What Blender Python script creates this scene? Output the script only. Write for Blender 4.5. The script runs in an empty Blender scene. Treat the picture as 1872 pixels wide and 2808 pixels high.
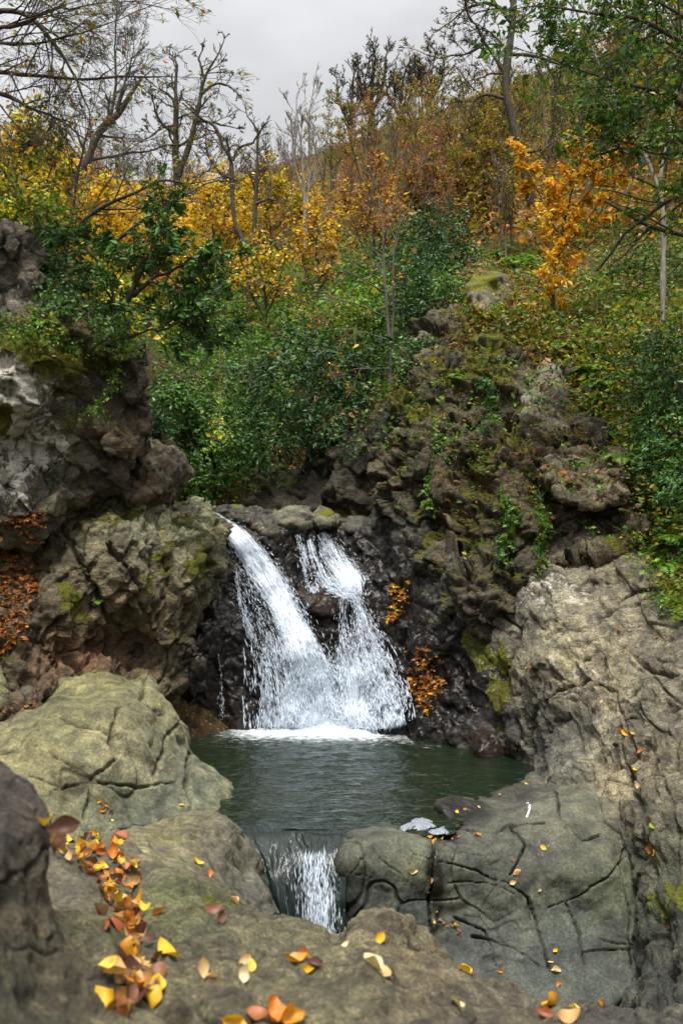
import bpy, math, random, time
import numpy as np
from mathutils import Vector
from mathutils.bvhtree import BVHTree
SC = bpy.context.scene
COL = SC.collection
R = math.radians
T0 = time.time()
# ------------------------------------------------------------------ camera
F, CX, CY, CZ = 2730.0, 936.0, 1404.0, 2.95
cd = bpy.data.cameras.new('camera')
cam = bpy.data.objects.new('camera', cd)
COL.objects.link(cam)
cam.location = (0, 0, CZ)
cam.rotation_euler = (R(90), 0, 0)
cd.sensor_fit = 'VERTICAL'
cd.sensor_height = 36.0
cd.sensor_width = 24.0
cd.lens = 35.0
cd.clip_start = 0.1
cd.clip_end = 2000
cd.dof.use_dof = True
cd.dof.focus_distance = 12.0
cd.dof.aperture_fstop = 4.0
SC.camera = cam
# ------------------------------------------------------------------ sky, sun, exposure
SUN_EL, SUN_AZ = R(69), R(188)          # azimuth measured from +Y clockwise (behind the camera)
w = bpy.data.worlds.new('World')
SC.world = w
w.use_nodes = True
nt = w.node_tree
nt.nodes.clear()
out = nt.nodes.new('ShaderNodeOutputWorld')
bg = nt.nodes.new('ShaderNodeBackground')
bg.inputs['Strength'].default_value = 0.1
sky = nt.nodes.new('ShaderNodeTexSky')
sky.sky_type = 'NISHITA'
sky.sun_disc = False
sky.sun_elevation = SUN_EL
sky.sun_rotation = SUN_AZ
tc = nt.nodes.new('ShaderNodeTexCoord')
sep = nt.nodes.new('ShaderNodeSeparateXYZ')
nt.links.new(tc.outputs['Generated'], sep.inputs[0])
# overcast layer: luminance rises towards the zenith (boosted out of view to add light) with soft cloud texture
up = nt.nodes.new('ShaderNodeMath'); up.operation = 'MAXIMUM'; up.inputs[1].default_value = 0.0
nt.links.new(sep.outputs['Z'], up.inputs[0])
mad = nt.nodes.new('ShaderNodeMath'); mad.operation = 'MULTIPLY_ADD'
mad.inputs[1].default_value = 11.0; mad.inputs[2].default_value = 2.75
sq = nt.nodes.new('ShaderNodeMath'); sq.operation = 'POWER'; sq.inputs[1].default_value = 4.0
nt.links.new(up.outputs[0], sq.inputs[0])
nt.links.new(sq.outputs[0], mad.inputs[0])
cl = nt.nodes.new('ShaderNodeTexNoise')
cl.inputs['Scale'].default_value = 3.1
cl.inputs['Detail'].default_value = 6
cl.inputs['Roughness'].default_value = 0.55
mp = nt.nodes.new('ShaderNodeMapping')
mp.inputs['Location'].default_value = (0.35, 0.2, 0.1)
mp.inputs['Scale'].default_value = (1, 1, 2.2)
nt.links.new(tc.outputs['Generated'], mp.inputs[0])
nt.links.new(mp.outputs[0], cl.inputs['Vector'])
cr = nt.nodes.new('ShaderNodeMapRange')
cr.inputs['From Min'].default_value = 0.35; cr.inputs['From Max'].default_value = 0.62
cr.inputs['To Min'].default_value = 0.80; cr.inputs['To Max'].default_value = 1.02
nt.links.new(cl.outputs[0], cr.inputs['Value'])
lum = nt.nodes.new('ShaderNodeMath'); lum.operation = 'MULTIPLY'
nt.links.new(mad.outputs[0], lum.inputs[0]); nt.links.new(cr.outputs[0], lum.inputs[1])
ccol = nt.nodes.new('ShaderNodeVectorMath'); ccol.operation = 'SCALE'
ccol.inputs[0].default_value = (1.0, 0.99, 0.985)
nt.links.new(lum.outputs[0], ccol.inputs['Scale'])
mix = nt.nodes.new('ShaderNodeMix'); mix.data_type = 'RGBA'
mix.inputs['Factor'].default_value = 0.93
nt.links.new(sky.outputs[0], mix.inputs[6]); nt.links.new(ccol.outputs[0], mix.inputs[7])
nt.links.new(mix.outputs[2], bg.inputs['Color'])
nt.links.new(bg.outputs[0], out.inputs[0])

sd = bpy.data.lights.new('sun', 'SUN')
sd.energy = 1.5
sd.angle = R(13)
sd.color = (1.0, 0.94, 0.85)
sun = bpy.data.objects.new('sun', sd)
COL.objects.link(sun)
sdir = Vector((math.sin(SUN_AZ) * math.cos(SUN_EL), math.cos(SUN_AZ) * math.cos(SUN_EL), math.sin(SUN_EL)))
sun.rotation_euler = sdir.to_track_quat('Z', 'Y').to_euler()
sun.location = sdir * 60
SC.view_settings.view_transform = 'Standard'
SC.view_settings.look = 'None'
SC.view_settings.exposure = 1.55
SC.view_settings.gamma = 1.0
SC.render.engine = 'CYCLES'
SC.cycles.max_bounces = 8
SC.cycles.diffuse_bounces = 2
SC.cycles.glossy_bounces = 3
SC.cycles.transmission_bounces = 4
SC.cycles.transparent_max_bounces = 24
SC.cycles.caustics_reflective = False
SC.cycles.caustics_refractive = False
SC.cycles.use_denoising = True

# ------------------------------------------------------------------ helpers
rng = np.random.default_rng(7)
random.seed(7)

def P(px, py, Y):
    """a point seen at photo pixel (px,py), Y metres in front of the camera"""
    return np.array([(px - CX) / F * Y, Y, CZ - (py - CY) / F * Y])

def PV(a):
    a = np.asarray(a, float)
    return np.stack([(a[:, 0] - CX) / F * a[:, 2], a[:, 2], CZ - (a[:, 1] - CY) / F * a[:, 2]], 1)

def to_px(p):
    p = np.asarray(p, float)
    return np.stack([CX + p[..., 0] / p[..., 1] * F, CY - (p[..., 2] - CZ) / p[..., 1] * F], -1)

def tag(o, label=None, cat=None, group=None, kind=None):
    if label: o['label'] = label
    if cat: o['category'] = cat
    if group: o['group'] = group
    if kind: o['kind'] = kind
    return o

def empty(name, loc):
    o = bpy.data.objects.new(name, None)
    o.empty_display_size = 0.2
    o.location = [float(v) for v in loc]
    COL.objects.link(o)
    return o

def mesh_obj(name, V, faces, mat, parent=None, origin=(0, 0, 0), smooth=True, cols=None, attrs=None, uv=None, kind=None):
    """faces: list of int arrays (n,k)"""
    V = np.asarray(V, np.float32) - np.asarray(origin, np.float32)
    me = bpy.data.meshes.new(name)
    me.vertices.add(len(V))
    me.vertices.foreach_set('co', V.ravel())
    faces = [np.asarray(f, np.int32) for f in faces if len(f)]
    nl = sum(f.size for f in faces); nf = sum(len(f) for f in faces)
    me.loops.add(nl)
    me.loops.foreach_set('vertex_index', np.concatenate([f.ravel() for f in faces]))
    me.polygons.add(nf)
    tot = np.concatenate([np.full(len(f), f.shape[1], np.int32) for f in faces])
    st = np.zeros(nf, np.int32); st[1:] = np.cumsum(tot)[:-1]
    me.polygons.foreach_set('loop_start', st)
    me.polygons.foreach_set('loop_total', tot)
    me.polygons.foreach_set('use_smooth', np.full(nf, bool(smooth)))
    if cols is not None:
        c = np.ones((len(V), 4), np.float32); c[:, :3] = cols
        a = me.attributes.new('tint', 'FLOAT_COLOR', 'POINT')
        a.data.foreach_set('color', c.ravel())
    if attrs:
        for k, v in attrs.items():
            a = me.attributes.new(k, 'FLOAT', 'POINT')
            a.data.foreach_set('value', np.asarray(v, np.float32))
    if uv is not None:
        a = me.attributes.new('flow', 'FLOAT_VECTOR', 'POINT')
        u3 = np.zeros((len(V), 3), np.float32); u3[:, :uv.shape[1]] = uv
        a.data.foreach_set('vector', u3.ravel())
    me.update(calc_edges=True)
    me.validate()
    if mat: me.materials.append(mat)
    o = bpy.data.objects.new(name, me)
    COL.objects.link(o)
    if parent is not None:
        o.parent = parent
    else:
        o.location = [float(v) for v in origin]
    if kind: o['kind'] = kind
    return o

# ---- numpy noise
def _hash(ix, iy, iz, s):
    with np.errstate(over='ignore'):
        h = (ix.astype(np.uint32) * np.uint32(374761393) + iy.astype(np.uint32) * np.uint32(668265263)
             + iz.astype(np.uint32) * np.uint32(2246822519) + np.uint32((s * 3266489917) & 0xffffffff))
        h = (h ^ (h >> np.uint32(15))) * np.uint32(2246822519)
        h = (h ^ (h >> np.uint32(13))) * np.uint32(3266489917)
        return h ^ (h >> np.uint32(16))

def _h01(ix, iy, iz, s):
    return _hash(ix, iy, iz, s).astype(np.float64) / 4294967295.0

def vnoise(p, s=0):
    i = np.floor(p).astype(np.int64); f = p - i
    u = f * f * f * (f * (f * 6 - 15) + 10)
    r = 0
    for dx in (0, 1):
        wx = u[:, 0] if dx else 1 - u[:, 0]
        for dy in (0, 1):
            wy = u[:, 1] if dy else 1 - u[:, 1]
            for dz in (0, 1):
                wz = u[:, 2] if dz else 1 - u[:, 2]
                r = r + wx * wy * wz * _h01(i[:, 0] + dx, i[:, 1] + dy, i[:, 2] + dz, s)
    return r * 2 - 1

def fbm(p, s=0, octv=4, rough=0.5):
    a, t, r = 1.0, 0.0, 0
    for k in range(octv):
        r = r + a * vnoise(p * (2.03 ** k) + 17.3 * k, s + k)
        t += a; a *= rough
    return r / t

def voronoi(p, s=0, jit=0.95):
    i = np.floor(p).astype(np.int64); f = p - i
    n = len(p)
    F1 = np.full(n, 9.0); F2 = np.full(n, 9.0)
    cid = np.zeros((n, 3), np.int64); cen = np.zeros((n, 3))
    for dx in (-1, 0, 1):
        for dy in (-1, 0, 1):
            for dz in (-1, 0, 1):
                c = i + np.array([dx, dy, dz])
                j = np.stack([_h01(c[:, 0], c[:, 1], c[:, 2], s + k) for k in (11, 12, 13)], 1)
                q = c + 0.5 + (j - 0.5) * jit
                d = np.sqrt(((q - p) ** 2).sum(1))
                m = d < F1
                F2 = np.where(m, F1, np.minimum(F2, d))
                F1 = np.where(m, d, F1)
                cid[m] = c[m]; cen[m] = q[m]
    return F1, F2, cid, cen

def rotm(ax, ay, az):
    cx, sx, cy, sy, cz, sz = math.cos(ax), math.sin(ax), math.cos(ay), math.sin(ay), math.cos(az), math.sin(az)
    X = np.array([[1, 0, 0], [0, cx, -sx], [0, sx, cx]]); Yv = np.array([[cy, 0, sy], [0, 1, 0], [-sy, 0, cy]])
    Z = np.array([[cz, -sz, 0], [sz, cz, 0], [0, 0, 1]])
    return Z @ Yv @ X

def facet(p, scale, s, rot=None, stretch=(1, 1, 1), tilt=0.6, off=0.5):
    """angular blocks: every Voronoi cell gets a plane of its own; returns displacement in units of scale, and edge distance"""
    q = p @ (rot if rot is not None else np.eye(3))
    q = q / (scale * np.asarray(stretch))
    q = q + 0.18 * np.stack([vnoise(q * 1.7, s + 31), vnoise(q * 1.7, s + 32), vnoise(q * 1.7, s + 33)], 1)
    F1, F2, cid, cen = voronoi(q, s)
    h = np.stack([_h01(cid[:, 0], cid[:, 1], cid[:, 2], s + 50 + k) for k in range(4)], 1) * 2 - 1
    d = off * h[:, 3] * 0.5 + tilt * (h[:, :3] * (q - cen)).sum(1)
    return d * scale, F2 - F1

def cracks_n(p, scale, s, rot=None, stretch=(1, 1, 1), warp=0.25):
    q = p @ (rot if rot is not None else np.eye(3))
    q = q / (scale * np.asarray(stretch))
    q = q + warp * np.stack([fbm(q * 1.3, s + 31, 2), fbm(q * 1.3, s + 32, 2), fbm(q * 1.3, s + 33, 2)], 1)
    F1, F2, cid, cen = voronoi(q, s)
    return F2 - F1, F1

def polyn(p, s=0):
    """piecewise linear noise on a tetrahedral lattice: flat facets that meet in sharp creases"""
    k = (p.sum(1) / 3.0)[:, None]
    i = np.floor(p + k)
    g = (i.sum(1) / 6.0)[:, None]
    x = p - (i - g)
    o = np.argsort(-x, axis=1)
    n = len(p); ar = np.arange(n)
    xs_ = np.take_along_axis(x, o, 1)
    c = i.astype(np.int64)
    # barycentric weights in the sorted simplex
    # lattice coordinates of the point inside the skewed cell
    u = x + (x.sum(1) / 3.0)[:, None]
    us = np.take_along_axis(u, o, 1)
    w0 = 1 - us[:, 0]; w1 = us[:, 0] - us[:, 1]; w2 = us[:, 1] - us[:, 2]; w3 = us[:, 2]
    r = w0 * _h01(c[:, 0], c[:, 1], c[:, 2], s)
    for j, wt in ((0, w1), (1, w2), (2, w3)):
        c = c.copy(); c[ar, o[:, j]] += 1
        r = r + wt * _h01(c[:, 0], c[:, 1], c[:, 2], s)
    return r * 2 - 1

def blocks(p, scale, s, rot, stretch=(1, 1, 1), tilt=0.25, warp=0.22):
    """jointed rock: brick-like blocks between warped joint planes; displacement (units of scale) and distance to the joint"""
    q = (p @ rot) / (scale * np.asarray(stretch))
    q = q + warp * np.stack([fbm(q * 0.9, s + 1, 3), fbm(q * 0.9, s + 2, 3), fbm(q * 0.9, s + 3, 3)], 1) * 2
    iz = np.floor(q[:, 2]).astype(np.int64); z0 = iz * 0
    qx = q[:, 0] * (0.75 + 0.5 * _h01(iz, z0, z0, s + 4)) + 7 * _h01(iz, z0, z0, s + 5)
    ix = np.floor(qx).astype(np.int64)
    qy = q[:, 1] * (0.75 + 0.5 * _h01(iz, ix, z0, s + 6)) + 7 * _h01(iz, ix, z0, s + 7)
    iy = np.floor(qy).astype(np.int64)
    f = np.stack([qx - ix, qy - iy, q[:, 2] - iz], 1)
    h = np.stack([_h01(ix, iy, iz, s + 20 + k) for k in range(4)], 1) * 2 - 1
    d = 0.5 * h[:, 3] + tilt * (h[:, :3] * (f - 0.5)).sum(1) * 2
    e = np.minimum(f, 1 - f).min(1)
    return d * scale, e

def sstep(a, b, x):
    t = np.clip((x - a) / (b - a), 0, 1)
    return t * t * (3 - 2 * t)

def tps_fit(c, reg=1e-3):
    c = np.asarray(c, float)
    x = c[:, :2] / 300.0; n = len(x)
    d2 = ((x[:, None] - x[None]) ** 2).sum(2)
    K = 0.5 * d2 * np.log(d2 + 1e-9) + reg * np.eye(n)
    A = np.zeros((n + 3, n + 3)); A[:n, :n] = K
    A[:n, n] = 1; A[:n, n + 1:] = x; A[n, :n] = 1; A[n + 1:, :n] = x.T
    b = np.zeros(n + 3); b[:n] = c[:, 2]
    return x, np.linalg.solve(A, b)

def tps_eval(fit, q):
    x, wt = fit; n = len(x)
    q = np.asarray(q, float) / 300.0
    r = np.empty(len(q))
    for k in range(0, len(q), 20000):
        qq = q[k:k + 20000]
        d2 = ((qq[:, None] - x[None]) ** 2).sum(2)
        r[k:k + 20000] = (0.5 * d2 * np.log(d2 + 1e-9)) @ wt[:n] + wt[n] + qq @ wt[n + 1:]
    return r

def seg_dist(pts, poly, closed=True):
    """distance and nearest point to a polyline"""
    poly = np.asarray(poly, float)
    n = len(poly)
    best = np.full(len(pts), 1e18); near = np.zeros((len(pts), 2))
    for k in range(n if closed else n - 1):
        a = poly[k]; b = poly[(k + 1) % n]
        ab = b - a; L = (ab ** 2).sum() + 1e-9
        t = np.clip(((pts - a) @ ab) / L, 0, 1)
        q = a + t[:, None] * ab
        d = ((pts - q) ** 2).sum(1)
        m = d < best
        best[m] = d[m]; near[m] = q[m]
    return np.sqrt(best), near

def in_poly(pts, poly):
    poly = np.asarray(poly, float)
    x, y = pts[:, 0], pts[:, 1]
    ins = np.zeros(len(pts), bool)
    n = len(poly)
    for k in range(n):
        x1, y1 = poly[k]; x2, y2 = poly[(k + 1) % n]
        if y1 == y2: continue
        c = ((y1 > y) != (y2 > y)) & (x < (x2 - x1) * (y - y1) / (y2 - y1) + x1)
        ins ^= c
    return ins

def smooth_poly(poly, it=2):
    p = np.asarray(poly, float)
    for _ in range(it):
        a = p; b = np.roll(p, -1, 0)
        p = np.stack([0.75 * a + 0.25 * b, 0.25 * a + 0.75 * b], 1).reshape(-1, 2)
    return p

def vnormals(V, faces):
    N = np.zeros_like(V)
    for f in faces:
        a, b, c = V[f[:, 0]], V[f[:, 1]], V[f[:, 2]]
        if f.shape[1] == 4:
            n = np.cross(V[f[:, 2]] - V[f[:, 0]], V[f[:, 3]] - V[f[:, 1]])
        else:
            n = np.cross(b - a, c - a)
        for k in range(f.shape[1]):
            for d in range(3):
                N[:, d] += np.bincount(f[:, k], n[:, d], len(V))
    return N / (np.linalg.norm(N, axis=1, keepdims=True) + 1e-12)

ALLROCK = []          # (V, tri) of everything leaves may lie on
def tri_of(faces, off=0):
    t = []
    for f in faces:
        if f.shape[1] == 3: t.append(f)
        else:
            t.append(f[:, [0, 1, 2]]); t.append(f[:, [0, 2, 3]])
    return np.concatenate(t) + off

def blob_mask(px, blobs):
    m = np.zeros(len(px))
    for b in blobs:
        x, y, rx, ry = b[:4]; a = b[4] if len(b) > 4 else 1.0
        d = np.sqrt(((px[:, 0] - x) / rx) ** 2 + ((px[:, 1] - y) / ry) ** 2)
        m = np.maximum(m, a * sstep(1.25, 0.55, d))
    return m

def idw(px, ctrl, p=2.5):
    c = np.array([[k[0], k[1]] for k in ctrl], float); v = np.array([k[2] for k in ctrl], float)
    d = np.sqrt(((px[:, None] - c[None]) ** 2).sum(2)) + 25
    wgt = d ** -p
    return (wgt @ v) / wgt.sum(1, keepdims=True)

def smooth_normals(V, faces, it):
    Nn = vnormals(V, faces)
    n = len(V)
    e = np.concatenate([f[:, [i, (i + 1) % f.shape[1]]] for f in faces for i in range(f.shape[1])])
    deg = np.bincount(e[:, 0], minlength=n) + np.bincount(e[:, 1], minlength=n) + 1e-9
    for _ in range(it):
        Nn = 0.3 * Nn + 0.7 * np.stack([np.bincount(e[:, 0], Nn[e[:, 1], d], n) + np.bincount(e[:, 1], Nn[e[:, 0], d], n) for d in range(3)], 1) / deg[:, None]
    return Nn / (np.linalg.norm(Nn, axis=1, keepdims=True) + 1e-9)

def voxel(V, faces, size):
    """one closed, evenly meshed skin round the given solid"""
    o = mesh_obj('tmp', V, faces, None)
    md = o.modifiers.new('r', 'REMESH'); md.mode = 'VOXEL'; md.voxel_size = size; md.adaptivity = 0
    dg = bpy.context.evaluated_depsgraph_get()
    ev = o.evaluated_get(dg); me = ev.to_mesh()
    n = len(me.vertices); co = np.empty(n * 3, np.float32); me.vertices.foreach_get('co', co)
    lt = np.empty(len(me.polygons), np.int32); me.polygons.foreach_get('loop_total', lt)
    vi = np.empty(len(me.loops), np.int32); me.loops.foreach_get('vertex_index', vi)
    ls = np.empty(len(me.polygons), np.int32); me.polygons.foreach_get('loop_start', ls)
    out = []
    for k in (3, 4):
        m = lt == k
        if m.any(): out.append(vi[ls[m][:, None] + np.arange(k)])
    ev.to_mesh_clear()
    m = o.data
    bpy.data.objects.remove(o); bpy.data.meshes.remove(m)
    W = co.reshape(-1, 3).astype(float)
    # light smoothing takes the voxel steps out
    e = np.concatenate([f[:, [i, (i + 1) % f.shape[1]]] for f in out for i in range(f.shape[1])])
    deg = np.bincount(e[:, 0], minlength=n) + np.bincount(e[:, 1], minlength=n) + 1e-9
    for _ in range(2):
        S = np.stack([np.bincount(e[:, 0], W[e[:, 1], d], n) + np.bincount(e[:, 1], W[e[:, 0], d], n) for d in range(3)], 1) / deg[:, None]
        W = 0.4 * W + 0.6 * S
    return W, out

def relief(name, poly, ctrl, mat, disp, step=3.2, Rpx=70, T=0.4, back=1.6, smooth=2, cracks=(), bumps=(),
           tint=None, moss=(), wet=(), lichen=(), moss_amt=0.5, moss_bias=0.0, jitter=5, label=None, cat='rock', group=None, kind=None, seed=0, register=True, vox=None, ncoarse=2, tmul=0.66, tsat=1.05, cw=1.0, drop=0.0, tcast=(0.97, 1.0, 0.95)):
    """a rock whose visible outline is poly (photo pixels) and whose surface lies at the depths of ctrl (px,py,metres);
    its edges turn round to the back, it has real thickness, and disp(points) breaks its surface up along the normals"""
    poly = smooth_poly(poly, smooth)
    if jitter:
        q = np.concatenate([poly / 60.0, np.full((len(poly), 1), seed * 3.7)], 1)
        poly = poly + jitter * np.stack([fbm(q, seed, 3), fbm(q + 9.1, seed + 5, 3)], 1) * 2
    lo = poly.min(0); hi = poly.max(0)
    xs = np.arange(lo[0], hi[0] + step, step); ys = np.arange(lo[1], hi[1] + step, step)
    gx, gy = np.meshgrid(xs, ys)
    pts = np.stack([gx.ravel(), gy.ravel()], 1)
    ins = in_poly(pts, poly).reshape(gx.shape)
    cell = ins[:-1, :-1] & ins[1:, :-1] & ins[:-1, 1:] & ins[1:, 1:]
    idx = np.arange(gx.size).reshape(gx.shape)
    q = np.stack([idx[:-1, :-1][cell], idx[1:, :-1][cell], idx[1:, 1:][cell], idx[:-1, 1:][cell]], 1)
    used = np.unique(q); remap = np.full(gx.size, -1); remap[used] = np.arange(len(used))
    q = remap[q]; px = pts[used]
    # boundary
    e = np.concatenate([q[:, [0, 1]], q[:, [1, 2]], q[:, [2, 3]], q[:, [3, 0]]])
    key = e.min(1).astype(np.int64) * len(px) + e.max(1)
    uq, inv, cnt = np.unique(key, return_inverse=True, return_counts=True)
    be = e[cnt[inv] == 1]
    bv = np.unique(be)
    _, near = seg_dist(px[bv], poly)
    px[bv] = near
    d, _ = seg_dist(px, poly)
    d[bv] = 0
    fit = tps_fit(ctrl)
    Y = tps_eval(fit, px)
    t = np.clip(1 - d / Rpx, 0, 1)
    Y = Y + T * (1 - np.sqrt(1 - 0.985 * t * t))
    for (x, y, r, a) in bumps:
        dd = np.sqrt((px[:, 0] - x) ** 2 + (px[:, 1] - y) ** 2) / r
        Y = Y - a * np.exp(-dd * dd * 2)
    cen = px.mean(0)
    ppx = [px]; YY = [Y]; fs = [q]
    nb = len(bv); bmap = np.full(len(px), -1); bmap[bv] = np.arange(nb)
    n0 = len(px); prev = None
    for k, (fr, sh) in enumerate(((0.12, 0.99), (0.45, 0.95), (1.0, 0.85))):
        bp = cen + (px[bv] - cen) * sh
        yk = Y[bv] + back * fr                  # the sides run back behind the visible outline
        bp[:, 1] += drop * fr * F / yk
        ppx.append(bp); YY.append(yk)
        base = n0 + k * nb
        a = be[:, 0] if k == 0 else base - nb + bmap[be[:, 0]]
        b = be[:, 1] if k == 0 else base - nb + bmap[be[:, 1]]
        fs.append(np.stack([b, a, base + bmap[be[:, 0]], base + bmap[be[:, 1]]], 1))
    PX = np.concatenate(ppx); Yv = np.concatenate(YY)
    last = n0 + 2 * nb
    PX = np.concatenate([PX, PX[last:].mean(0)[None]]); Yv = np.append(Yv, Yv[last:].mean() + 0.2)
    capf = np.stack([last + bmap[be[:, 1]], last + bmap[be[:, 0]], np.full(len(be), len(Yv) - 1)], 1)
    V = PV(np.concatenate([PX, Yv[:, None]], 1))
    vox = vox or float(np.median(Y)) * 0.0018
    V, faces = voxel(V, [np.concatenate(fs), capf], vox * 1.3)
    crk = np.zeros(len(V))
    PX = to_px(V)
    N = smooth_normals(V, faces, 14)
    for k, fn in enumerate(disp):
        if k == ncoarse:
            V, faces = voxel(V, faces, vox)
            crk = np.zeros(len(V))
            PX = to_px(V)
            N = smooth_normals(V, faces, 9)
            for (line, wpx, dep) in cracks:
                dd, _ = seg_dist(PX + 16 * np.stack([fbm(V * 3.1, seed + 71, 5, 0.6), fbm(V * 3.1, seed + 72, 5, 0.6)], 1), line, closed=False)
                front = sstep(-0.1, 0.15, -(N * (V - np.array([0, 0, CZ]))).sum(1) / np.linalg.norm(V - np.array([0, 0, CZ]), axis=1))
                wv = 0.75 + 0.9 * fbm(V * 2.7, seed + 73, 4, 0.65)
                wl = wpx * cw * np.clip(wv, 0.3, 1.5)
                V = V - N * (np.exp(-(dd / wl) ** 2) * dep * front * np.clip(wv + 0.2, 0.1, 1.3))[:, None]
                crk = np.maximum(crk, np.exp(-(dd / (wl * 0.6)) ** 2) * front * np.clip(wv + 0.3, 0, 1))
        r = fn(V, PX)
        if isinstance(r, tuple):
            dv, ck = r
            crk = np.maximum(crk, ck)
        else: dv = r
        V = V + N * dv[:, None]
    N = vnormals(V, faces)
    nz = N[:, 2]
    mn = fbm(V * 2.3, seed + 90, 4, 0.6)
    ms = sstep(0.25, 0.75, nz * 0.55 + mn * 0.75 + moss_bias) * moss_amt
    rag = np.stack([fbm(V * 2.6, seed + 81, 5, 0.65), fbm(V * 2.6, seed + 82, 5, 0.65)], 1) * 55 * (12.0 / np.clip(V[:, 1:2], 4, 20))
    mb = blob_mask(PX + rag, moss)
    ms = np.clip(ms + mb * sstep(-0.25, 0.25, mn + 0.3 * nz + (mb - 0.6)), 0, 1)
    wn = fbm(V * 1.6, seed + 95, 3)
    wt = blob_mask(PX + 25 * wn[:, None], wet)
    ln = blob_mask(PX + 25 * wn[:, None] + rag, lichen)
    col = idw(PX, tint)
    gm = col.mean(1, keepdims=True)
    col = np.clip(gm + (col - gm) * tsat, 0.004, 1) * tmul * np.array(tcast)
    org = np.array([V[:, 0].mean(), V[:, 1].mean(), V[:, 2].min()])
    o = mesh_obj(name, V, faces, mat, origin=org, cols=col, attrs={'moss': ms, 'wet': wt, 'lichen': ln, 'crack': np.clip(crk, 0, 1)})
    tag(o, label, cat, group, kind)
    if register: ALLROCK.append((V, tri_of(faces), name))
    return o
# ------------------------------------------------------------------ materials
def new_mat(name):
    m = bpy.data.materials.new(name); m.use_nodes = True
    n = m.node_tree; n.nodes.clear()
    o = n.nodes.new('ShaderNodeOutputMaterial')
    return m, n, o

def N(n, t, **kw):
    x = n.nodes.new(t)
    for k, v in kw.items():
        if hasattr(x, k) and k not in x.inputs: setattr(x, k, v)
        else: x.inputs[k].default_value = v
    return x

def mathn(n, op, a, b=None, c=None, clamp=False):
    x = n.nodes.new('ShaderNodeMath'); x.operation = op; x.use_clamp = clamp
    for i, v in enumerate((a, b, c)):
        if v is None: continue
        if isinstance(v, (int, float)): x.inputs[i].default_value = v
        else: n.links.new(v, x.inputs[i])
    return x.outputs[0]

def mixc(n, f, a, b, blend='MIX'):
    x = n.nodes.new('ShaderNodeMix'); x.data_type = 'RGBA'; x.blend_type = blend
    for s, v in ((0, f), (6, a), (7, b)):
        if isinstance(v, (int, float)): x.inputs[s].default_value = v
        elif isinstance(v, tuple): x.inputs[s].default_value = v + (1,) if len(v) == 3 else v
        else: n.links.new(v, x.inputs[s])
    return x.outputs[2]

def remap(n, v, a, b, c=0.0, d=1.0, smooth=True):
    x = n.nodes.new('ShaderNodeMapRange')
    if smooth: x.interpolation_type = 'SMOOTHSTEP'
    x.inputs[1].default_value = a; x.inputs[2].default_value = b
    x.inputs[3].default_value = c; x.inputs[4].default_value = d
    n.links.new(v, x.inputs[0])
    return x.outputs[0]

def noise(n, vec, scale, detail=5, rough=0.55, dist=0.0):
    x = n.nodes.new('ShaderNodeTexNoise')
    x.inputs['Scale'].default_value = scale; x.inputs['Detail'].default_value = detail
    x.inputs['Roughness'].default_value = rough; x.inputs['Distortion'].default_value = dist
    if vec is not None: n.links.new(vec, x.inputs['Vector'])
    return x

def attr(n, name, out='Fac'):
    x = n.nodes.new('ShaderNodeAttribute'); x.attribute_name = name
    return x.outputs[out]

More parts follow.
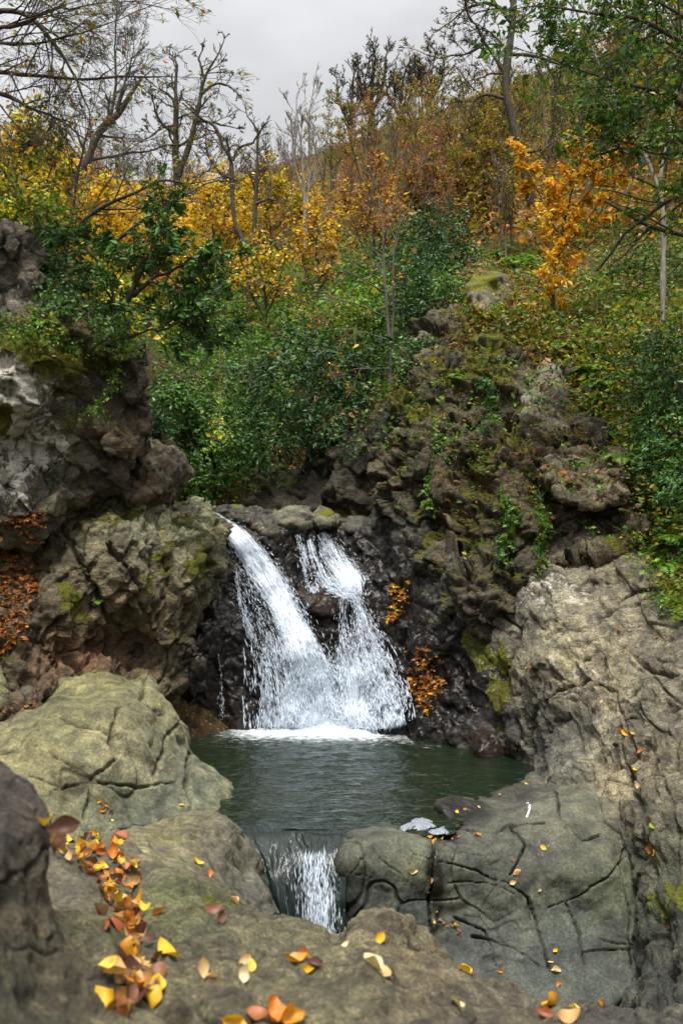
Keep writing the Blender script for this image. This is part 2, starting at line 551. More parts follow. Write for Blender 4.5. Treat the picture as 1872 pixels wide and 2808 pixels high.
def rock_mat(name, bump=0.5, fine=14.0, vein=0.5, lich_col=(0.66, 0.63, 0.55), spots=0.35, moss_col=((0.035, 0.05, 0.006), (0.24, 0.25, 0.02)),
             strata=None, rough=0.75, contrast=1.0, base=None, ns=1.0):
    m, n, o = new_mat(name)
    pos = n.nodes.new('ShaderNodeNewGeometry').outputs['Position']
    b = attr(n, 'tint', 'Color')
    if base is not None:
        b = n.nodes.new('ShaderNodeRGB').outputs[0]; b.default_value = base + (1,)
    big = noise(n, pos, 1.3, 6, 0.62, 0.4)
    mid = noise(n, pos, 5.5 * ns, 8, 0.65, 0.3)
    fin = noise(n, pos, 38.0 * ns, 6, 0.7)
    c = mixc(n, 1.0, b, mixc(n, remap(n, big.outputs[0], 0.32, 0.68), (0.72 ** contrast, 0.70 ** contrast, 0.72 ** contrast), (1.28, 1.24, 1.14)), 'MULTIPLY')
    c = mixc(n, 1.0, c, mixc(n, remap(n, mid.outputs[0], 0.3, 0.7), (0.56, 0.57, 0.60), (1.48, 1.44, 1.36)), 'MULTIPLY')
    c = mixc(n, 1.0, c, mixc(n, remap(n, fin.outputs[0], 0.3, 0.72), (0.6, 0.6, 0.6), (1.46, 1.44, 1.4)), 'MULTIPLY')
    # warm stains and pale veins
    st = noise(n, pos, 2.4, 5, 0.6, 1.0)
    c = mixc(n, remap(n, st.outputs[0], 0.58, 0.76, 0, 0.4), c, mixc(n, 1.0, c, (1.2, 0.98, 0.74), 'MULTIPLY'))
    vn = noise(n, pos, 3.3 * ns, 7, 0.7, 1.6)
    vband = mathn(n, 'ABSOLUTE', mathn(n, 'SUBTRACT', vn.outputs[0], 0.5))
    c = mixc(n, mathn(n, 'MULTIPLY', remap(n, vband, 0.0, 0.022, vein, 0.0), remap(n, mid.outputs[0], 0.42, 0.6)), c, mixc(n, 1.0, c, (1.9, 1.85, 1.65), 'MULTIPLY'))
    # lichen: blotchy crust where marked, few spots elsewhere
    l1 = noise(n, pos, 7.0, 9, 0.72, 0.5)
    lm = mathn(n, 'MULTIPLY', attr(n, 'lichen'), 1.0)
    thr = remap(n, lm, 0.0, 1.0, 0.72, 0.43, False)
    lf = mathn(n, 'MULTIPLY', remap(n, mathn(n, 'SUBTRACT', l1.outputs[0], thr), 0.0, 0.045), 0.92, clamp=True)
    vs = n.nodes.new('ShaderNodeTexVoronoi'); vs.inputs['Scale'].default_value = 30.0
    n.links.new(pos, vs.inputs['Vector'])
    sp = mathn(n, 'MULTIPLY', remap(n, vs.outputs['Distance'], 0.08, 0.16, 1.0, 0.0), remap(n, big.outputs[0], 0.47, 0.62, 0, spots))
    lcol = mixc(n, remap(n, fin.outputs[0], 0.3, 0.7), tuple(v * 0.72 for v in lich_col), lich_col)
    c = mixc(n, mathn(n, 'MAXIMUM', lf, sp), c, lcol)
    # dirt held in the cracks
    ck = attr(n, 'crack')
    c = mixc(n, mathn(n, 'MULTIPLY', ck, 0.9), c, mixc(n, 1.0, c, (0.22, 0.2, 0.17), 'MULTIPLY'))
    # wet
    wt = attr(n, 'wet')
    c = mixc(n, wt, c, mixc(n, 1.0, c, (0.10, 0.07, 0.055), 'MULTIPLY'))
    # moss
    ms = attr(n, 'moss')
    mf = noise(n, pos, 34.0, 6, 0.75)
    mm = remap(n, mathn(n, 'ADD', ms, mathn(n, 'MULTIPLY', mathn(n, 'SUBTRACT', mid.outputs[0], 0.5), 0.9)), 0.35, 0.62)
    mcol = mixc(n, remap(n, mf.outputs[0], 0.3, 0.7), moss_col[0], moss_col[1])
    mcol = mixc(n, remap(n, big.outputs[0], 0.4, 0.65, 0, 0.5), mcol, (0.10, 0.055, 0.012))
    c = mixc(n, mm, c, mcol)
    # relief
    hb = noise(n, pos, fine, 9, 0.68, 0.25)
    v2 = n.nodes.new('ShaderNodeTexVoronoi'); v2.feature = 'DISTANCE_TO_EDGE'; v2.inputs['Scale'].default_value = 6.5
    wv = n.nodes.new('ShaderNodeVectorMath'); wv.operation = 'ADD'
    sc = n.nodes.new('ShaderNodeVectorMath'); sc.operation = 'SCALE'; sc.inputs['Scale'].default_value = 0.22
    n.links.new(mid.outputs['Color'], sc.inputs[0]); n.links.new(pos, wv.inputs[0]); n.links.new(sc.outputs[0], wv.inputs[1])
    n.links.new(wv.outputs[0], v2.inputs['Vector'])
    crack2 = remap(n, v2.outputs['Distance'], 0.0, 0.05, 0.0, 1.0)
    hh = mathn(n, 'ADD', hb.outputs[0], mathn(n, 'MULTIPLY', crack2, 0.10))
    hh = mathn(n, 'ADD', hh, mathn(n, 'MULTIPLY', fin.outputs[0], 0.25))
    hh = mathn(n, 'ADD', hh, mathn(n, 'MULTIPLY', mathn(n, 'MULTIPLY', mf.outputs[0], mm), 0.9))
    if strata:
        mpn = n.nodes.new('ShaderNodeMapping'); mpn.inputs['Rotation'].default_value = strata[0]; mpn.inputs['Scale'].default_value = strata[1]
        n.links.new(pos, mpn.inputs[0])
        s_ = noise(n, mpn.outputs[0], 1.0, 8, 0.65, 0.5)
        hh = mathn(n, 'ADD', hh, mathn(n, 'MULTIPLY', s_.outputs[0], 0.9))
    bp = n.nodes.new('ShaderNodeBump'); bp.inputs['Strength'].default_value = min(1.0, bump * 1.25); bp.inputs['Distance'].default_value = 0.075
    n.links.new(hh, bp.inputs['Height'])
    p = n.nodes.new('ShaderNodeBsdfPrincipled')
    n.links.new(c, p.inputs['Base Color'])
    n.links.new(bp.outputs[0], p.inputs['Normal'])
    rr = mathn(n, 'SUBTRACT', remap(n, mid.outputs[0], 0.3, 0.7, rough - 0.1, rough + 0.15), mathn(n, 'MULTIPLY', wt, 0.2), clamp=True)
    rr = mathn(n, 'MAXIMUM', rr, mathn(n, 'MULTIPLY', mm, 0.9))
    n.links.new(rr, p.inputs['Roughness'])
    n.links.new(mathn(n, 'MULTIPLY_ADD', wt, -0.2, 0.35), p.inputs['Specular IOR Level'])
    n.links.new(mathn(n, 'MULTIPLY', wt, 0.55), p.inputs['Coat Weight'])
    p.inputs['Coat Roughness'].default_value = 0.06
    hw = noise(n, pos, 8.0, 4, 0.55, 0.3)
    bw = n.nodes.new('ShaderNodeBump'); bw.inputs['Strength'].default_value = 0.8; bw.inputs['Distance'].default_value = 0.07
    n.links.new(hw.outputs[0], bw.inputs['Height']); n.links.new(bw.outputs[0], p.inputs['Coat Normal'])
    n.links.new(p.outputs[0], o.inputs[0])
    return m

M = {}
M['rock'] = rock_mat('grey_rock', bump=0.55)
M['rock_rough'] = rock_mat('rough_brown_rock', bump=0.8, fine=10.0, spots=0.5, strata=((0.3, 0.9, 0.4), (2.5, 2.5, 14)))
M['rock_pale'] = rock_mat('pale_rock', bump=0.75, fine=11.0, spots=0.6, vein=0.9, strata=((0.2, -0.75, 0.5), (1.6, 3.0, 15)))
M['rock_smooth'] = rock_mat('smooth_rock', bump=0.28, fine=9.0, spots=0.25, vein=0.35)
M['rock_boulder'] = rock_mat('olive_boulder_rock', bump=0.42, fine=8.0, spots=0.15, vein=0.6)
M['rock_near'] = rock_mat('near_rock', bump=0.75, fine=26.0, spots=0.3, vein=1.0, ns=2.2)

def leaf_mat(name, rough=0.5, spec=0.4, trans=0.35, var=0.35):
    m, n, o = new_mat(name)
    c = attr(n, 'tint', 'Color')
    pos = n.nodes.new('ShaderNodeNewGeometry').outputs['Position']
    nz = noise(n, pos, 40.0, 2)
    c = mixc(n, 1.0, c, mixc(n, nz.outputs[0], (1 - var,) * 3, (1 + var,) * 3), 'MULTIPLY')
    p = n.nodes.new('ShaderNodeBsdfPrincipled')
    p.inputs['Roughness'].default_value = rough; p.inputs['Specular IOR Level'].default_value = spec
    n.links.new(c, p.inputs['Base Color'])
    t = n.nodes.new('ShaderNodeBsdfTranslucent')
    n.links.new(mixc(n, 1.0, c, (1.1, 1.15, 0.7), 'MULTIPLY'), t.inputs['Color'])
    ms = n.nodes.new('ShaderNodeMixShader'); ms.inputs[0].default_value = trans
    n.links.new(p.outputs[0], ms.inputs[1]); n.links.new(t.outputs[0], ms.inputs[2])
    n.links.new(ms.outputs[0], o.inputs[0])
    return m
M['leaf'] = leaf_mat('leaf')
M['leaf_gloss'] = leaf_mat('glossy_leaf', 0.42, 0.4, 0.15)

def bark_mat(name, c1, c2, moss=0.3):
    m, n, o = new_mat(name)
    pos = n.nodes.new('ShaderNodeNewGeometry').outputs['Position']
    mp_ = n.nodes.new('ShaderNodeMapping'); mp_.inputs['Scale'].default_value = (1, 1, 0.25)
    n.links.new(pos, mp_.inputs[0])
    a = noise(n, mp_.outputs[0], 24.0, 6, 0.65)
    b = noise(n, pos, 2.2, 4)
    c = mixc(n, remap(n, a.outputs[0], 0.3, 0.7), c1, c2)
    c = mixc(n, remap(n, b.outputs[0], 0.5, 0.66, 0, moss), c, (0.07, 0.085, 0.015))
    p = n.nodes.new('ShaderNodeBsdfPrincipled'); p.inputs['Roughness'].default_value = 0.85
    p.inputs['Specular IOR Level'].default_value = 0.2
    bp = n.nodes.new('ShaderNodeBump'); bp.inputs['Strength'].default_value = 0.6; bp.inputs['Distance'].default_value = 0.02
    n.links.new(a.outputs[0], bp.inputs['Height']); n.links.new(bp.outputs[0], p.inputs['Normal'])
    n.links.new(c, p.inputs['Base Color']); n.links.new(p.outputs[0], o.inputs[0])
    return m
M['bark'] = bark_mat('dark_bark', (0.035, 0.028, 0.022), (0.10, 0.085, 0.068), 0.5)
M['bark_moss'] = bark_mat('mossy_bark', (0.03, 0.025, 0.015), (0.085, 0.07, 0.04), 0.9)
M['bark_pale'] = bark_mat('pale_bark', (0.16, 0.14, 0.12), (0.36, 0.33, 0.29), 0.25)
M['bark_mid'] = bark_mat('grey_bark', (0.08, 0.068, 0.055), (0.20, 0.175, 0.15), 0.3)

def ground_mat():
    m, n, o = new_mat('forest_floor')
    pos = n.nodes.new('ShaderNodeNewGeometry').outputs['Position']
    a = noise(n, pos, 0.35, 5, 0.6, 0.5); b = noise(n, pos, 9.0, 7, 0.7); d = noise(n, pos, 45.0, 4, 0.7)
    c = mixc(n, remap(n, b.outputs[0], 0.35, 0.65), (0.028, 0.022, 0.012), (0.12, 0.075, 0.035))
    c = mixc(n, remap(n, a.outputs[0], 0.42, 0.6, 0.0, 0.8), c, mixc(n, remap(n, d.outputs[0], 0.35, 0.65), (0.025, 0.04, 0.01), (0.09, 0.11, 0.02)))
    v = n.nodes.new('ShaderNodeTexVoronoi'); v.inputs['Scale'].default_value = 14.0
    n.links.new(pos, v.inputs['Vector'])
    c = mixc(n, remap(n, v.outputs['Distance'], 0.2, 0.32, 0.6, 0.0), c, mixc(n, v.outputs['Color'], (0.30, 0.13, 0.04), (0.36, 0.22, 0.08)))
    p = n.nodes.new('ShaderNodeBsdfPrincipled'); p.inputs['Roughness'].default_value = 0.9
    p.inputs['Specular IOR Level'].default_value = 0.15
    bp = n.nodes.new('ShaderNodeBump'); bp.inputs['Strength'].default_value = 0.9; bp.inputs['Distance'].default_value = 0.1
    n.links.new(mathn(n, 'ADD', b.outputs[0], mathn(n, 'MULTIPLY', d.outputs[0], 0.3)), bp.inputs['Height'])
    n.links.new(bp.outputs[0], p.inputs['Normal'])
    n.links.new(c, p.inputs['Base Color']); n.links.new(p.outputs[0], o.inputs[0])
    return m
M['ground'] = ground_mat()
# ------------------------------------------------------------------ terrain: one sheet from behind the camera to beyond the hilltop
TCTRL = [  # photo pixel, depth of ground seen there
    (480, 1400, 16.5), (700, 1388, 18.0), (860, 1398, 19.2), (960, 1370, 19.8), (620, 1200, 19.5), (560, 1050, 22), (480, 950, 25), (700, 1050, 21.5), (900, 1200, 20.8), (860, 1000, 21.5),
    (800, 900, 25), (620, 860, 29), (560, 780, 34), (750, 750, 34), (900, 740, 32), (700, 640, 44), (520, 620, 48), (850, 620, 44), (600, 560, 62), (450, 545, 70), (800, 500, 66),
    (1000, 600, 40), (1000, 720, 30), (1050, 850, 24), (1100, 480, 62), (1000, 400, 72), (1150, 330, 76), (880, 430, 74), (1300, 400, 56), (1350, 270, 70), (1500, 260, 62),
    (1200, 700, 27), (1300, 740, 21.5), (1200, 820, 19.5), (1200, 900, 17.8), (1330, 880, 17.0), (1150, 980, 17.2), (1500, 900, 18), (1500, 750, 23), (1450, 600, 34), (1700, 850, 18.5), (1750, 600, 27), (1800, 300, 44),
    (1560, 980, 16.3), (1600, 1080, 15.2), (1750, 1100, 14.8), (1700, 1250, 13.4), (1820, 1300, 12.6), (1900, 1500, 11.6), (1950, 1000, 15), (2000, 1250, 12.4),
    (250, 1000, 15.5), (100, 820, 15.6), (300, 900, 17), (60, 640, 18), (200, 640, 24), (330, 740, 27), (420, 880, 25), (-100, 560, 19), (100, 450, 34), (300, 540, 50), (-300, 900, 13),
]
tw = PV(TCTRL)
extra = [(-6, 11, 3.6), (-9, 6, 4.5), (-4.4, 3, 1.4), (-4.6, 9.5, 1.5), (-4.2, 7.5, 1.0), (-3.4, 5.5, 0.9), (-3.1, 7.6, 0.4), (-2.4, 3.6, 1.2), (-1.2, 2.4, 1.45), (0.0, 2.2, 1.45), (0.5, 3.4, 1.0), (1.6, 2.6, 1.3), (2.6, 4.2, 0.9), (3.8, 6.5, 0.7), (4.2, 8.6, 1.2), (4.8, 10.2, 2.4), (-5.4, 11.5, 3.0), (-9, -2, 4), (0, 13.0, -1.2), (0, 9.5, -1.2), (-1.2, 11, -1.2), (1.3, 11, -1.2), (-0.5, 15.4, 1.6), (0.6, 15.4, 1.6), (-2.4, 9, -0.8), (0, 6, -1.2), (0.3, 4.4, -0.2), (0, -2, 1.3), (0, -10, 1.4), (3.2, 8.5, -0.9), 
         (5.6, 10, 2.6), (9, 9, 6), (8, 3, 3), (10, -6, 4), (-14, 14, 9), (14, 16, 11), (-24, 30, 18), (24, 28, 20), (-34, 60, 30), (40, 60, 38), (0, 110, 37), (-50, 110, 36), (60, 110, 50), (0, 150, 36), (-80, 60, 50), (80, 60, 60),
         (-3.4, 13.5, 2.2), (-3.2, 15, 3.0), (2.9, 13.2, 1.2), (3.6, 13.6, 3.0), (2.2, 14.0, 0.8), (2.4, 15.4, 2.5)]
tw = np.concatenate([tw, np.array(extra)])
tfit = tps_fit(np.stack([tw[:, 0] * 60, tw[:, 1] * 60, tw[:, 2]], 1), reg=2e-2)
def ground_z(x, y):
    q = np.stack([np.asarray(x) * 60.0, np.asarray(y) * 60.0], 1)
    z = tps_eval(tfit, q)
    p3 = np.stack([np.asarray(x), np.asarray(y), np.zeros(len(z))], 1)
    far = np.clip((np.asarray(y) - 14) / 30, 0, 1)
    return z + 0.14 * fbm(p3 * 1.3, 3, 4) + (0.1 + 0.8 * far) * fbm(p3 * 0.25, 5, 3)
ty = np.concatenate([np.arange(-12, 12, 0.5), np.arange(12, 30, 0.14), np.arange(30, 80, 0.5), np.arange(80, 152, 3.0)])
ts = np.concatenate([np.linspace(-1, -0.32, 40)[:-1], np.linspace(-0.32, 0.32, 210), np.linspace(0.32, 1, 40)[1:]])
wid = np.clip(8 + 1.05 * np.maximum(ty, 0), 14, 130)
gx = ts[None, :] * wid[:, None]; gy = np.repeat(ty[:, None], len(ts), 1)
gz = ground_z(gx.ravel(), gy.ravel())
idx = np.arange(gx.size).reshape(gx.shape)
q = np.stack([idx[:-1, :-1].ravel(), idx[:-1, 1:].ravel(), idx[1:, 1:].ravel(), idx[1:, :-1].ravel()], 1)
TV = np.stack([gx.ravel(), gy.ravel(), gz], 1)
mesh_obj('hillside', TV, [q], M['ground'], kind='structure')
TERR = BVHTree.FromPolygons([tuple(v) for v in TV], [tuple(int(k) for k in f) for f in q])
CAMV = Vector((0, 0, CZ))
def hit_terrain(px, py):
    d = Vector(((px - CX) / F, 1.0, -(py - CY) / F)).normalized()
    return TERR.ray_cast(CAMV, d)
print('terrain', time.time() - T0)
# ------------------------------------------------------------------ rocks
def d_low(a, sc, s=0, o=3):
    return lambda V, px: a * fbm(V / sc, s, o)
def d_facet(a, sc, s, rot=None, stretch=(1, 1, 1), tilt=0.6, off=0.5, ck=0.06, dk=0.0):
    def f(V, px):
        d, e = facet(V, sc, s, rot, stretch, tilt, off)
        c = 1 - sstep(0, ck, e)
        return a * d - dk * c, c * 0.5
    return f
def d_crack(dep, w, sc, s, rot=None, stretch=(1, 1, 1), bulge=0.0, warp=0.25, dirt=1.0, mask=None):
    def f(V, px):
        e, f1 = cracks_n(V, sc, s, rot, stretch, warp)
        m = 1.0
        if mask is not None: m = sstep(mask - 0.15, mask + 0.15, fbm(V / (sc * 2.2), s + 77, 2))
        c = (1 - sstep(0, w, e)) * m
        return -dep * c + bulge * np.minimum(sstep(0, 0.45, e), 1), c * dirt
    return f
def d_fbm(a, sc, s, o=5, r=0.55):
    return lambda V, px: a * fbm(V / sc, s, o, r)
def d_ridge(a, sc, s, o=4, rot=None, stretch=(1, 1, 1)):
    def f(V, px):
        q = (V @ (rot if rot is not None else np.eye(3))) / (sc * np.asarray(stretch))
        r, am, t = 0, 1.0, 0
        for k in range(o):
            r = r + am * (1 - np.abs(vnoise(q * 2.07 ** k + 5.1 * k, s + k)) * 2); t += am; am *= 0.5
        return a * r / t
    return f
def d_poly(a, sc, s, rot=None, stretch=(1, 1, 1), warp=0.12):
    def f(V, px):
        q = (V @ (rot if rot is not None else ROTP)) / (sc * np.asarray(stretch))
        q = q + warp * np.stack([fbm(q * 1.5, s + 41 + k, 2) for k in range(3)], 1)
        return a * polyn(q, s)
    return f
def d_block(a, sc, s, rot, stretch=(1, 1, 1), tilt=0.25, dk=0.0, w=0.07, dirt=0.7, rnd=0.0):
    def f(V, px):
        d, e = blocks(V, sc, s, rot, stretch, tilt)
        c = 1 - sstep(0, w, e)
        return a * d - dk * c - rnd * (1 - sstep(0, 0.3, e)), c * dirt
    return f
ROTP = rotm(0.7, 0.4, 0.9)
ROTA = rotm(0.35, 0.7, 0.3)
ROTB = rotm(-0.3, -0.6, 0.5)
ROTC = rotm(0.5, 0.15, -0.4)
ROTD = rotm(0.2, -0.85, 0.3)
ROTE = rotm(0.25, 0.45, 0.2)
ROTF = rotm(0.15, 0.75, -0.3)

TS = 0.8
GREY = (0.165, 0.16, 0.15); TAN = (0.34, 0.30, 0.21); OLIVE = (0.20, 0.20, 0.105); DARK = (0.085, 0.08, 0.075); BROWN = (0.15, 0.115, 0.075)
PALE = (0.42, 0.39, 0.31); BLUE = (0.135, 0.15, 0.155); RUST = (0.22, 0.10, 0.05); GREEN = (0.14, 0.16, 0.11); WETB = (0.16, 0.13, 0.12)

# wet bedrock behind the falls
relief('wet_bedrock', [(400, 2030), (470, 1840), (570, 1640), (610, 1500), (575, 1425), (640, 1400), (720, 1420), (800, 1405), (880, 1410), (930, 1430), (1000, 1440), (1080, 1390), (1200, 1400), (1310, 1600), (1440, 1880), (1450, 2140), (1100, 2080), (700, 2070), (520, 2060)],
       [(590, 1420, 15.0), (700, 1440, 15.1), (850, 1430, 15.3), (980, 1460, 15.2), (1090, 1420, 14.6), (640, 1600, 14.5), (760, 1620, 14.5), (870, 1640, 14.3), (960, 1640, 14.25), (1080, 1600, 14.1), (900, 1560, 14.75),
        (850, 1760, 14.0), (960, 1760, 13.95), (620, 1740, 13.75), (660, 1900, 13.6), (540, 1800, 13.3), (500, 1980, 13.2), (840, 1990, 13.75), (1000, 1990, 13.6), (1200, 1720, 13.0), (1160, 1900, 13.1), (1330, 1850, 12.4), (1370, 2020, 12.0), (1300, 2060, 12.3), (1100, 2060, 13.2), (440, 2000, 12.8), (1260, 1500, 13.6)],
       M['rock_rough'], [d_poly(0.20, 0.9, 1), d_poly(0.13, 0.42, 21, ROTA), d_block(0.22, 0.30, 22, ROTA, (1, 1, 0.6), dk=0.02), d_poly(0.05, 0.15, 23, ROTC), d_poly(0.018, 0.06, 24), d_fbm(0.008, 0.08, 25)],
       T=0.35, Rpx=50, back=1.4, tint=[(640, 1430, GREY), (1000, 1440, GREY), (800, 1700, WETB), (560, 1850, (0.15, 0.105, 0.085)), (1100, 1700, (0.16, 0.16, 0.17)), (1250, 1800, (0.15, 0.15, 0.16)), (1200, 1500, GREY)],
       wet=[(800, 1760, 420, 290), (520, 1880, 200, 220), (1150, 1850, 280, 260), (900, 1560, 300, 150), (1050, 1600, 150, 150)],
       moss=[(1320, 1760, 60, 100, 0.9), (1360, 1940, 40, 90, 0.8)], moss_amt=0.15,
       label='dark wet rock face that the waterfall runs down', seed=1)

# left: lichen-white cliff with the mossy ledge and overhang
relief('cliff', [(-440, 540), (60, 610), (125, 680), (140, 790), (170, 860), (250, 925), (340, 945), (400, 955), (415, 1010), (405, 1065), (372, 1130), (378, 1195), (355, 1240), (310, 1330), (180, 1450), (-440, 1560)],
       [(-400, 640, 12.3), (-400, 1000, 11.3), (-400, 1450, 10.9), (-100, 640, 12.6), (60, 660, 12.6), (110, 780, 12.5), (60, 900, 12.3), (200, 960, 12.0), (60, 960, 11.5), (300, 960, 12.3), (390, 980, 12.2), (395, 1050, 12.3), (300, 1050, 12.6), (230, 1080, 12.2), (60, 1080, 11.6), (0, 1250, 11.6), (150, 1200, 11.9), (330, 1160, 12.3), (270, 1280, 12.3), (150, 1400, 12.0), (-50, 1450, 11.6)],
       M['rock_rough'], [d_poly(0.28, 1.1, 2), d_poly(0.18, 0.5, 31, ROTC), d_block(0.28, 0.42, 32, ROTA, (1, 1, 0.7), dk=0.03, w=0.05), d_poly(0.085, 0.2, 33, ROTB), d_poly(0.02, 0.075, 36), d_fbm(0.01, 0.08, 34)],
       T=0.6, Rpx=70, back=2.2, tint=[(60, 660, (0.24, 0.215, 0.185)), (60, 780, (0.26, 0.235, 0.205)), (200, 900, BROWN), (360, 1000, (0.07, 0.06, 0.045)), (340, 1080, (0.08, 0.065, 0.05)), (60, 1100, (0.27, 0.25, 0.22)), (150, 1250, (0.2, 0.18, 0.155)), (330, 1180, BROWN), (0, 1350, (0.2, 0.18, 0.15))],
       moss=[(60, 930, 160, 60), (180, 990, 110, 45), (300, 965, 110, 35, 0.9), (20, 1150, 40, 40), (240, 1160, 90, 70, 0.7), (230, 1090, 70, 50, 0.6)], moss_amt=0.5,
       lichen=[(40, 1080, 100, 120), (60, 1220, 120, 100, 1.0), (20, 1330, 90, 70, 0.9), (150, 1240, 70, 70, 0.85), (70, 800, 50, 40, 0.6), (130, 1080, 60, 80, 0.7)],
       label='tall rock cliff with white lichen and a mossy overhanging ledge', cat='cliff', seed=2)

relief('boulder', [(320, 1225), (380, 1192), (440, 1195), (480, 1225), (512, 1262), (505, 1310), (480, 1350), (440, 1400), (320, 1400), (290, 1300)],
       [(400, 1200, 14.2), (340, 1260, 13.4), (430, 1260, 13.3), (500, 1280, 13.9), (400, 1380, 13.2), (470, 1340, 13.5)],
       M['rock'], [d_poly(0.14, 0.5, 3), d_poly(0.09, 0.25, 41, ROTA), d_block(0.2, 0.3, 45, ROTD, dk=0.02), d_crack(0.035, 0.04, 0.4, 42), d_poly(0.035, 0.1, 43), d_fbm(0.008, 0.07, 44)],
       T=0.5, Rpx=50, back=1.2, tint=[(380, 1210, (0.3, 0.28, 0.23)), (440, 1300, (0.18, 0.145, 0.115)), (400, 1380, (0.2, 0.16, 0.12))], moss=[(330, 1240, 40, 25, 0.5)], moss_amt=0.25,
       label='rounded brown boulder at the right foot of the lichen cliff', cat='boulder', seed=3)

# left: big slanting outcrop beside the falls
relief('rock_outcrop', [(-440, 1480), (60, 1400), (170, 1375), (300, 1300), (390, 1300), (440, 1330), (520, 1385), (565, 1422), (610, 1472), (630, 1522), (602, 1630), (556, 1720), (510, 1800), (470, 1880), (440, 1960), (300, 1990), (-440, 2050)],
       [(-400, 1520, 11.8), (-400, 1800, 10.4), (-400, 1980, 9.9), (-60, 1460, 12.4), (150, 1400, 12.9), (330, 1315, 13.9), (440, 1350, 14.0), (560, 1430, 14.4), (300, 1440, 12.5), (400, 1450, 12.6), (520, 1490, 13.4), (250, 1500, 12.1), (350, 1520, 12.0), (450, 1560, 12.3), (560, 1560, 13.4), (600, 1540, 13.8), (120, 1560, 11.9), (40, 1700, 11.4), (160, 1680, 11.6), (300, 1660, 11.9), (400, 1650, 11.9), (370, 1780, 12.75), (330, 1740, 12.4), (430, 1760, 12.35), (500, 1700, 12.9), (460, 1840, 12.4), (250, 1820, 11.5), (120, 1840, 11.2), (280, 1900, 11.4), (-60, 1850, 10.8)],
       M['rock_rough'], [d_poly(0.24, 0.95, 4), d_poly(0.17, 0.42, 51, ROTB), d_block(0.42, 0.34, 52, ROTD, (1.5, 1, 0.6), dk=0.035, w=0.05), d_poly(0.08, 0.18, 53, ROTD), d_poly(0.026, 0.07, 55), d_fbm(0.008, 0.08, 54)],
       T=0.4, Rpx=55, back=2.0, tint=[(300, 1380, (0.34, 0.35, 0.22)), (450, 1400, (0.44, 0.46, 0.34)), (520, 1450, (0.38, 0.39, 0.27)), (380, 1440, (0.40, 0.42, 0.30)), (330, 1500, (0.2, 0.165, 0.12)), (420, 1580, (0.19, 0.15, 0.11)), (560, 1560, (0.2, 0.19, 0.13)), (80, 1500, (0.17, 0.15, 0.11)), (150, 1680, (0.2, 0.155, 0.11)), (250, 1780, (0.24, 0.13, 0.085)), (130, 1800, (0.2, 0.12, 0.085)), (400, 1800, (0.17, 0.125, 0.085)), (480, 1750, (0.17, 0.15, 0.11)), (0, 1800, (0.16, 0.14, 0.1)), (450, 1680, (0.19, 0.155, 0.1))],
       moss=[(190, 1650, 50, 60, 0.9), (240, 1430, 80, 40, 0.6), (450, 1510, 40, 30, 0.7), (340, 1420, 60, 22, 0.8), (550, 1580, 50, 80, 0.6), (500, 1430, 50, 30, 0.6), (90, 1480, 90, 60, 0.5), (400, 1620, 60, 50, 0.5)], moss_amt=0.6,
       cracks=[([(150, 1390), (230, 1560), (300, 1700), (310, 1850)], 9, 0.22), ([(640, 1520), (560, 1640), (470, 1780), (430, 1880)], 7, 0.1), ([(130, 1840), (210, 1780), (290, 1720)], 5, 0.08), ([(390, 1440), (420, 1500), (415, 1560)], 5, 0.06), ([(300, 1500), (380, 1600), (400, 1700)], 6, 0.1)],
       wet=[(560, 1800, 60, 120, 0.8)], tmul=0.8, label='brown angular rock outcrop left of the waterfall with pale mossy top', seed=4)

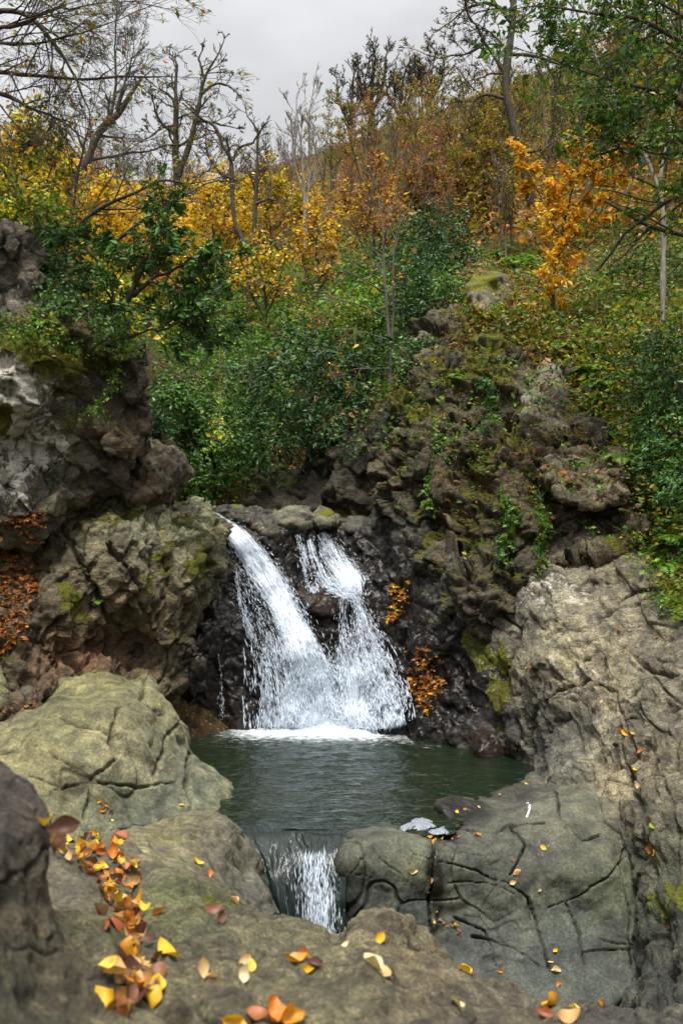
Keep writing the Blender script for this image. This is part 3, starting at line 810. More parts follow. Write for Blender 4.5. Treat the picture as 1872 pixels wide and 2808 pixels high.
# right: dark jointed crag
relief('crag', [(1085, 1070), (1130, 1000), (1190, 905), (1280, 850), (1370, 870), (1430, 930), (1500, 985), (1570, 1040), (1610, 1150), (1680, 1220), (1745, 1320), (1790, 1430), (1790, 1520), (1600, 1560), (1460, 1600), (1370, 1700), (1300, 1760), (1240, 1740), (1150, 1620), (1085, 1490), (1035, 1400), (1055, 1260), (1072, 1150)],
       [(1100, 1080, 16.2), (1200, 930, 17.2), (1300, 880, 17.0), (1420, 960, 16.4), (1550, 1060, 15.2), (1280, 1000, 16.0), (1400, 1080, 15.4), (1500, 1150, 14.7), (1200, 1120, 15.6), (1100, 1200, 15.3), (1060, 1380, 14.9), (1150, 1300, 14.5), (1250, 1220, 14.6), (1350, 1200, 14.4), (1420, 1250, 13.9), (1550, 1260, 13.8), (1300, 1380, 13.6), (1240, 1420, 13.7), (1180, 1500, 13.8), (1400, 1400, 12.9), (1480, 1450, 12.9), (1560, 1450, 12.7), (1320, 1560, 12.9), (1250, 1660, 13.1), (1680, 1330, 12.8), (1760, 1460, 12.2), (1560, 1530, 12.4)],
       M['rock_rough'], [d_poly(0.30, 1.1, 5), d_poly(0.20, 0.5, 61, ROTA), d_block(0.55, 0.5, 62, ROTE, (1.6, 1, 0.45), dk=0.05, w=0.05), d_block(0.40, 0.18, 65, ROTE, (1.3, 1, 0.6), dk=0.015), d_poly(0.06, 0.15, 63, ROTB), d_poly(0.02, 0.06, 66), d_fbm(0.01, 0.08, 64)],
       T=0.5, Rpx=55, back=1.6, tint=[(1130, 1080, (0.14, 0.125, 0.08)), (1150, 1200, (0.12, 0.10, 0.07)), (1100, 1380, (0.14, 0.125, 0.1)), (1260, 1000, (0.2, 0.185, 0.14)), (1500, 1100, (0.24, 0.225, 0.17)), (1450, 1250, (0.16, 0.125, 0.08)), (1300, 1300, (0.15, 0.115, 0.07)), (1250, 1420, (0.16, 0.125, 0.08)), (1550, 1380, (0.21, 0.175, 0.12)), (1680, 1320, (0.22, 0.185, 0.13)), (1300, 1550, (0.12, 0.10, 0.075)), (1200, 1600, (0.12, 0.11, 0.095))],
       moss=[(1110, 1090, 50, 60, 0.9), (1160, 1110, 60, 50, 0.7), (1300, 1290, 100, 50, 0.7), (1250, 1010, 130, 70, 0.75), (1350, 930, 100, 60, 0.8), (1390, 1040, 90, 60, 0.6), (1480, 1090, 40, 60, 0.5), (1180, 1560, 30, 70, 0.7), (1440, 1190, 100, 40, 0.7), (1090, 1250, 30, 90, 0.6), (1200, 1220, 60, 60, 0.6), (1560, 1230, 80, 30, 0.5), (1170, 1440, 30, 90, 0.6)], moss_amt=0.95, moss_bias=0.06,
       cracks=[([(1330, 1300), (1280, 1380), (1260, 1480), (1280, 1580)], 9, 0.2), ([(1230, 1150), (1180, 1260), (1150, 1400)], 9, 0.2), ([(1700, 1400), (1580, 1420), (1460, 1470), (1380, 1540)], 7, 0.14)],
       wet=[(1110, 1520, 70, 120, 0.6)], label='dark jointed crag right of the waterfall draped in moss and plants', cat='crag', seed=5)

# pinnacle rocks standing on the ridge of the crag
relief('rock_pinnacle', [(1418, 1090), (1430, 1060), (1470, 1030), (1490, 1003), (1522, 1000), (1545, 1040), (1548, 1100), (1575, 1160), (1570, 1210), (1500, 1220), (1440, 1200), (1425, 1150)],
       [(1450, 1070, 13.9), (1510, 1020, 14.3), (1530, 1100, 14.1), (1470, 1130, 13.6), (1520, 1190, 13.5), (1450, 1190, 13.5)],
       M['rock'], [d_poly(0.09, 0.45, 6), d_poly(0.06, 0.22, 71, ROTC), d_block(0.2, 0.2, 74, ROTE, (1.2, 1, 0.8), dk=0.01), d_poly(0.02, 0.09, 72), d_fbm(0.008, 0.07, 73)], T=0.35, Rpx=35, back=0.8,
       tint=[(1450, 1080, (0.33, 0.31, 0.25)), (1500, 1020, (0.28, 0.26, 0.22)), (1490, 1180, (0.24, 0.21, 0.17))], lichen=[(1500, 1100, 40, 40, 0.5)], moss=[(1555, 1100, 25, 60, 0.8)], moss_amt=0.2,
       label='pale grey pinnacle standing up from the mossy slope on the right', seed=6)
relief('mossy_boulder', [(1270, 800), (1285, 765), (1330, 750), (1380, 765), (1420, 790), (1415, 830), (1370, 860), (1320, 870), (1285, 850)],
       [(1300, 780, 17.6), (1380, 785, 17.6), (1340, 850, 17.0), (1410, 820, 17.4), (1290, 840, 17.1)],
       M['rock'], [d_facet(0.5, 0.35, 75, ROTC), d_facet(0.4, 0.13, 76), d_fbm(0.02, 0.1, 77)], T=0.4, Rpx=35, back=1.0,
       tint=[(1340, 800, (0.12, 0.11, 0.1)), (1320, 850, (0.36, 0.29, 0.2))], moss=[(1310, 770, 60, 25), (1400, 790, 40, 30, 0.6)], moss_amt=0.6,
       label='dark boulder capped with moss on the grassy knoll above the crag', cat='boulder', seed=7)
relief('rock_ledge', [(1500, 1240), (1530, 1215), (1600, 1205), (1640, 1215), (1660, 1260), (1720, 1300), (1745, 1360), (1700, 1390), (1600, 1400), (1520, 1370), (1490, 1300)],
       [(1540, 1230, 13.4), (1620, 1225, 13.3), (1700, 1310, 12.7), (1560, 1330, 12.7), (1650, 1370, 12.3), (1520, 1340, 12.7)],
       M['rock_rough'], [d_poly(0.10, 0.4, 78), d_fbm(0.02, 0.4, 77), d_block(0.45, 0.2, 79, ROTE, (1.4, 1, 0.5), dk=0.02), d_poly(0.03, 0.1, 74), d_fbm(0.008, 0.08, 80)], T=0.4, Rpx=35, back=0.9,
       tint=[(1560, 1230, (0.29, 0.265, 0.19)), (1700, 1330, (0.25, 0.21, 0.15)), (1560, 1350, (0.19, 0.165, 0.12))], moss=[(1590, 1230, 50, 18, 0.5)], moss_amt=0.25,
       label='broken pale ledge on the right shoulder of the dark crag', seed=8)

# right: big pale rock running down to the pool
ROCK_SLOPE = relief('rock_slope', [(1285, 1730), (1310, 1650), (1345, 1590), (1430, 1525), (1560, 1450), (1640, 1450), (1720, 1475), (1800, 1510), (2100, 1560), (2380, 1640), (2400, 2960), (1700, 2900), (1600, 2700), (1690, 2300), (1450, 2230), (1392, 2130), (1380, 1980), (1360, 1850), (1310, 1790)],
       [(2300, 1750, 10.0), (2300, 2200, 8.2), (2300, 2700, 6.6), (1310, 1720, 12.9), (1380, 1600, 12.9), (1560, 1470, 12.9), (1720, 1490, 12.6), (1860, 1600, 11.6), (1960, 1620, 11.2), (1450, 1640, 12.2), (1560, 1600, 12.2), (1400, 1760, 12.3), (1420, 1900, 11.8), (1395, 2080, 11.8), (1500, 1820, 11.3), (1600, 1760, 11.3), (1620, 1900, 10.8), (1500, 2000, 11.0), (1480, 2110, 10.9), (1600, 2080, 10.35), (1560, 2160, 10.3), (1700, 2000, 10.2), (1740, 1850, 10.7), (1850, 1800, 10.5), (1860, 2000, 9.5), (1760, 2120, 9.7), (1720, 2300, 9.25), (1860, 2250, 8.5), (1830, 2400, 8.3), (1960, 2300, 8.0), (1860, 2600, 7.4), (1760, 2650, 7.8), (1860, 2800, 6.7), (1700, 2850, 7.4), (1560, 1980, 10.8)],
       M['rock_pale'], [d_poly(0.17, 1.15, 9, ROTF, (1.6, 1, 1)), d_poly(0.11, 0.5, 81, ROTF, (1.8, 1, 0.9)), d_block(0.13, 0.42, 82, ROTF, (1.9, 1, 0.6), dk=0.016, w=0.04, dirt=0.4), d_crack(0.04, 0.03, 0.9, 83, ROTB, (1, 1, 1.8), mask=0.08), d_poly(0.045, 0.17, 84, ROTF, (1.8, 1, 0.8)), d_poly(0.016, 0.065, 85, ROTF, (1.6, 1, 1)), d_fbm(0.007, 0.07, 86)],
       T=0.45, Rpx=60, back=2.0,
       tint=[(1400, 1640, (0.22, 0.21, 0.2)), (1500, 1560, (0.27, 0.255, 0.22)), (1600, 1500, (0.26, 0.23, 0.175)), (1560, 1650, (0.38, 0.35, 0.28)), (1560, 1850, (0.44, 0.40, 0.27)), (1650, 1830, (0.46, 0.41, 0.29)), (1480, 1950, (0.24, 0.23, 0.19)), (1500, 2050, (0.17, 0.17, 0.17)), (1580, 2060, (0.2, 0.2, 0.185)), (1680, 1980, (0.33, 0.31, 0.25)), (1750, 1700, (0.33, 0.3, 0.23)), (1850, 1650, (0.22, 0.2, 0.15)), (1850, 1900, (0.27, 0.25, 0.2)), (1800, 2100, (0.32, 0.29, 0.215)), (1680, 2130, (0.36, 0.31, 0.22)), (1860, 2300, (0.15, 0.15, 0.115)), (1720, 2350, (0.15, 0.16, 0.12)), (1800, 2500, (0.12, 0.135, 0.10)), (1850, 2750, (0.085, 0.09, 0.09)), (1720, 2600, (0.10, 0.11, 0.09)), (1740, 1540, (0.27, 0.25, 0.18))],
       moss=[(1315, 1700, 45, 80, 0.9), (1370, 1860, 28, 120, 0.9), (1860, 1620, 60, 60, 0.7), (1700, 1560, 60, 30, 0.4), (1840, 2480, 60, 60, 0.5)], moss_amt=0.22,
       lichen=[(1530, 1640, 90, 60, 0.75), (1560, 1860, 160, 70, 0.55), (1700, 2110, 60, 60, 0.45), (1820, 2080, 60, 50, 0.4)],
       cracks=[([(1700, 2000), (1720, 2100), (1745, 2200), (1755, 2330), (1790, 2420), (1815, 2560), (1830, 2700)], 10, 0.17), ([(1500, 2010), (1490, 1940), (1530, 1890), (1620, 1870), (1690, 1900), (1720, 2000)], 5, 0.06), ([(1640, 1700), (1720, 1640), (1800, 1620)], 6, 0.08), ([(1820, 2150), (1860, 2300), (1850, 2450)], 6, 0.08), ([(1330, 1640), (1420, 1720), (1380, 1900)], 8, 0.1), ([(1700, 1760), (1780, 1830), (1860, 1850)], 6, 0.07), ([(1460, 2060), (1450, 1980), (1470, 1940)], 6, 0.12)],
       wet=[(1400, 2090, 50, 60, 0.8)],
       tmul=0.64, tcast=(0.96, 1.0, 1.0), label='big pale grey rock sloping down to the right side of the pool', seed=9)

# front dam of smooth dark rock
ROCK_DAM = relief('rock_dam', [(915, 2318), (940, 2286), (990, 2276), (1060, 2264), (1130, 2278), (1180, 2284), (1225, 2262), (1205, 2230), (1190, 2206), (1250, 2188), (1330, 2170), (1420, 2138), (1490, 2122), (1560, 2150), (1640, 2160), (1720, 2130), (1745, 2220), (1760, 2330), (1790, 2430), (1815, 2560), (1800, 2680), (1740, 2760), (1600, 2800), (1440, 2790), (1250, 2720), (1050, 2640), (900, 2600), (905, 2450)],
       [(930, 2298, 8.95), (1060, 2270, 9.08), (1180, 2284, 8.98), (930, 2340, 8.74), (930, 2450, 8.70), (930, 2560, 8.62), (1060, 2330, 8.78), (1150, 2330, 8.78), (1150, 2450, 8.72), (1100, 2560, 8.60), (1220, 2212, 9.75), (1300, 2186, 10.15), (1420, 2145, 10.7), (1490, 2130, 11.0), (1330, 2230, 9.55), (1450, 2205, 9.75), (1250, 2265, 9.18), (1340, 2288, 9.02), (1300, 2330, 8.82), (1300, 2400, 8.76), (1300, 2520, 8.66), (1480, 2280, 9.12), (1560, 2200, 9.8), (1600, 2270, 9.3), (1480, 2350, 8.86), (1480, 2500, 8.70), (1620, 2350, 8.88), (1620, 2450, 8.72), (1700, 2200, 9.7), (1720, 2300, 9.25), (1700, 2450, 8.75), (1700, 2600, 8.45), (1600, 2650, 8.35), (1450, 2650, 8.4), (1250, 2620, 8.5), (1500, 2780, 8.0), (1800, 2550, 8.5)],
       M['rock_smooth'], [d_low(0.05, 0.9, 10, 2), d_poly(0.10, 0.6, 87, ROTC), d_crack(0.03, 0.025, 0.95, 91, ROTC, (1, 1, 1.2), bulge=0.03, warp=0.5, mask=-0.1), d_crack(0.010, 0.03, 0.45, 92, ROTA, mask=0.2), d_poly(0.022, 0.2, 94), d_poly(0.007, 0.08, 95), d_fbm(0.005, 0.1, 93)],
       T=0.25, Rpx=38, back=1.2, vox=0.0115,
       tint=[(990, 2360, (0.18, 0.185, 0.145)), (1130, 2370, (0.2, 0.21, 0.155)), (1130, 2480, (0.155, 0.175, 0.165)), (960, 2480, (0.13, 0.14, 0.135)), (1250, 2240, (0.11, 0.105, 0.105)), (1420, 2200, (0.19, 0.185, 0.155)), (1350, 2310, (0.16, 0.165, 0.135)), (1500, 2270, (0.2, 0.195, 0.16)), (1560, 2380, (0.17, 0.175, 0.13)), (1350, 2450, (0.135, 0.15, 0.125)), (1560, 2520, (0.145, 0.165, 0.15)), (1680, 2450, (0.17, 0.19, 0.13)), (1600, 2650, (0.12, 0.13, 0.12)), (1300, 2600, (0.115, 0.12, 0.12)), (1700, 2250, (0.24, 0.22, 0.17)), (1450, 2650, (0.11, 0.12, 0.115))],
       moss=[(1540, 2300, 50, 50, 0.3)], moss_amt=0.1,
       wet=[(1190, 2410, 28, 120, 0.85), (1220, 2300, 40, 30, 0.7), (1250, 2225, 100, 40, 0.8), (915, 2460, 45, 150, 0.9), (1380, 2170, 80, 30, 0.5), (1500, 2340, 50, 40, 0.5)],
       cracks=[([(1185, 2300), (1190, 2380), (1180, 2470), (1180, 2570)], 5, 0.1), ([(1205, 2365), (1290, 2385), (1380, 2420), (1440, 2460), (1450, 2520)], 3.5, 0.05), ([(1225, 2425), (1330, 2415), (1400, 2450)], 3, 0.03), ([(1440, 2460), (1480, 2560), (1510, 2660)], 5, 0.08), ([(1550, 2480), (1590, 2560), (1600, 2640)], 4, 0.06), ([(1400, 2260), (1440, 2330), (1400, 2390), (1390, 2400)], 5, 0.09), ([(1520, 2180), (1540, 2250), (1600, 2300), (1650, 2290)], 6, 0.1), ([(1716, 2330), (1700, 2380), (1716, 2480), (1722, 2640)], 5, 0.07), ([(1716, 2350), (1660, 2410), (1560, 2470), (1500, 2490)], 3.5, 0.04), ([(1225, 2275), (1330, 2290), (1400, 2260), (1500, 2262)], 5, 0.08), ([(1290, 2570), (1400, 2600), (1480, 2640)], 4, 0.06), ([(1640, 2580), (1800, 2600)], 3, 0.04), ([(1020, 2320), (1060, 2370), (1100, 2400)], 3, 0.03), ([(1000, 2340), (960, 2400), (1050, 2420)], 3, 0.03), ([(1600, 2610), (1740, 2600)], 3.5, 0.05), ([(1640, 2180), (1660, 2260), (1720, 2290)], 5, 0.08), ([(1240, 2510), (1330, 2560), (1360, 2640)], 4, 0.05)],
       tmul=0.40, tsat=1.25, cw=0.52, tcast=(0.93, 1.0, 1.03), label='smooth dark cracked rock damming the front of the pool', seed=10)

# left: olive boulder at the pool
relief('boulder', [(-430, 2060), (0, 1975), (90, 1930), (160, 1875), (220, 1850), (310, 1846), (370, 1866), (410, 1850), (445, 1868), (452, 1905), (505, 1950), (535, 2010), (530, 2060), (590, 2095), (640, 2140), (645, 2185), (630, 2230), (640, 2300), (560, 2370), (300, 2400), (-380, 2480), (-440, 2300)],
       [(-330, 2120, 9.4), (-330, 2420, 8.3), (300, 1852, 11.3), (200, 1870, 11.0), (420, 1870, 11.2), (100, 1950, 10.4), (240, 1930, 10.5), (400, 1950, 10.5), (520, 2030, 10.9), (0, 2010, 10.0), (640, 2160, 10.4), (625, 2260, 9.5), (300, 2050, 9.75), (430, 2060, 10.1), (150, 2090, 9.5), (0, 2140, 9.2), (300, 2180, 9.4), (450, 2170, 9.75), (550, 2150, 10.1), (560, 2250, 9.6), (450, 2290, 9.35), (300, 2300, 9.1), (0, 2300, 8.7)],
       M['rock_boulder'], [d_low(0.07, 0.9, 11, 2), d_poly(0.07, 0.8, 101, ROTB), d_poly(0.075, 0.38, 102, ROTB, (0.8, 1, 1.6), warp=0.3), d_poly(0.025, 0.17, 107, ROTC), d_crack(0.025, 0.03, 1.0, 103, ROTB, (1, 1, 1.5), bulge=0.02, warp=0.5, mask=0.1, dirt=0.6), d_ridge(0.02, 0.4, 106, 3, ROTB, (0.8, 1, 1.6)), d_poly(0.010, 0.12, 104), d_fbm(0.005, 0.08, 105)],
       T=0.45, Rpx=70, back=1.6,
       tint=[(300, 1880, (0.27, 0.26, 0.135)), (200, 1950, (0.25, 0.245, 0.13)), (400, 1950, (0.25, 0.245, 0.15)), (300, 2050, (0.3, 0.275, 0.17)), (430, 2100, (0.26, 0.25, 0.17)), (100, 2100, (0.27, 0.25, 0.145)), (300, 2200, (0.19, 0.205, 0.135)), (450, 2200, (0.18, 0.2, 0.155)), (560, 2170, (0.2, 0.215, 0.16)), (100, 2250, (0.2, 0.2, 0.12)), (380, 2260, (0.17, 0.19, 0.15)), (610, 2200, (0.16, 0.17, 0.11))],
       moss=[(540, 2050, 30, 40, 0.4), (620, 2180, 18, 30, 0.5)], moss_amt=0.06,
       cracks=[([(80, 2130), (170, 2160), (260, 2150), (400, 2160), (480, 2150)], 3.5, 0.05), ([(450, 1880), (490, 1960), (450, 2050), (420, 2130)], 7, 0.06), ([(330, 1930), (300, 2000), (320, 2080), (240, 2150), (230, 2250)], 6, 0.06), ([(150, 1980), (260, 1990), (330, 2030)], 5, 0.04), ([(0, 2060), (120, 2060), (200, 2110)], 4, 0.04), ([(530, 2060), (500, 2120), (520, 2200), (510, 2290)], 5, 0.05), ([(400, 1860), (390, 1920), (440, 1960)], 5, 0.05)],
       tmul=0.56, tsat=1.0, tcast=(0.96, 1.0, 0.98), label='big rounded olive boulder at the left edge of the pool', cat='boulder', group=None, seed=11)
relief('boulder', [(-100, 1820), (0, 1808), (35, 1820), (52, 1860), (45, 1920), (20, 1960), (-100, 1990)],
       [(-50, 1830, 10.9), (20, 1830, 10.9), (40, 1880, 10.9), (0, 1920, 10.4), (-60, 1950, 10.3)],
       M['rock_boulder'], [d_low(0.05, 0.4, 12), d_facet(0.25, 0.3, 111), d_crack(0.02, 0.08, 0.3, 112), d_fbm(0.008, 0.08, 113)], T=0.3, Rpx=35, back=0.8,
       tint=[(0, 1850, (0.2, 0.2, 0.12)), (0, 1930, (0.17, 0.18, 0.12))], label='small olive boulder at the left edge behind the big olive one', cat='boulder', seed=12)
relief('boulder', [(40, 1890), (60, 1862), (95, 1865), (108, 1890), (95, 1920), (60, 1950), (30, 1950)],
       [(50, 1880, 11.0), (90, 1875, 11.0), (70, 1920, 10.7)], M['rock'], [d_facet(0.4, 0.2, 115), d_fbm(0.01, 0.07, 116)], T=0.2, Rpx=20, back=0.5, step=2.5,
       tint=[(70, 1890, (0.16, 0.145, 0.11))], label='small brown stone wedged behind the big olive boulder', cat='boulder', seed=13)

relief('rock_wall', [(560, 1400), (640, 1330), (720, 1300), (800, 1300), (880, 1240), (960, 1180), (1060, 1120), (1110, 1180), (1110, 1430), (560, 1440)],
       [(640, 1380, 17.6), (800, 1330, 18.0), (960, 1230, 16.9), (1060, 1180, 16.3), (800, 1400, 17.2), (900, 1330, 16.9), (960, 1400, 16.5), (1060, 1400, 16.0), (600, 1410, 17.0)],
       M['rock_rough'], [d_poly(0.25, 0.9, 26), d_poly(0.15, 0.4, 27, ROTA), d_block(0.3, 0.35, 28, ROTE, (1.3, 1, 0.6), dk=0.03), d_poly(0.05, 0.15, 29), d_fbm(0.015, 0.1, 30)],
       T=0.5, Rpx=50, back=1.5, tint=[(800, 1350, (0.075, 0.065, 0.05)), (1050, 1300, (0.055, 0.05, 0.04))], moss=[(720, 1330, 80, 30, 0.6), (900, 1230, 60, 30, 0.5)], moss_amt=0.4,  # added wall; near-black tint paints in the deep shade of the hollow
       label='rock wall tinted dark as the shade of the hollow behind the lip', seed=17)

# boulders on the lip of the falls
LIP = [([(590, 1412), (605, 1392), (650, 1388), (680, 1405), (690, 1440), (640, 1440)], 15.1, 'mossy stone at the lip between the left chute and the dark hollow', 0.6),
       ([(730, 1425), (760, 1400), (800, 1388), (845, 1402), (860, 1430), (850, 1455), (760, 1455)], 15.3, 'wide pale green boulder on the lip above the middle of the falls', 0.35),
       ([(850, 1430), (875, 1398), (900, 1393), (925, 1415), (930, 1445), (890, 1460), (850, 1455)], 15.25, 'moss capped boulder on the lip right of the wide pale green one', 0.6),
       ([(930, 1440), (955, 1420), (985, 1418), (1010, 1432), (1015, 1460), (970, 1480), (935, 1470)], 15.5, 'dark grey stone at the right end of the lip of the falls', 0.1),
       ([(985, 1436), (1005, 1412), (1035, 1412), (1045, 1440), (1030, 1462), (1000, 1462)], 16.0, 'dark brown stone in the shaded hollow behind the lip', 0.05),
       ([(670, 1440), (700, 1420), (740, 1428), (775, 1450), (760, 1485), (700, 1480)], 15.0, 'low wet stone with fallen leaves between the two streams', 0.1)]
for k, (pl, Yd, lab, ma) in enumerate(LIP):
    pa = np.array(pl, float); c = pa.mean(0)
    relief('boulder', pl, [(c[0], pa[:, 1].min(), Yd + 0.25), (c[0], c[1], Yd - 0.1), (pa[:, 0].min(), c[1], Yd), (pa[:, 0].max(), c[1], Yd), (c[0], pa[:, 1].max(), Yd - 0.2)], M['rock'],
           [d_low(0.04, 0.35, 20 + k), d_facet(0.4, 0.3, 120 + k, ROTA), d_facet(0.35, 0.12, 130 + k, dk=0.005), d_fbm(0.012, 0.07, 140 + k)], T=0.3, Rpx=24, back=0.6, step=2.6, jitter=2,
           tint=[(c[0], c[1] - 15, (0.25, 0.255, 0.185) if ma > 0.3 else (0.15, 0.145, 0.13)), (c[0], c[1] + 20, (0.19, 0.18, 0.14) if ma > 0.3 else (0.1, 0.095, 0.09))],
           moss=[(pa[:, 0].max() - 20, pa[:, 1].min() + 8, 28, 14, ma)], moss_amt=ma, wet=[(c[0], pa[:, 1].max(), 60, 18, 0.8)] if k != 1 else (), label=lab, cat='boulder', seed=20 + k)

WET_I = len(ALLROCK)
# wet stones at the foot of the right bank and in the falls
WETS = [([(1280, 2060), (1300, 2010), (1340, 1990), (1375, 2010), (1395, 2060), (1380, 2110), (1320, 2100)], 12.05, 'wet brown boulder in the pool corner below the pale rock'),
        ([(905, 1605), (925, 1588), (955, 1590), (968, 1608), (955, 1625), (915, 1625)], 14.3, 'small wet rust brown stone parting the upper cascade'),
        ([(800, 1620), (850, 1600), (930, 1618), (990, 1640), (960, 1690), (880, 1700), (810, 1680)], 14.1, 'broad wet shelf stone under the upper cascade')]
for k, (pl, Yd, lab) in enumerate(WETS):
    pa = np.array(pl, float); c = pa.mean(0)
    relief('boulder', pl, [(c[0], pa[:, 1].min(), Yd + 0.2), (c[0], c[1], Yd - 0.08), (pa[:, 0].min(), c[1], Yd), (pa[:, 0].max(), c[1], Yd), (c[0], pa[:, 1].max(), Yd - 0.12)], M['rock_rough'],
           [d_facet(0.5, 0.25, 150 + k, ROTA), d_facet(0.4, 0.1, 160 + k), d_fbm(0.012, 0.07, 170 + k)], T=0.2, Rpx=20, back=0.5, step=2.6, jitter=2,
           tint=[(c[0], c[1], (0.19, 0.13, 0.095))], wet=[(c[0], c[1], 120, 90, 0.9)], moss_amt=0.0, label=lab, cat='boulder', seed=40 + k)

# middle foreground rock
relief('rock_shelf', [(60, 2330), (140, 2300), (240, 2330), (350, 2300), (400, 2262), (480, 2240), (560, 2244), (630, 2272), (675, 2310), (700, 2370), (725, 2420), (745, 2470), (765, 2540), (760, 2640), (60, 2660)],
       [(150, 2320, 5.6), (300, 2330, 6.0), (420, 2270, 6.9), (500, 2255, 7.2), (620, 2290, 7.3), (680, 2360, 7.1), (720, 2440, 6.6), (550, 2330, 6.5), (450, 2360, 6.0), (350, 2420, 5.3), (600, 2420, 5.9), (700, 2500, 6.0), (150, 2450, 4.8), (740, 2560, 5.8), (400, 2560, 4.8), (600, 2600, 5.0)],
       M['rock_boulder'], [d_low(0.05, 0.7, 14), d_poly(0.08, 0.45, 181, ROTB), d_poly(0.05, 0.2, 182, ROTC), d_poly(0.02, 0.1, 186), d_crack(0.02, 0.035, 0.5, 183, mask=0.0), d_poly(0.010, 0.08, 184), d_fbm(0.004, 0.06, 185)],
       T=0.5, Rpx=60, back=1.5, step=4, vox=0.013, tint=[(480, 2260, (0.24, 0.225, 0.14)), (620, 2320, (0.2, 0.19, 0.15)), (420, 2400, (0.2, 0.185, 0.13)), (200, 2400, (0.16, 0.15, 0.115)), (680, 2450, (0.15, 0.15, 0.14)), (550, 2450, (0.19, 0.175, 0.12))],
       moss_amt=0.15, moss=[(430, 2290, 60, 20, 0.4)], tmul=0.52, label='rounded grey brown rock left of the small lower cascade', seed=14)

# nearest rock, strewn with leaves
relief('foreground_rock', [(100, 2580), (250, 2510), (330, 2462), (420, 2440), (520, 2434), (620, 2448), (680, 2475), (730, 2512), (770, 2522), (850, 2545), (930, 2590), (975, 2545), (1020, 2518), (1065, 2512), (1100, 2532), (1130, 2580), (1220, 2612), (1290, 2648), (1340, 2705), (1440, 2745), (1500, 2782), (1560, 2762), (1640, 2752), (1720, 2765), (1800, 2795), (1980, 2810), (2060, 3200), (-300, 3200), (-300, 2700)],
       [(300, 2470, 3.8), (420, 2425, 4.6), (620, 2455, 4.9), (730, 2520, 4.4), (930, 2600, 4.0), (1050, 2520, 4.7), (1120, 2585, 4.2), (1290, 2660, 3.8), (1440, 2755, 3.4), (1620, 2760, 3.5), (1800, 2805, 3.3), (500, 2520, 3.6), (700, 2600, 3.3), (500, 2650, 2.85), (250, 2650, 2.6), (850, 2700, 2.8), (1000, 2620, 3.4), (1100, 2700, 2.95), (300, 2800, 2.2), (600, 2800, 2.35), (900, 2820, 2.35), (1250, 2810, 2.7), (1600, 2880, 2.6), (300, 3100, 1.75), (900, 3100, 1.8), (1600, 3100, 1.9), (-200, 2800, 2.1)],
       M['rock_near'], [d_poly(0.06, 0.42, 15), d_poly(0.045, 0.2, 191, ROTB), d_poly(0.028, 0.09, 192, ROTC), d_crack(0.016, 0.035, 0.3, 193, mask=0.0), d_poly(0.011, 0.04, 194, ROTA), d_fbm(0.006, 0.04, 195)],
       T=0.35, Rpx=45, back=0.8, step=5, vox=0.0095, tint=[(420, 2440, (0.22, 0.235, 0.125)), (550, 2460, (0.19, 0.205, 0.115)), (650, 2560, (0.17, 0.165, 0.12)), (850, 2600, (0.21, 0.20, 0.14)), (1050, 2520, (0.22, 0.195, 0.14)), (300, 2700, (0.15, 0.135, 0.105)), (600, 2700, (0.18, 0.165, 0.125)), (900, 2750, (0.22, 0.21, 0.15)), (1150, 2650, (0.21, 0.18, 0.13)), (1300, 2750, (0.16, 0.145, 0.12)), (1700, 2780, (0.13, 0.125, 0.12))],
       moss_amt=0.14, moss=[(600, 2450, 90, 30, 0.45), (500, 2440, 60, 20, 0.4)], tmul=0.82, label='low foreground rock strewn with fallen leaves', seed=15)
relief('foreground_rock', [(-160, 2070), (0, 2105), (45, 2135), (95, 2190), (112, 2245), (104, 2310), (88, 2410), (112, 2480), (145, 2570), (215, 2660), (275, 2750), (325, 2860), (350, 3200), (340, 3700), (-300, 3700)],
       [(-60, 2100, 2.6), (60, 2140, 2.6), (110, 2230, 2.55), (60, 2300, 2.3), (90, 2420, 2.35), (0, 2420, 2.1), (130, 2560, 2.25), (50, 2600, 2.0), (200, 2700, 2.15), (100, 2800, 1.9), (300, 2850, 2.05), (-60, 2800, 1.7), (300, 3050, 1.75), (200, 3600, 1.5), (-200, 3600, 1.4)],
       M['rock_near'], [d_poly(0.035, 0.35, 16), d_poly(0.022, 0.17, 201, ROTA), d_poly(0.014, 0.075, 202, ROTC), d_crack(0.012, 0.03, 0.25, 205, mask=0.0), d_poly(0.007, 0.03, 203), d_fbm(0.006, 0.04, 204)],
       T=0.25, Rpx=60, back=1.1, step=6, vox=0.007, tint=[(50, 2150, (0.10, 0.085, 0.08)), (80, 2300, (0.11, 0.095, 0.085)), (80, 2500, (0.115, 0.10, 0.075)), (150, 2700, (0.12, 0.11, 0.08)), (0, 2700, (0.085, 0.085, 0.07))],
       moss_amt=0.12, moss=[(20, 2750, 60, 60, 0.4), (20, 2105, 60, 12, 0.6)], tmul=0.85, label='dark upright rock filling the lower left corner', seed=16)
print('rocks', time.time() - T0, sum(len(v) for v, t, n in ALLROCK))
# ------------------------------------------------------------------ water
_v, _t, _o = [], [], 0
ROCKID = []
for V, t, nme in ALLROCK:
    _v.append(V); _t.append(t + _o); _o += len(V)
ROCKB = BVHTree.FromPolygons(np.concatenate(_v).tolist(), np.concatenate(_t).tolist())
print('rock bvh', time.time() - T0)
def ray(px, py, which=None):
    d = Vector(((px - CX) / F, 1.0, -(py - CY) / F)).normalized()
    return (which or ROCKB).ray_cast(CAMV, d)
_wv, _wt, _o = [], [], 0
for V, t, nme in [ALLROCK[0]] + ALLROCK[WET_I:WET_I + 3]:
    _wv.append(V); _wt.append(t + _o); _o += len(V)
WB = BVHTree.FromPolygons(np.concatenate(_wv).tolist(), np.concatenate(_wt).tolist())

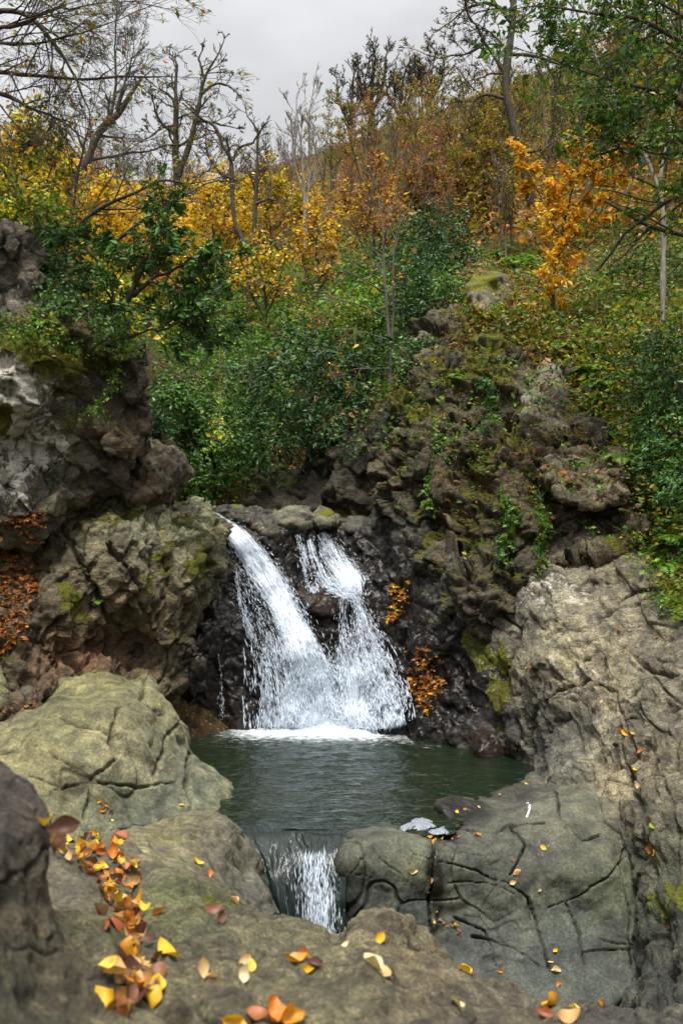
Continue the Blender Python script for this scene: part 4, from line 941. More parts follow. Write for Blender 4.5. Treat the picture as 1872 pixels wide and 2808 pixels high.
def water_mat():
    m, n, o = new_mat('pool_water')
    pos = n.nodes.new('ShaderNodeNewGeometry').outputs['Position']
    mp_ = n.nodes.new('ShaderNodeMapping'); mp_.inputs['Scale'].default_value = (1.0, 2.0, 1)
    n.links.new(pos, mp_.inputs[0])
    a = noise(n, mp_.outputs[0], 5.0, 2, 0.45, 0.5); b = noise(n, mp_.outputs[0], 15.0, 2, 0.5, 0.6)
    bp = n.nodes.new('ShaderNodeBump'); bp.inputs['Strength'].default_value = 1.0; bp.inputs['Distance'].default_value = 0.028
    n.links.new(mathn(n, 'ADD', a.outputs[0], mathn(n, 'MULTIPLY', b.outputs[0], 0.3)), bp.inputs['Height'])
    f = attr(n, 'foam')
    mp2 = n.nodes.new('ShaderNodeMapping'); mp2.inputs['Scale'].default_value = (1.0, 2.4, 1)
    n.links.new(pos, mp2.inputs[0])
    fn = noise(n, mp2.outputs[0], 9.0, 8, 0.7, 0.8)
    fm = remap(n, mathn(n, 'ADD', mathn(n, 'MULTIPLY', f, 0.75), mathn(n, 'MULTIPLY', fn.outputs[0], 0.9)), 0.68, 1.05)
    big = noise(n, pos, 0.9, 3)
    c = mixc(n, big.outputs[0], (0.004, 0.012, 0.007), (0.014, 0.020, 0.008))
    c = mixc(n, fm, c, (0.78, 0.84, 0.88))
    p = n.nodes.new('ShaderNodeBsdfPrincipled'); p.inputs['IOR'].default_value = 1.33
    p.inputs['Specular IOR Level'].default_value = 0.5
    n.links.new(c, p.inputs['Base Color'])
    n.links.new(mathn(n, 'MULTIPLY_ADD', fm, 0.5, 0.05), p.inputs['Roughness'])
    n.links.new(bp.outputs[0], p.inputs['Normal']); n.links.new(p.outputs[0], o.inputs[0])
    return m
M['water'] = water_mat()
M['foam'] = None
def white_mat():
    m, n, o = new_mat('white_water')
    p = n.nodes.new('ShaderNodeBsdfPrincipled')
    p.inputs['Base Color'].default_value = (0.82, 0.90, 1.0, 1); p.inputs['Roughness'].default_value = 0.25
    t = n.nodes.new('ShaderNodeBsdfTranslucent'); t.inputs['Color'].default_value = (0.86, 0.93, 1.0, 1)
    ms = n.nodes.new('ShaderNodeMixShader'); ms.inputs[0].default_value = 0.45
    n.links.new(p.outputs[0], ms.inputs[1]); n.links.new(t.outputs[0], ms.inputs[2])
    n.links.new(ms.outputs[0], o.inputs[0])
    return m
M['white'] = white_mat()
def sheet_mat(name, dens, dark=False):
    m, n, o = new_mat(name)
    fl = attr(n, 'flow', 'Vector')
    mp_ = n.nodes.new('ShaderNodeMapping'); mp_.inputs['Scale'].default_value = (34, 2.2, 1)
    n.links.new(fl, mp_.inputs[0])
    a = noise(n, mp_.outputs[0], 1.0, 5, 0.65, 0.7)
    mp2 = n.nodes.new('ShaderNodeMapping'); mp2.inputs['Scale'].default_value = (60, 11, 1)
    n.links.new(fl, mp2.inputs[0])
    b = noise(n, mp2.outputs[0], 1.0, 4, 0.6, 0.5)
    dn = attr(n, 'dens')
    h = mathn(n, 'ADD', mathn(n, 'MULTIPLY', a.outputs[0], 0.6), mathn(n, 'MULTIPLY', b.outputs[0], 0.4))
    al = remap(n, mathn(n, 'ADD', h, mathn(n, 'MULTIPLY', dn, dens)), 0.60, 0.82)
    bp = n.nodes.new('ShaderNodeBump'); bp.inputs['Strength'].default_value = 0.8; bp.inputs['Distance'].default_value = 0.03
    n.links.new(h, bp.inputs['Height'])
    p = n.nodes.new('ShaderNodeBsdfPrincipled')
    p.inputs['Roughness'].default_value = 0.25
    n.links.new(bp.outputs[0], p.inputs['Normal'])
    if dark:
        c = mixc(n, al, (0.010, 0.018, 0.015), (0.75, 0.82, 0.92))
        n.links.new(c, p.inputs['Base Color'])
        p.inputs['Roughness'].default_value = 0.12
        n.links.new(p.outputs[0], o.inputs[0])
        return m
    p.inputs['Base Color'].default_value = (0.80, 0.89, 1.0, 1)
    tr = n.nodes.new('ShaderNodeBsdfTransparent')
    ms = n.nodes.new('ShaderNodeMixShader')
    n.links.new(al, ms.inputs[0]); n.links.new(tr.outputs[0], ms.inputs[1]); n.links.new(p.outputs[0], ms.inputs[2])
    n.links.new(ms.outputs[0], o.inputs[0])
    return m
M['sheet'] = sheet_mat('falling_water', 0.42)
M['lipwater'] = sheet_mat('lip_water', 0.2, True)

# pool surface
xs = np.arange(-3.2, 3.4, 0.03); ys = np.arange(8.9, 15.0, 0.03)
gx, gy = np.meshgrid(xs, ys)
Vp = np.stack([gx.ravel(), gy.ravel(), np.zeros(gx.size)], 1)
r0 = np.stack([(Vp[:, 0] + 0.05) / 1.0, (Vp[:, 1] - 13.7)], 1)
dist = np.sqrt((np.maximum(np.abs(Vp[:, 0] + 0.05) - 0.75, 0)) ** 2 + (Vp[:, 1] - 13.75) ** 2)
wav = 0.008 * np.sin(dist * 21 + 1.5 * fbm(Vp * 1.5, 4, 2)) * np.exp(-dist / 2.2) + 0.022 * fbm(Vp * np.array([3.2, 6.5, 1]) + 0.6 * fbm(Vp * 1.3, 9, 2)[:, None], 5, 3, 0.6) + 0.03 * np.exp(-dist / 0.35) * np.abs(fbm(Vp * 9, 8, 3)) * 3
Vp[:, 2] = wav
foam = np.clip(1.05 * np.exp(-(dist / 0.55) ** 1.5) + 0.52 * np.exp(-dist / 1.6), 0, 1)
idx = np.arange(gx.size).reshape(gx.shape)
pw = to_px(np.stack([gx[:-1, :-1].ravel(), gy[:-1, :-1].ravel(), 0 * gx[:-1, :-1].ravel()], 1))
keep = in_poly(pw, [(300, 1900), (1520, 1900), (1520, 2110), (1400, 2172), (1300, 2200), (1240, 2218), (1275, 2250), (1240, 2286), (1180, 2298), (945, 2300), (940, 2278), (300, 2278)]).reshape(gx[:-1, :-1].shape)
q = np.stack([idx[:-1, :-1][keep], idx[:-1, 1:][keep], idx[1:, 1:][keep], idx[1:, :-1][keep]], 1)
mesh_obj('water', Vp, [q], M['water'], attrs={'foam': foam}, kind='structure')

# ---- falls
gxs = np.arange(480, 1260, 6.0); gys = np.arange(1390, 2010, 6.0)
DM = np.full((len(gys), len(gxs)), np.nan)
for j, y in enumerate(gys):
    for i, x in enumerate(gxs):
        h = ray(x, y, WB)
        if h[0] is not None: DM[j, i] = h[0].y
for j in range(len(gys)):
    row = DM[j]; ok = ~np.isnan(row)
    if ok.any(): DM[j] = np.interp(np.arange(len(row)), np.nonzero(ok)[0], row[ok])
for j in range(len(gys) - 2, -1, -1):
    if np.isnan(DM[j]).any(): DM[j] = DM[j + 1]
def blur(a, k):
    ker = np.exp(-np.linspace(-2, 2, 2 * k + 1) ** 2); ker /= ker.sum()
    a = np.apply_along_axis(lambda v: np.convolve(np.pad(v, k, 'edge'), ker, 'valid'), 0, a)
    return np.apply_along_axis(lambda v: np.convolve(np.pad(v, k, 'edge'), ker, 'valid'), 1, a)
DMmin = DM.copy()
for _ in range(2):
    pz = np.pad(DMmin, 1, 'edge')
    DMmin = np.minimum.reduce([pz[a:a + DM.shape[0], b:b + DM.shape[1]] for a in range(3) for b in range(3)])
DMs = blur(DMmin, 4)
def depth_at(px, py):
    fx = np.clip((px - gxs[0]) / 6.0, 0, len(gxs) - 1.001); fy = np.clip((py - gys[0]) / 6.0, 0, len(gys) - 1.001)
    i = fx.astype(int); j = fy.astype(int); a = fx - i; b = fy - j
    return (DMs[j, i] * (1 - a) * (1 - b) + DMs[j, i + 1] * a * (1 - b) + DMs[j + 1, i] * (1 - a) * b + DMs[j + 1, i + 1] * a * b)

def cr_spline(pts, n, dims=2):
    p = np.asarray(pts, float)
    t = np.concatenate([[0], np.cumsum(np.linalg.norm(np.diff(p[:, :dims], axis=0), axis=1))]); t /= t[-1]
    u = np.linspace(0, 1, n)
    o = np.stack([np.interp(u, t, p[:, k]) for k in range(p.shape[1])], 1)
    k = max(1, n // (len(p) * 2)); ker = np.ones(2 * k + 1) / (2 * k + 1)
    pad = np.pad(o, ((k, k), (0, 0)), 'edge')
    pad[:k] = o[0] + (np.arange(-k, 0)[:, None]) * (o[1] - o[0]); pad[-k:] = o[-1] + (np.arange(1, k + 1)[:, None]) * (o[-1] - o[-2])
    return np.stack([np.convolve(pad[:, c], ker, 'valid') for c in range(o.shape[1])], 1)

def spindles(C, D, L, W):
    """small elongated drops: centres, unit directions, lengths, widths"""
    n = len(C)
    up = np.tile([0.0, 1.0, 0.0], (n, 1))
    S = np.cross(D, up); S /= np.linalg.norm(S, axis=1, keepdims=True) + 1e-9
    T = np.cross(S, D)
    V = np.empty((n, 6, 3))
    V[:, 0] = C - D * L[:, None] * 0.6; V[:, 5] = C + D * L[:, None] * 0.4
    b = C + D * (L * 0.12)[:, None]
    V[:, 1] = b + S * W[:, None]; V[:, 2] = b + T * W[:, None]; V[:, 3] = b - S * W[:, None]; V[:, 4] = b - T * W[:, None]
    base = np.array([[0, 2, 1], [0, 3, 2], [0, 4, 3], [0, 1, 4], [5, 1, 2], [5, 2, 3], [5, 3, 4], [5, 4, 1]])
    Fc = (np.arange(n)[:, None, None] * 6 + base[None]).reshape(-1, 3)
    return V.reshape(-1, 3), Fc

def stream(path, n, lean=0.0, spread=0.42, off=(0.02, 0.05), Ls=0.045, seed=0, dens_pow=1.0):
    """path rows: px, py, half width px, density 0..1"""
    rg = np.random.default_rng(100 + seed)
    s = cr_spline(path, 160)
    wt = np.maximum(s[:, 2], 3) * np.clip(s[:, 3], 0.02, 1); cdf = np.cumsum(wt); cdf /= cdf[-1]
    u = np.interp(rg.random(n), np.concatenate([[0], cdf]), np.arange(161) / 160.0) * 159
    i = np.clip(u.astype(int), 0, 158); a = (u - i)[:, None]
    c = s[i] * (1 - a) + s[i + 1] * a
    tan = s[i + 1, :2] - s[i, :2]; tan /= np.linalg.norm(tan, axis=1, keepdims=True) + 1e-9
    nor = np.stack([-tan[:, 1], tan[:, 0]], 1)
    lat = np.clip(rg.normal(0, spread, n), -1.15, 1.15)
    # strands: lateral positions gather on wandering lines
    ph = fbm(np.stack([lat * 5, u / 26.0, np.zeros(n)], 1), 60 + seed, 3)
    keep = rg.random(n) < np.clip(0.62 + 1.5 * ph, 0.06, 1)
    c, tan, nor, lat, i = c[keep], tan[keep], nor[keep], lat[keep], i[keep]; n = len(c)
    px = c[:, :2] + nor * (lat * c[:, 2])[:, None]
    fr = i / 159.0
    O = off[0] + off[1] * rg.random(n) ** 1.6 * (0.5 + fr) + 0.02
    Yd = depth_at(px[:, 0], px[:, 1]) - O
    fan = lat * (np.gradient(s[:, 2]) / (np.linalg.norm(np.gradient(s[:, :2], axis=0), axis=1) + 1e-6))[i]
    d2 = tan + nor * (0.7 * fan)[:, None]
    px2 = px + d2 * 8
    A = PV(np.concatenate([px, Yd[:, None]], 1)); B = PV(np.concatenate([px2, (depth_at(px2[:, 0], px2[:, 1]) - O)[:, None]], 1))
    D = B - A; D[:, 1] *= 0.5; D += rg.normal(0, 0.12, D.shape) * np.linalg.norm(D, axis=1, keepdims=True)
    D /= np.linalg.norm(D, axis=1, keepdims=True)
    L = Ls * np.exp(rg.normal(0, 0.5, n)) * (0.6 + 0.8 * fr); W = L * rg.uniform(0.03, 0.085, n) + 0.0012
    return spindles(A, D, L, W)

def ribbon(path, nu=16, nv=150, off=0.03, seed=0):
    s = cr_spline(path, nv)
    tan = np.gradient(s[:, :2], axis=0); tan /= np.linalg.norm(tan, axis=1, keepdims=True) + 1e-9
    nor = np.stack([-tan[:, 1], tan[:, 0]], 1)
    u = np.linspace(-1, 1, nu)
    px = s[:, None, :2] + nor[:, None] * (u[None, :, None] * s[:, 2][:, None, None])
    px = px.reshape(-1, 2)
    U = np.tile(u, nv); Wm = np.repeat(s[:, 2], nu) / F * 14
    Yd = depth_at(px[:, 0], px[:, 1]) - off - 0.03 * (1 - U ** 2) + 0.02 * fbm(np.stack([px[:, 0] / 9, px[:, 1] / 60, U], 1), seed, 3)
    V = PV(np.concatenate([px, Yd[:, None]], 1))
    vl = np.repeat(np.concatenate([[0], np.cumsum(np.linalg.norm(np.diff(s[:, :2], axis=0), axis=1))]) / F * 14, nu)
    dens = np.repeat(s[:, 3], nu) * np.clip(1.15 - np.abs(U) ** 2.2 * 1.5, -0.6, 1)
    idx = np.arange(nu * nv).reshape(nv, nu)
    q = np.stack([idx[:-1, :-1].ravel(), idx[1:, :-1].ravel(), idx[1:, 1:].ravel(), idx[:-1, 1:].ravel()], 1)
    return V, q, np.stack([U * Wm + seed * 3, vl, 0 * U], 1), dens

def fall_part(name, ribbons, streams, parent, org, sheet='sheet'):
    V, Q, Fl, Dn, o_ = [], [], [], [], 0
    for k, (r, of) in enumerate([(r, of) for r in ribbons for of in (0.025, 0.07)]):
        v, qd, fl, dn = ribbon(r, off=of, seed=k)
        if of > 0.05: dn = dn - 0.22
        V.append(v); Q.append(qd + o_); Fl.append(fl); Dn.append(dn); o_ += len(v)
    ob = mesh_obj(name, np.concatenate(V), [np.concatenate(Q)], M[sheet], parent=parent, origin=org, uv=np.concatenate(Fl), attrs={'dens': np.concatenate(Dn)})
    V, Q, o_ = [], [], 0
    for k, kw in enumerate(streams):
        v, qd = stream(seed=k, **kw)
        V.append(v); Q.append(qd + o_); o_ += len(v)
    dr = mesh_obj('water_drops', np.concatenate(V), [np.concatenate(Q)], M['white'], parent=ob, smooth=True, origin=org)
    return ob

LEFT = [(582, 1410, 12, 0.5), (612, 1436, 24, 0.8), (655, 1475, 40, 0.75), (700, 1530, 52, 0.7), (745, 1600, 55, 0.7), (785, 1680, 56, 0.72), (820, 1760, 60, 0.85), (850, 1840, 80, 0.95), (865, 1920, 105, 0.85), (870, 1995, 130, 0.75)]
LEFTW = [(640, 1470, 30, 0.1), (690, 1560, 66, 0.15), (740, 1680, 78, 0.2), (780, 1790, 95, 0.35), (800, 1880, 118, 0.45), (806, 1990, 118, 0.55)]
UP1 = [(818, 1465, 12, 0.6), (832, 1510, 18, 0.7), (848, 1570, 26, 0.6), (860, 1625, 20, 0.4)]
UP2 = [(880, 1462, 18, 0.35), (905, 1510, 38, 0.4), (935, 1560, 50, 0.6), (968, 1600, 48, 0.8), (965, 1632, 36, 0.2), (960, 1650, 30, -0.4)]
UP3 = [(848, 1480, 10, 0.5), (868, 1540, 22, 0.3), (890, 1595, 26, 0.4), (935, 1622, 22, 0.5), (975, 1632, 16, 0.3), (985, 1640, 12, -0.4)]
MID = [(950, 1612, 16, 0.3), (945, 1640, 18, 0.3), (940, 1700, 22, 0.2), (950, 1760, 40, 0.35), (965, 1840, 60, 0.6), (970, 1920, 80, 0.65), (965, 1995, 90, 0.7)]
RT = [(968, 1622, 20, 0.4), (985, 1660, 18, 0.4), (1003, 1740, 40, 0.45), (1022, 1810, 58, 0.45), (1048, 1890, 64, 0.4), (1066, 1995, 66, 0.45)]
TR = [(598, 1790, 3, 0.8), (606, 1840, 4, 0.6), (608, 1900, 7, 0.5), (612, 1975, 9, 0.5)]
TR2 = [(648, 1560, 6, 0.6), (655, 1620, 10, 0.7), (672, 1690, 14, 0.5), (690, 1750, 16, 0.4)]
wb = (float(P(880, 1985, 13.7)[0]), 13.7, 0.0)
wf = tag(empty('waterfall', wb), 'white waterfall tumbling down dark wet rock into the pool in two streams', 'waterfall')
fall_part('left_chute', [LEFT, LEFTW], [dict(path=LEFT, n=15000, spread=0.36), dict(path=LEFTW, n=7000, spread=0.55, off=(0.04, 0.12)), dict(path=TR2, n=500), dict(path=TR, n=150, Ls=0.022)], wf, wb)
fall_part('upper_cascade', [UP2, UP3], [dict(path=UP1, n=1100, Ls=0.035), dict(path=UP2, n=3600, Ls=0.035), dict(path=UP3, n=1300, Ls=0.035)], wf, wb)
fall_part('right_chute', [MID, RT], [dict(path=MID, n=5200, spread=0.5), dict(path=RT, n=6000, spread=0.5, off=(0.03, 0.09))], wf, wb)
# splash where the fall meets the pool
rg = np.random.default_rng(55)
n = 2600
sx = rg.normal(0, 0.42, n) - 0.15 + 0.25 * (rg.random(n) < 0.3); sy = 13.55 + rg.normal(0, 0.16, n); sz = np.abs(rg.normal(0, 0.10, n)) * np.exp(-np.abs(sx) * 0.7)
Dv = rg.normal(0, 1, (n, 3)); Dv[:, 2] = np.abs(Dv[:, 2]) + 0.6; Dv /= np.linalg.norm(Dv, axis=1, keepdims=True)
v, f = spindles(np.stack([sx, sy, sz + 0.01], 1), Dv, 0.022 * np.exp(rg.normal(0, 0.5, n)), np.full(n, 0.0045))
mesh_obj('splash', v, [f], M['white'], parent=wf, origin=wb)

# ---- lower cascade over the lip of the pool
nu, nv = 90, 90
u = np.linspace(0, 1, nu); vv = np.linspace(0, 1, nv)
sY = np.concatenate([[0], np.cumsum(0.5 + 0.5 * np.cos(np.clip(vv[1:] * 2.2, 0, 1.35)))]); sY /= sY[-1]
Yv = 9.35 - 0.82 * (1 - (1 - vv) ** 1.6); zv = 0.004 - 1.0 * np.clip((vv - 0.16) / 0.84, 0, 1) ** 1.75
pyv = CY + (CZ - zv) / Yv * F
lx = np.interp(pyv, [2240, 2310, 2365, 2600], [640, 672, 705, 770]); rx = np.interp(pyv, [2240, 2320, 2600], [960, 948, 946])
px = lx[:, None] + (rx - lx)[:, None] * u[None]
lipw = 0.05 * np.cos((u - 0.45) * 5) + 0.11 * fbm(np.stack([u * 6, 0 * u, 0 * u], 1), 3, 3)
Yg = np.repeat(Yv[:, None], nu, 1) + lipw[None] * np.clip(vv * 3, 0, 1)[:, None]
zg = np.repeat(zv[:, None], nu, 1)
pg = np.stack([(px - CX) / F * np.repeat(Yv[:, None], nu, 1), Yg, zg], 2).reshape(-1, 3)
un = np.tile(u, nv); vn_ = np.repeat(vv, nu)
fl = np.stack([un * 0.72, vn_ * 0.9, 0 * un], 1)
ridge = fbm(np.stack([un * 7 + 1.2 * fbm(np.stack([un * 3, vn_ * 3, 0 * un], 1), 4, 2), vn_ * 3.0, 0 * un], 1), 7, 4, 0.6)
fallw = sstep(0.08, 0.3, vn_)
pg[:, 1] -= 0.05 * ridge * fallw
pg[:, 2] += 0.010 * ridge * fallw
idx = np.arange(nu * nv).reshape(nv, nu)
q = np.stack([idx[:-1, :-1].ravel(), idx[1:, :-1].ravel(), idx[1:, 1:].ravel(), idx[:-1, 1:].ravel()], 1)
dens = np.clip(-0.42 + 1.35 * sstep(0.28, 0.75, vn_) * (0.45 + 0.75 * np.exp(-((un - 0.68) / 0.2) ** 2)) + 0.5 * np.exp(-((un - 0.3) / 0.12) ** 2) * np.exp(-((vn_ - 0.42) / 0.15) ** 2), -0.6, 1)
cb = (float(P(820, 2340, 8.8)[0]), 8.8, -0.6)
lc = tag(empty('small_cascade', cb), 'low cascade spilling over the lip of the pool between the foreground rocks', 'waterfall')
mesh_obj('water_sheet', pg, [q], M['lipwater'], parent=lc, origin=cb, uv=fl, attrs={'dens': dens})
n = 2200
uu = np.clip(rg.normal(0.68, 0.13, n), 0, 1); v1 = 1 - 0.62 * rg.random(n) ** 1.6
fx = np.interp(v1, vv, lx) + (np.interp(v1, vv, rx) - np.interp(v1, vv, lx)) * uu
A = np.stack([(fx - CX) / F * np.interp(v1, vv, Yv), np.interp(v1, vv, Yv) - 0.02 - 0.05 * rg.random(n), np.interp(v1, vv, zv)], 1)
Dn_ = np.tile([0.02, -0.15, -1.0], (n, 1)) + rg.normal(0, 0.06, (n, 3)); Dn_ /= np.linalg.norm(Dn_, axis=1, keepdims=True)
L = 0.05 * np.exp(rg.normal(0, 0.5, n))
v, f = spindles(A, Dn_, L, L * 0.028 + 0.0008)
mesh_obj('water_drops', v, [f], M['white'], parent=lc, origin=cb)

# foam islands resting in the shallow by the dam
def foam_mat():
    m, n, o = new_mat('foam')
    pos = n.nodes.new('ShaderNodeNewGeometry').outputs['Position']
    v = n.nodes.new('ShaderNodeTexVoronoi'); v.inputs['Scale'].default_value = 60
    n.links.new(pos, v.inputs['Vector'])
    p = n.nodes.new('ShaderNodeBsdfPrincipled'); p.inputs['Roughness'].default_value = 0.5
    n.links.new(mixc(n, remap(n, v.outputs['Distance'], 0.1, 0.6), (0.08, 0.10, 0.12), (0.27, 0.31, 0.35)), p.inputs['Base Color'])
    bp = n.nodes.new('ShaderNodeBump'); bp.inputs['Distance'].default_value = 0.01
    n.links.new(v.outputs['Distance'], bp.inputs['Height']); n.links.new(bp.outputs[0], p.inputs['Normal'])
    n.links.new(p.outputs[0], o.inputs[0])
    return m
M['foam'] = foam_mat()
FO = [([(1090, 2278), (1110, 2262), (1128, 2262), (1132, 2248), (1165, 2244), (1180, 2252), (1182, 2262), (1200, 2268), (1180, 2274), (1160, 2278), (1130, 2276), (1105, 2282)], 'largest grey white foam patch floating beside the dam'),
      ([(1165, 2285), (1200, 2280), (1210, 2268), (1225, 2274), (1220, 2284), (1238, 2284), (1220, 2292), (1190, 2292)], 'foam patch nearest the dam crest, right of the largest one'),
      ([(1220, 2200), (1240, 2194), (1285, 2192), (1270, 2198), (1230, 2203)], 'thin streak of foam along the edge of the wet shelf')]
for pl, lab in FO:
    pl = smooth_poly(pl, 4)
    pl = pl + np.stack([fbm(np.concatenate([pl / 9.0, pl[:, :1] * 0], 1), 5 + k, 4, 0.7) for k in range(2)], 1) * np.array([13, 5])
    W = np.array([[(x - CX) / F * (F * CZ / (y - CY)), F * CZ / (y - CY)] for x, y in pl])
    c = W.mean(0); zz = 0.016
    V = [(c[0], c[1], zz + 0.012)] + [(c[0] + (p_[0] - c[0]) * 0.8, c[1] + (p_[1] - c[1]) * 0.8, zz + 0.009) for p_ in W] + [(p_[0], p_[1], zz - 0.006) for p_ in W]
    m_ = len(W)
    tri = [(0, 1 + (k + 1) % m_, 1 + k) for k in range(m_)]
    qd = [(1 + k, 1 + (k + 1) % m_, 1 + m_ + (k + 1) % m_, 1 + m_ + k) for k in range(m_)]
    tag(mesh_obj('foam_patch', np.array(V), [np.array(tri), np.array(qd)], M['foam'], origin=(c[0], c[1], 0)), lab, 'foam', 'foam patches on the pool')
print('water', time.time() - T0)
# ------------------------------------------------------------------ plants
def lin(r, g, b): return np.array([r, g, b], float)
YEL = [lin(.74, .50, .03), lin(.78, .56, .05), lin(.68, .42, .02)]
GOLD = [lin(.72, .38, .02), lin(.66, .30, .018), lin(.74, .44, .03), lin(.56, .22, .015)]
RUST = [lin(.30, .11, .035), lin(.38, .15, .04), lin(.24, .10, .045), lin(.20, .08, .03), lin(.36, .17, .07)]
ORAN = [lin(.46, .18, .025), lin(.52, .24, .03), lin(.36, .12, .02)]
GRN = [lin(.06, .16, .022), lin(.08, .20, .025), lin(.05, .12, .025), lin(.13, .22, .025)]
DGR = [lin(.026, .065, .015), lin(.036, .088, .018), lin(.045, .105, .02), lin(.03, .072, .024)]
OLI = [lin(.22, .20, .022), lin(.30, .25, .025), lin(.16, .17, .02), lin(.36, .27, .025)]
LIM = [lin(.17, .32, .035), lin(.22, .36, .04), lin(.13, .27, .035)]
BRN = [lin(.14, .07, .03), lin(.20, .10, .04), lin(.10, .055, .03), lin(.26, .13, .055)]
TEA = [lin(.045, .12, .04), lin(.06, .155, .05), lin(.04, .10, .04)]

def pick(rg, pal, n, var=0.25):
    pal = np.array(pal)
    c = pal[rg.integers(0, len(pal), n)]
    return np.clip(c * (1 + rg.normal(0, var, (n, 1))) * (1 + rg.normal(0, 0.06, (n, 3))), 0.003, 0.9)

def leaf_quads(rg, C, L, pal_cols, axis=None, flat=0.5, wid=0.5, droop=0.0):
    """one folded four-cornered leaf per centre"""
    n = len(C)
    a = rg.normal(0, 1, (n, 3))
    if axis is not None: a = a * 0.6 + axis
    a[:, 2] = a[:, 2] * (1 - flat) - droop
    a /= np.linalg.norm(a, axis=1, keepdims=True) + 1e-9
    u = rg.normal(0, 1, (n, 3)); u[:, 2] += 1.2 * flat * 2
    b = np.cross(a, u); b /= np.linalg.norm(b, axis=1, keepdims=True) + 1e-9
    nn = np.cross(b, a)
    L = np.broadcast_to(L, (n,)) if np.ndim(L) < 2 else L
    V = np.empty((n, 4, 3))
    l = L[:, None]
    V[:, 0] = C - a * l * 0.5; V[:, 2] = C + a * l * 0.5
    V[:, 1] = C + b * l * wid * 0.5 + nn * l * 0.08 - a * l * 0.05; V[:, 3] = C - b * l * wid * 0.5 + nn * l * 0.08 - a * l * 0.05
    cols = np.repeat(pal_cols, 4, 0)
    Fq = np.arange(n * 4).reshape(n, 4)
    return V.reshape(-1, 3), Fq, cols

class Tubes:
    def __init__(s): s.V, s.F, s.o = [], [], 0
    def add(s, p, r, k=5):
        p = np.asarray(p, float); r = np.asarray(r, float)
        n = len(p)
        t = np.gradient(p, axis=0); t /= np.linalg.norm(t, axis=1, keepdims=True) + 1e-9
        ref = np.array([0.13, 0.97, 0.2]) if abs(t[:, 1].mean()) < 0.8 else np.array([1.0, 0.1, 0.1])
        a = np.cross(t, ref); a /= np.linalg.norm(a, axis=1, keepdims=True) + 1e-9
        b = np.cross(t, a)
        th = np.arange(k) * 2 * math.pi / k
        ring = p[:, None] + r[:, None, None] * (a[:, None] * np.cos(th)[None, :, None] + b[:, None] * np.sin(th)[None, :, None])
        s.V.append(ring.reshape(-1, 3))
        i = np.arange(n - 1)[:, None] * k + np.arange(k)[None]; j = np.arange(n - 1)[:, None] * k + (np.arange(k)[None] + 1) % k
        s.F.append(np.stack([i, j, j + k, i + k], 2).reshape(-1, 4) + s.o)
        s.o += n * k
    def build(s, name, mat, parent, org):
        if not s.V: return None
        return mesh_obj(name, np.concatenate(s.V), [np.concatenate(s.F)], mat, parent=parent, origin=org)

def grow(rg, tub, p0, d0, L, r, lvl, par, tips, pos_leaf):
    n = max(3, int(L / par.get('seg', 0.25)) + 2); n = min(n, 9)
    st = L / (n - 1)
    p = [np.array(p0, float)]; d = np.array(d0, float)
    for i in range(n - 1):
        d = d + rg.normal(0, par['wob'], 3) + np.array([0, 0, par['up'] * st])
        d /= np.linalg.norm(d)
        p.append(p[-1] + d * st)
    p = np.array(p)
    r1 = max(r * par.get('taper', 0.35), par['rmin'])
    tub.add(p, np.linspace(max(r, par['rmin']), r1, n), 5 if lvl < 2 else (4 if lvl < 3 else 3))
    if lvl >= par['levels']:
        pos_leaf.append((p, lvl)); return
    if lvl >= par['levels'] - 1: pos_leaf.append((p, lvl))
    nc = par['nch'][lvl]
    nc = max(1, int(round(nc * rg.uniform(0.7, 1.3))))
    for k in range(nc):
        f = rg.uniform(par.get('f0', 0.25), 1.0)
        x = f * (n - 1); i = min(int(x), n - 2); q = p[i] + (p[i + 1] - p[i]) * (x - i)
        dd = p[i + 1] - p[i]; dd /= np.linalg.norm(dd)
        side = rg.normal(0, 1, 3); side -= side.dot(dd) * dd; side /= np.linalg.norm(side)
        ang = R(rg.normal(par['ang'], 12))
        nd = dd * math.cos(ang) + side * math.sin(ang) + np.array([0, 0, par.get('lift', 0.1)])
        nd /= np.linalg.norm(nd)
        ll = L * par['ratio'] * rg.uniform(0.6, 1.25) * (1.15 - 0.5 * f)
        rr = max(r + (r1 - r) * f, par['rmin']) * par.get('rr', 0.55)
        grow(rg, tub, q, nd, ll, rr, lvl + 1, par, tips, pos_leaf)

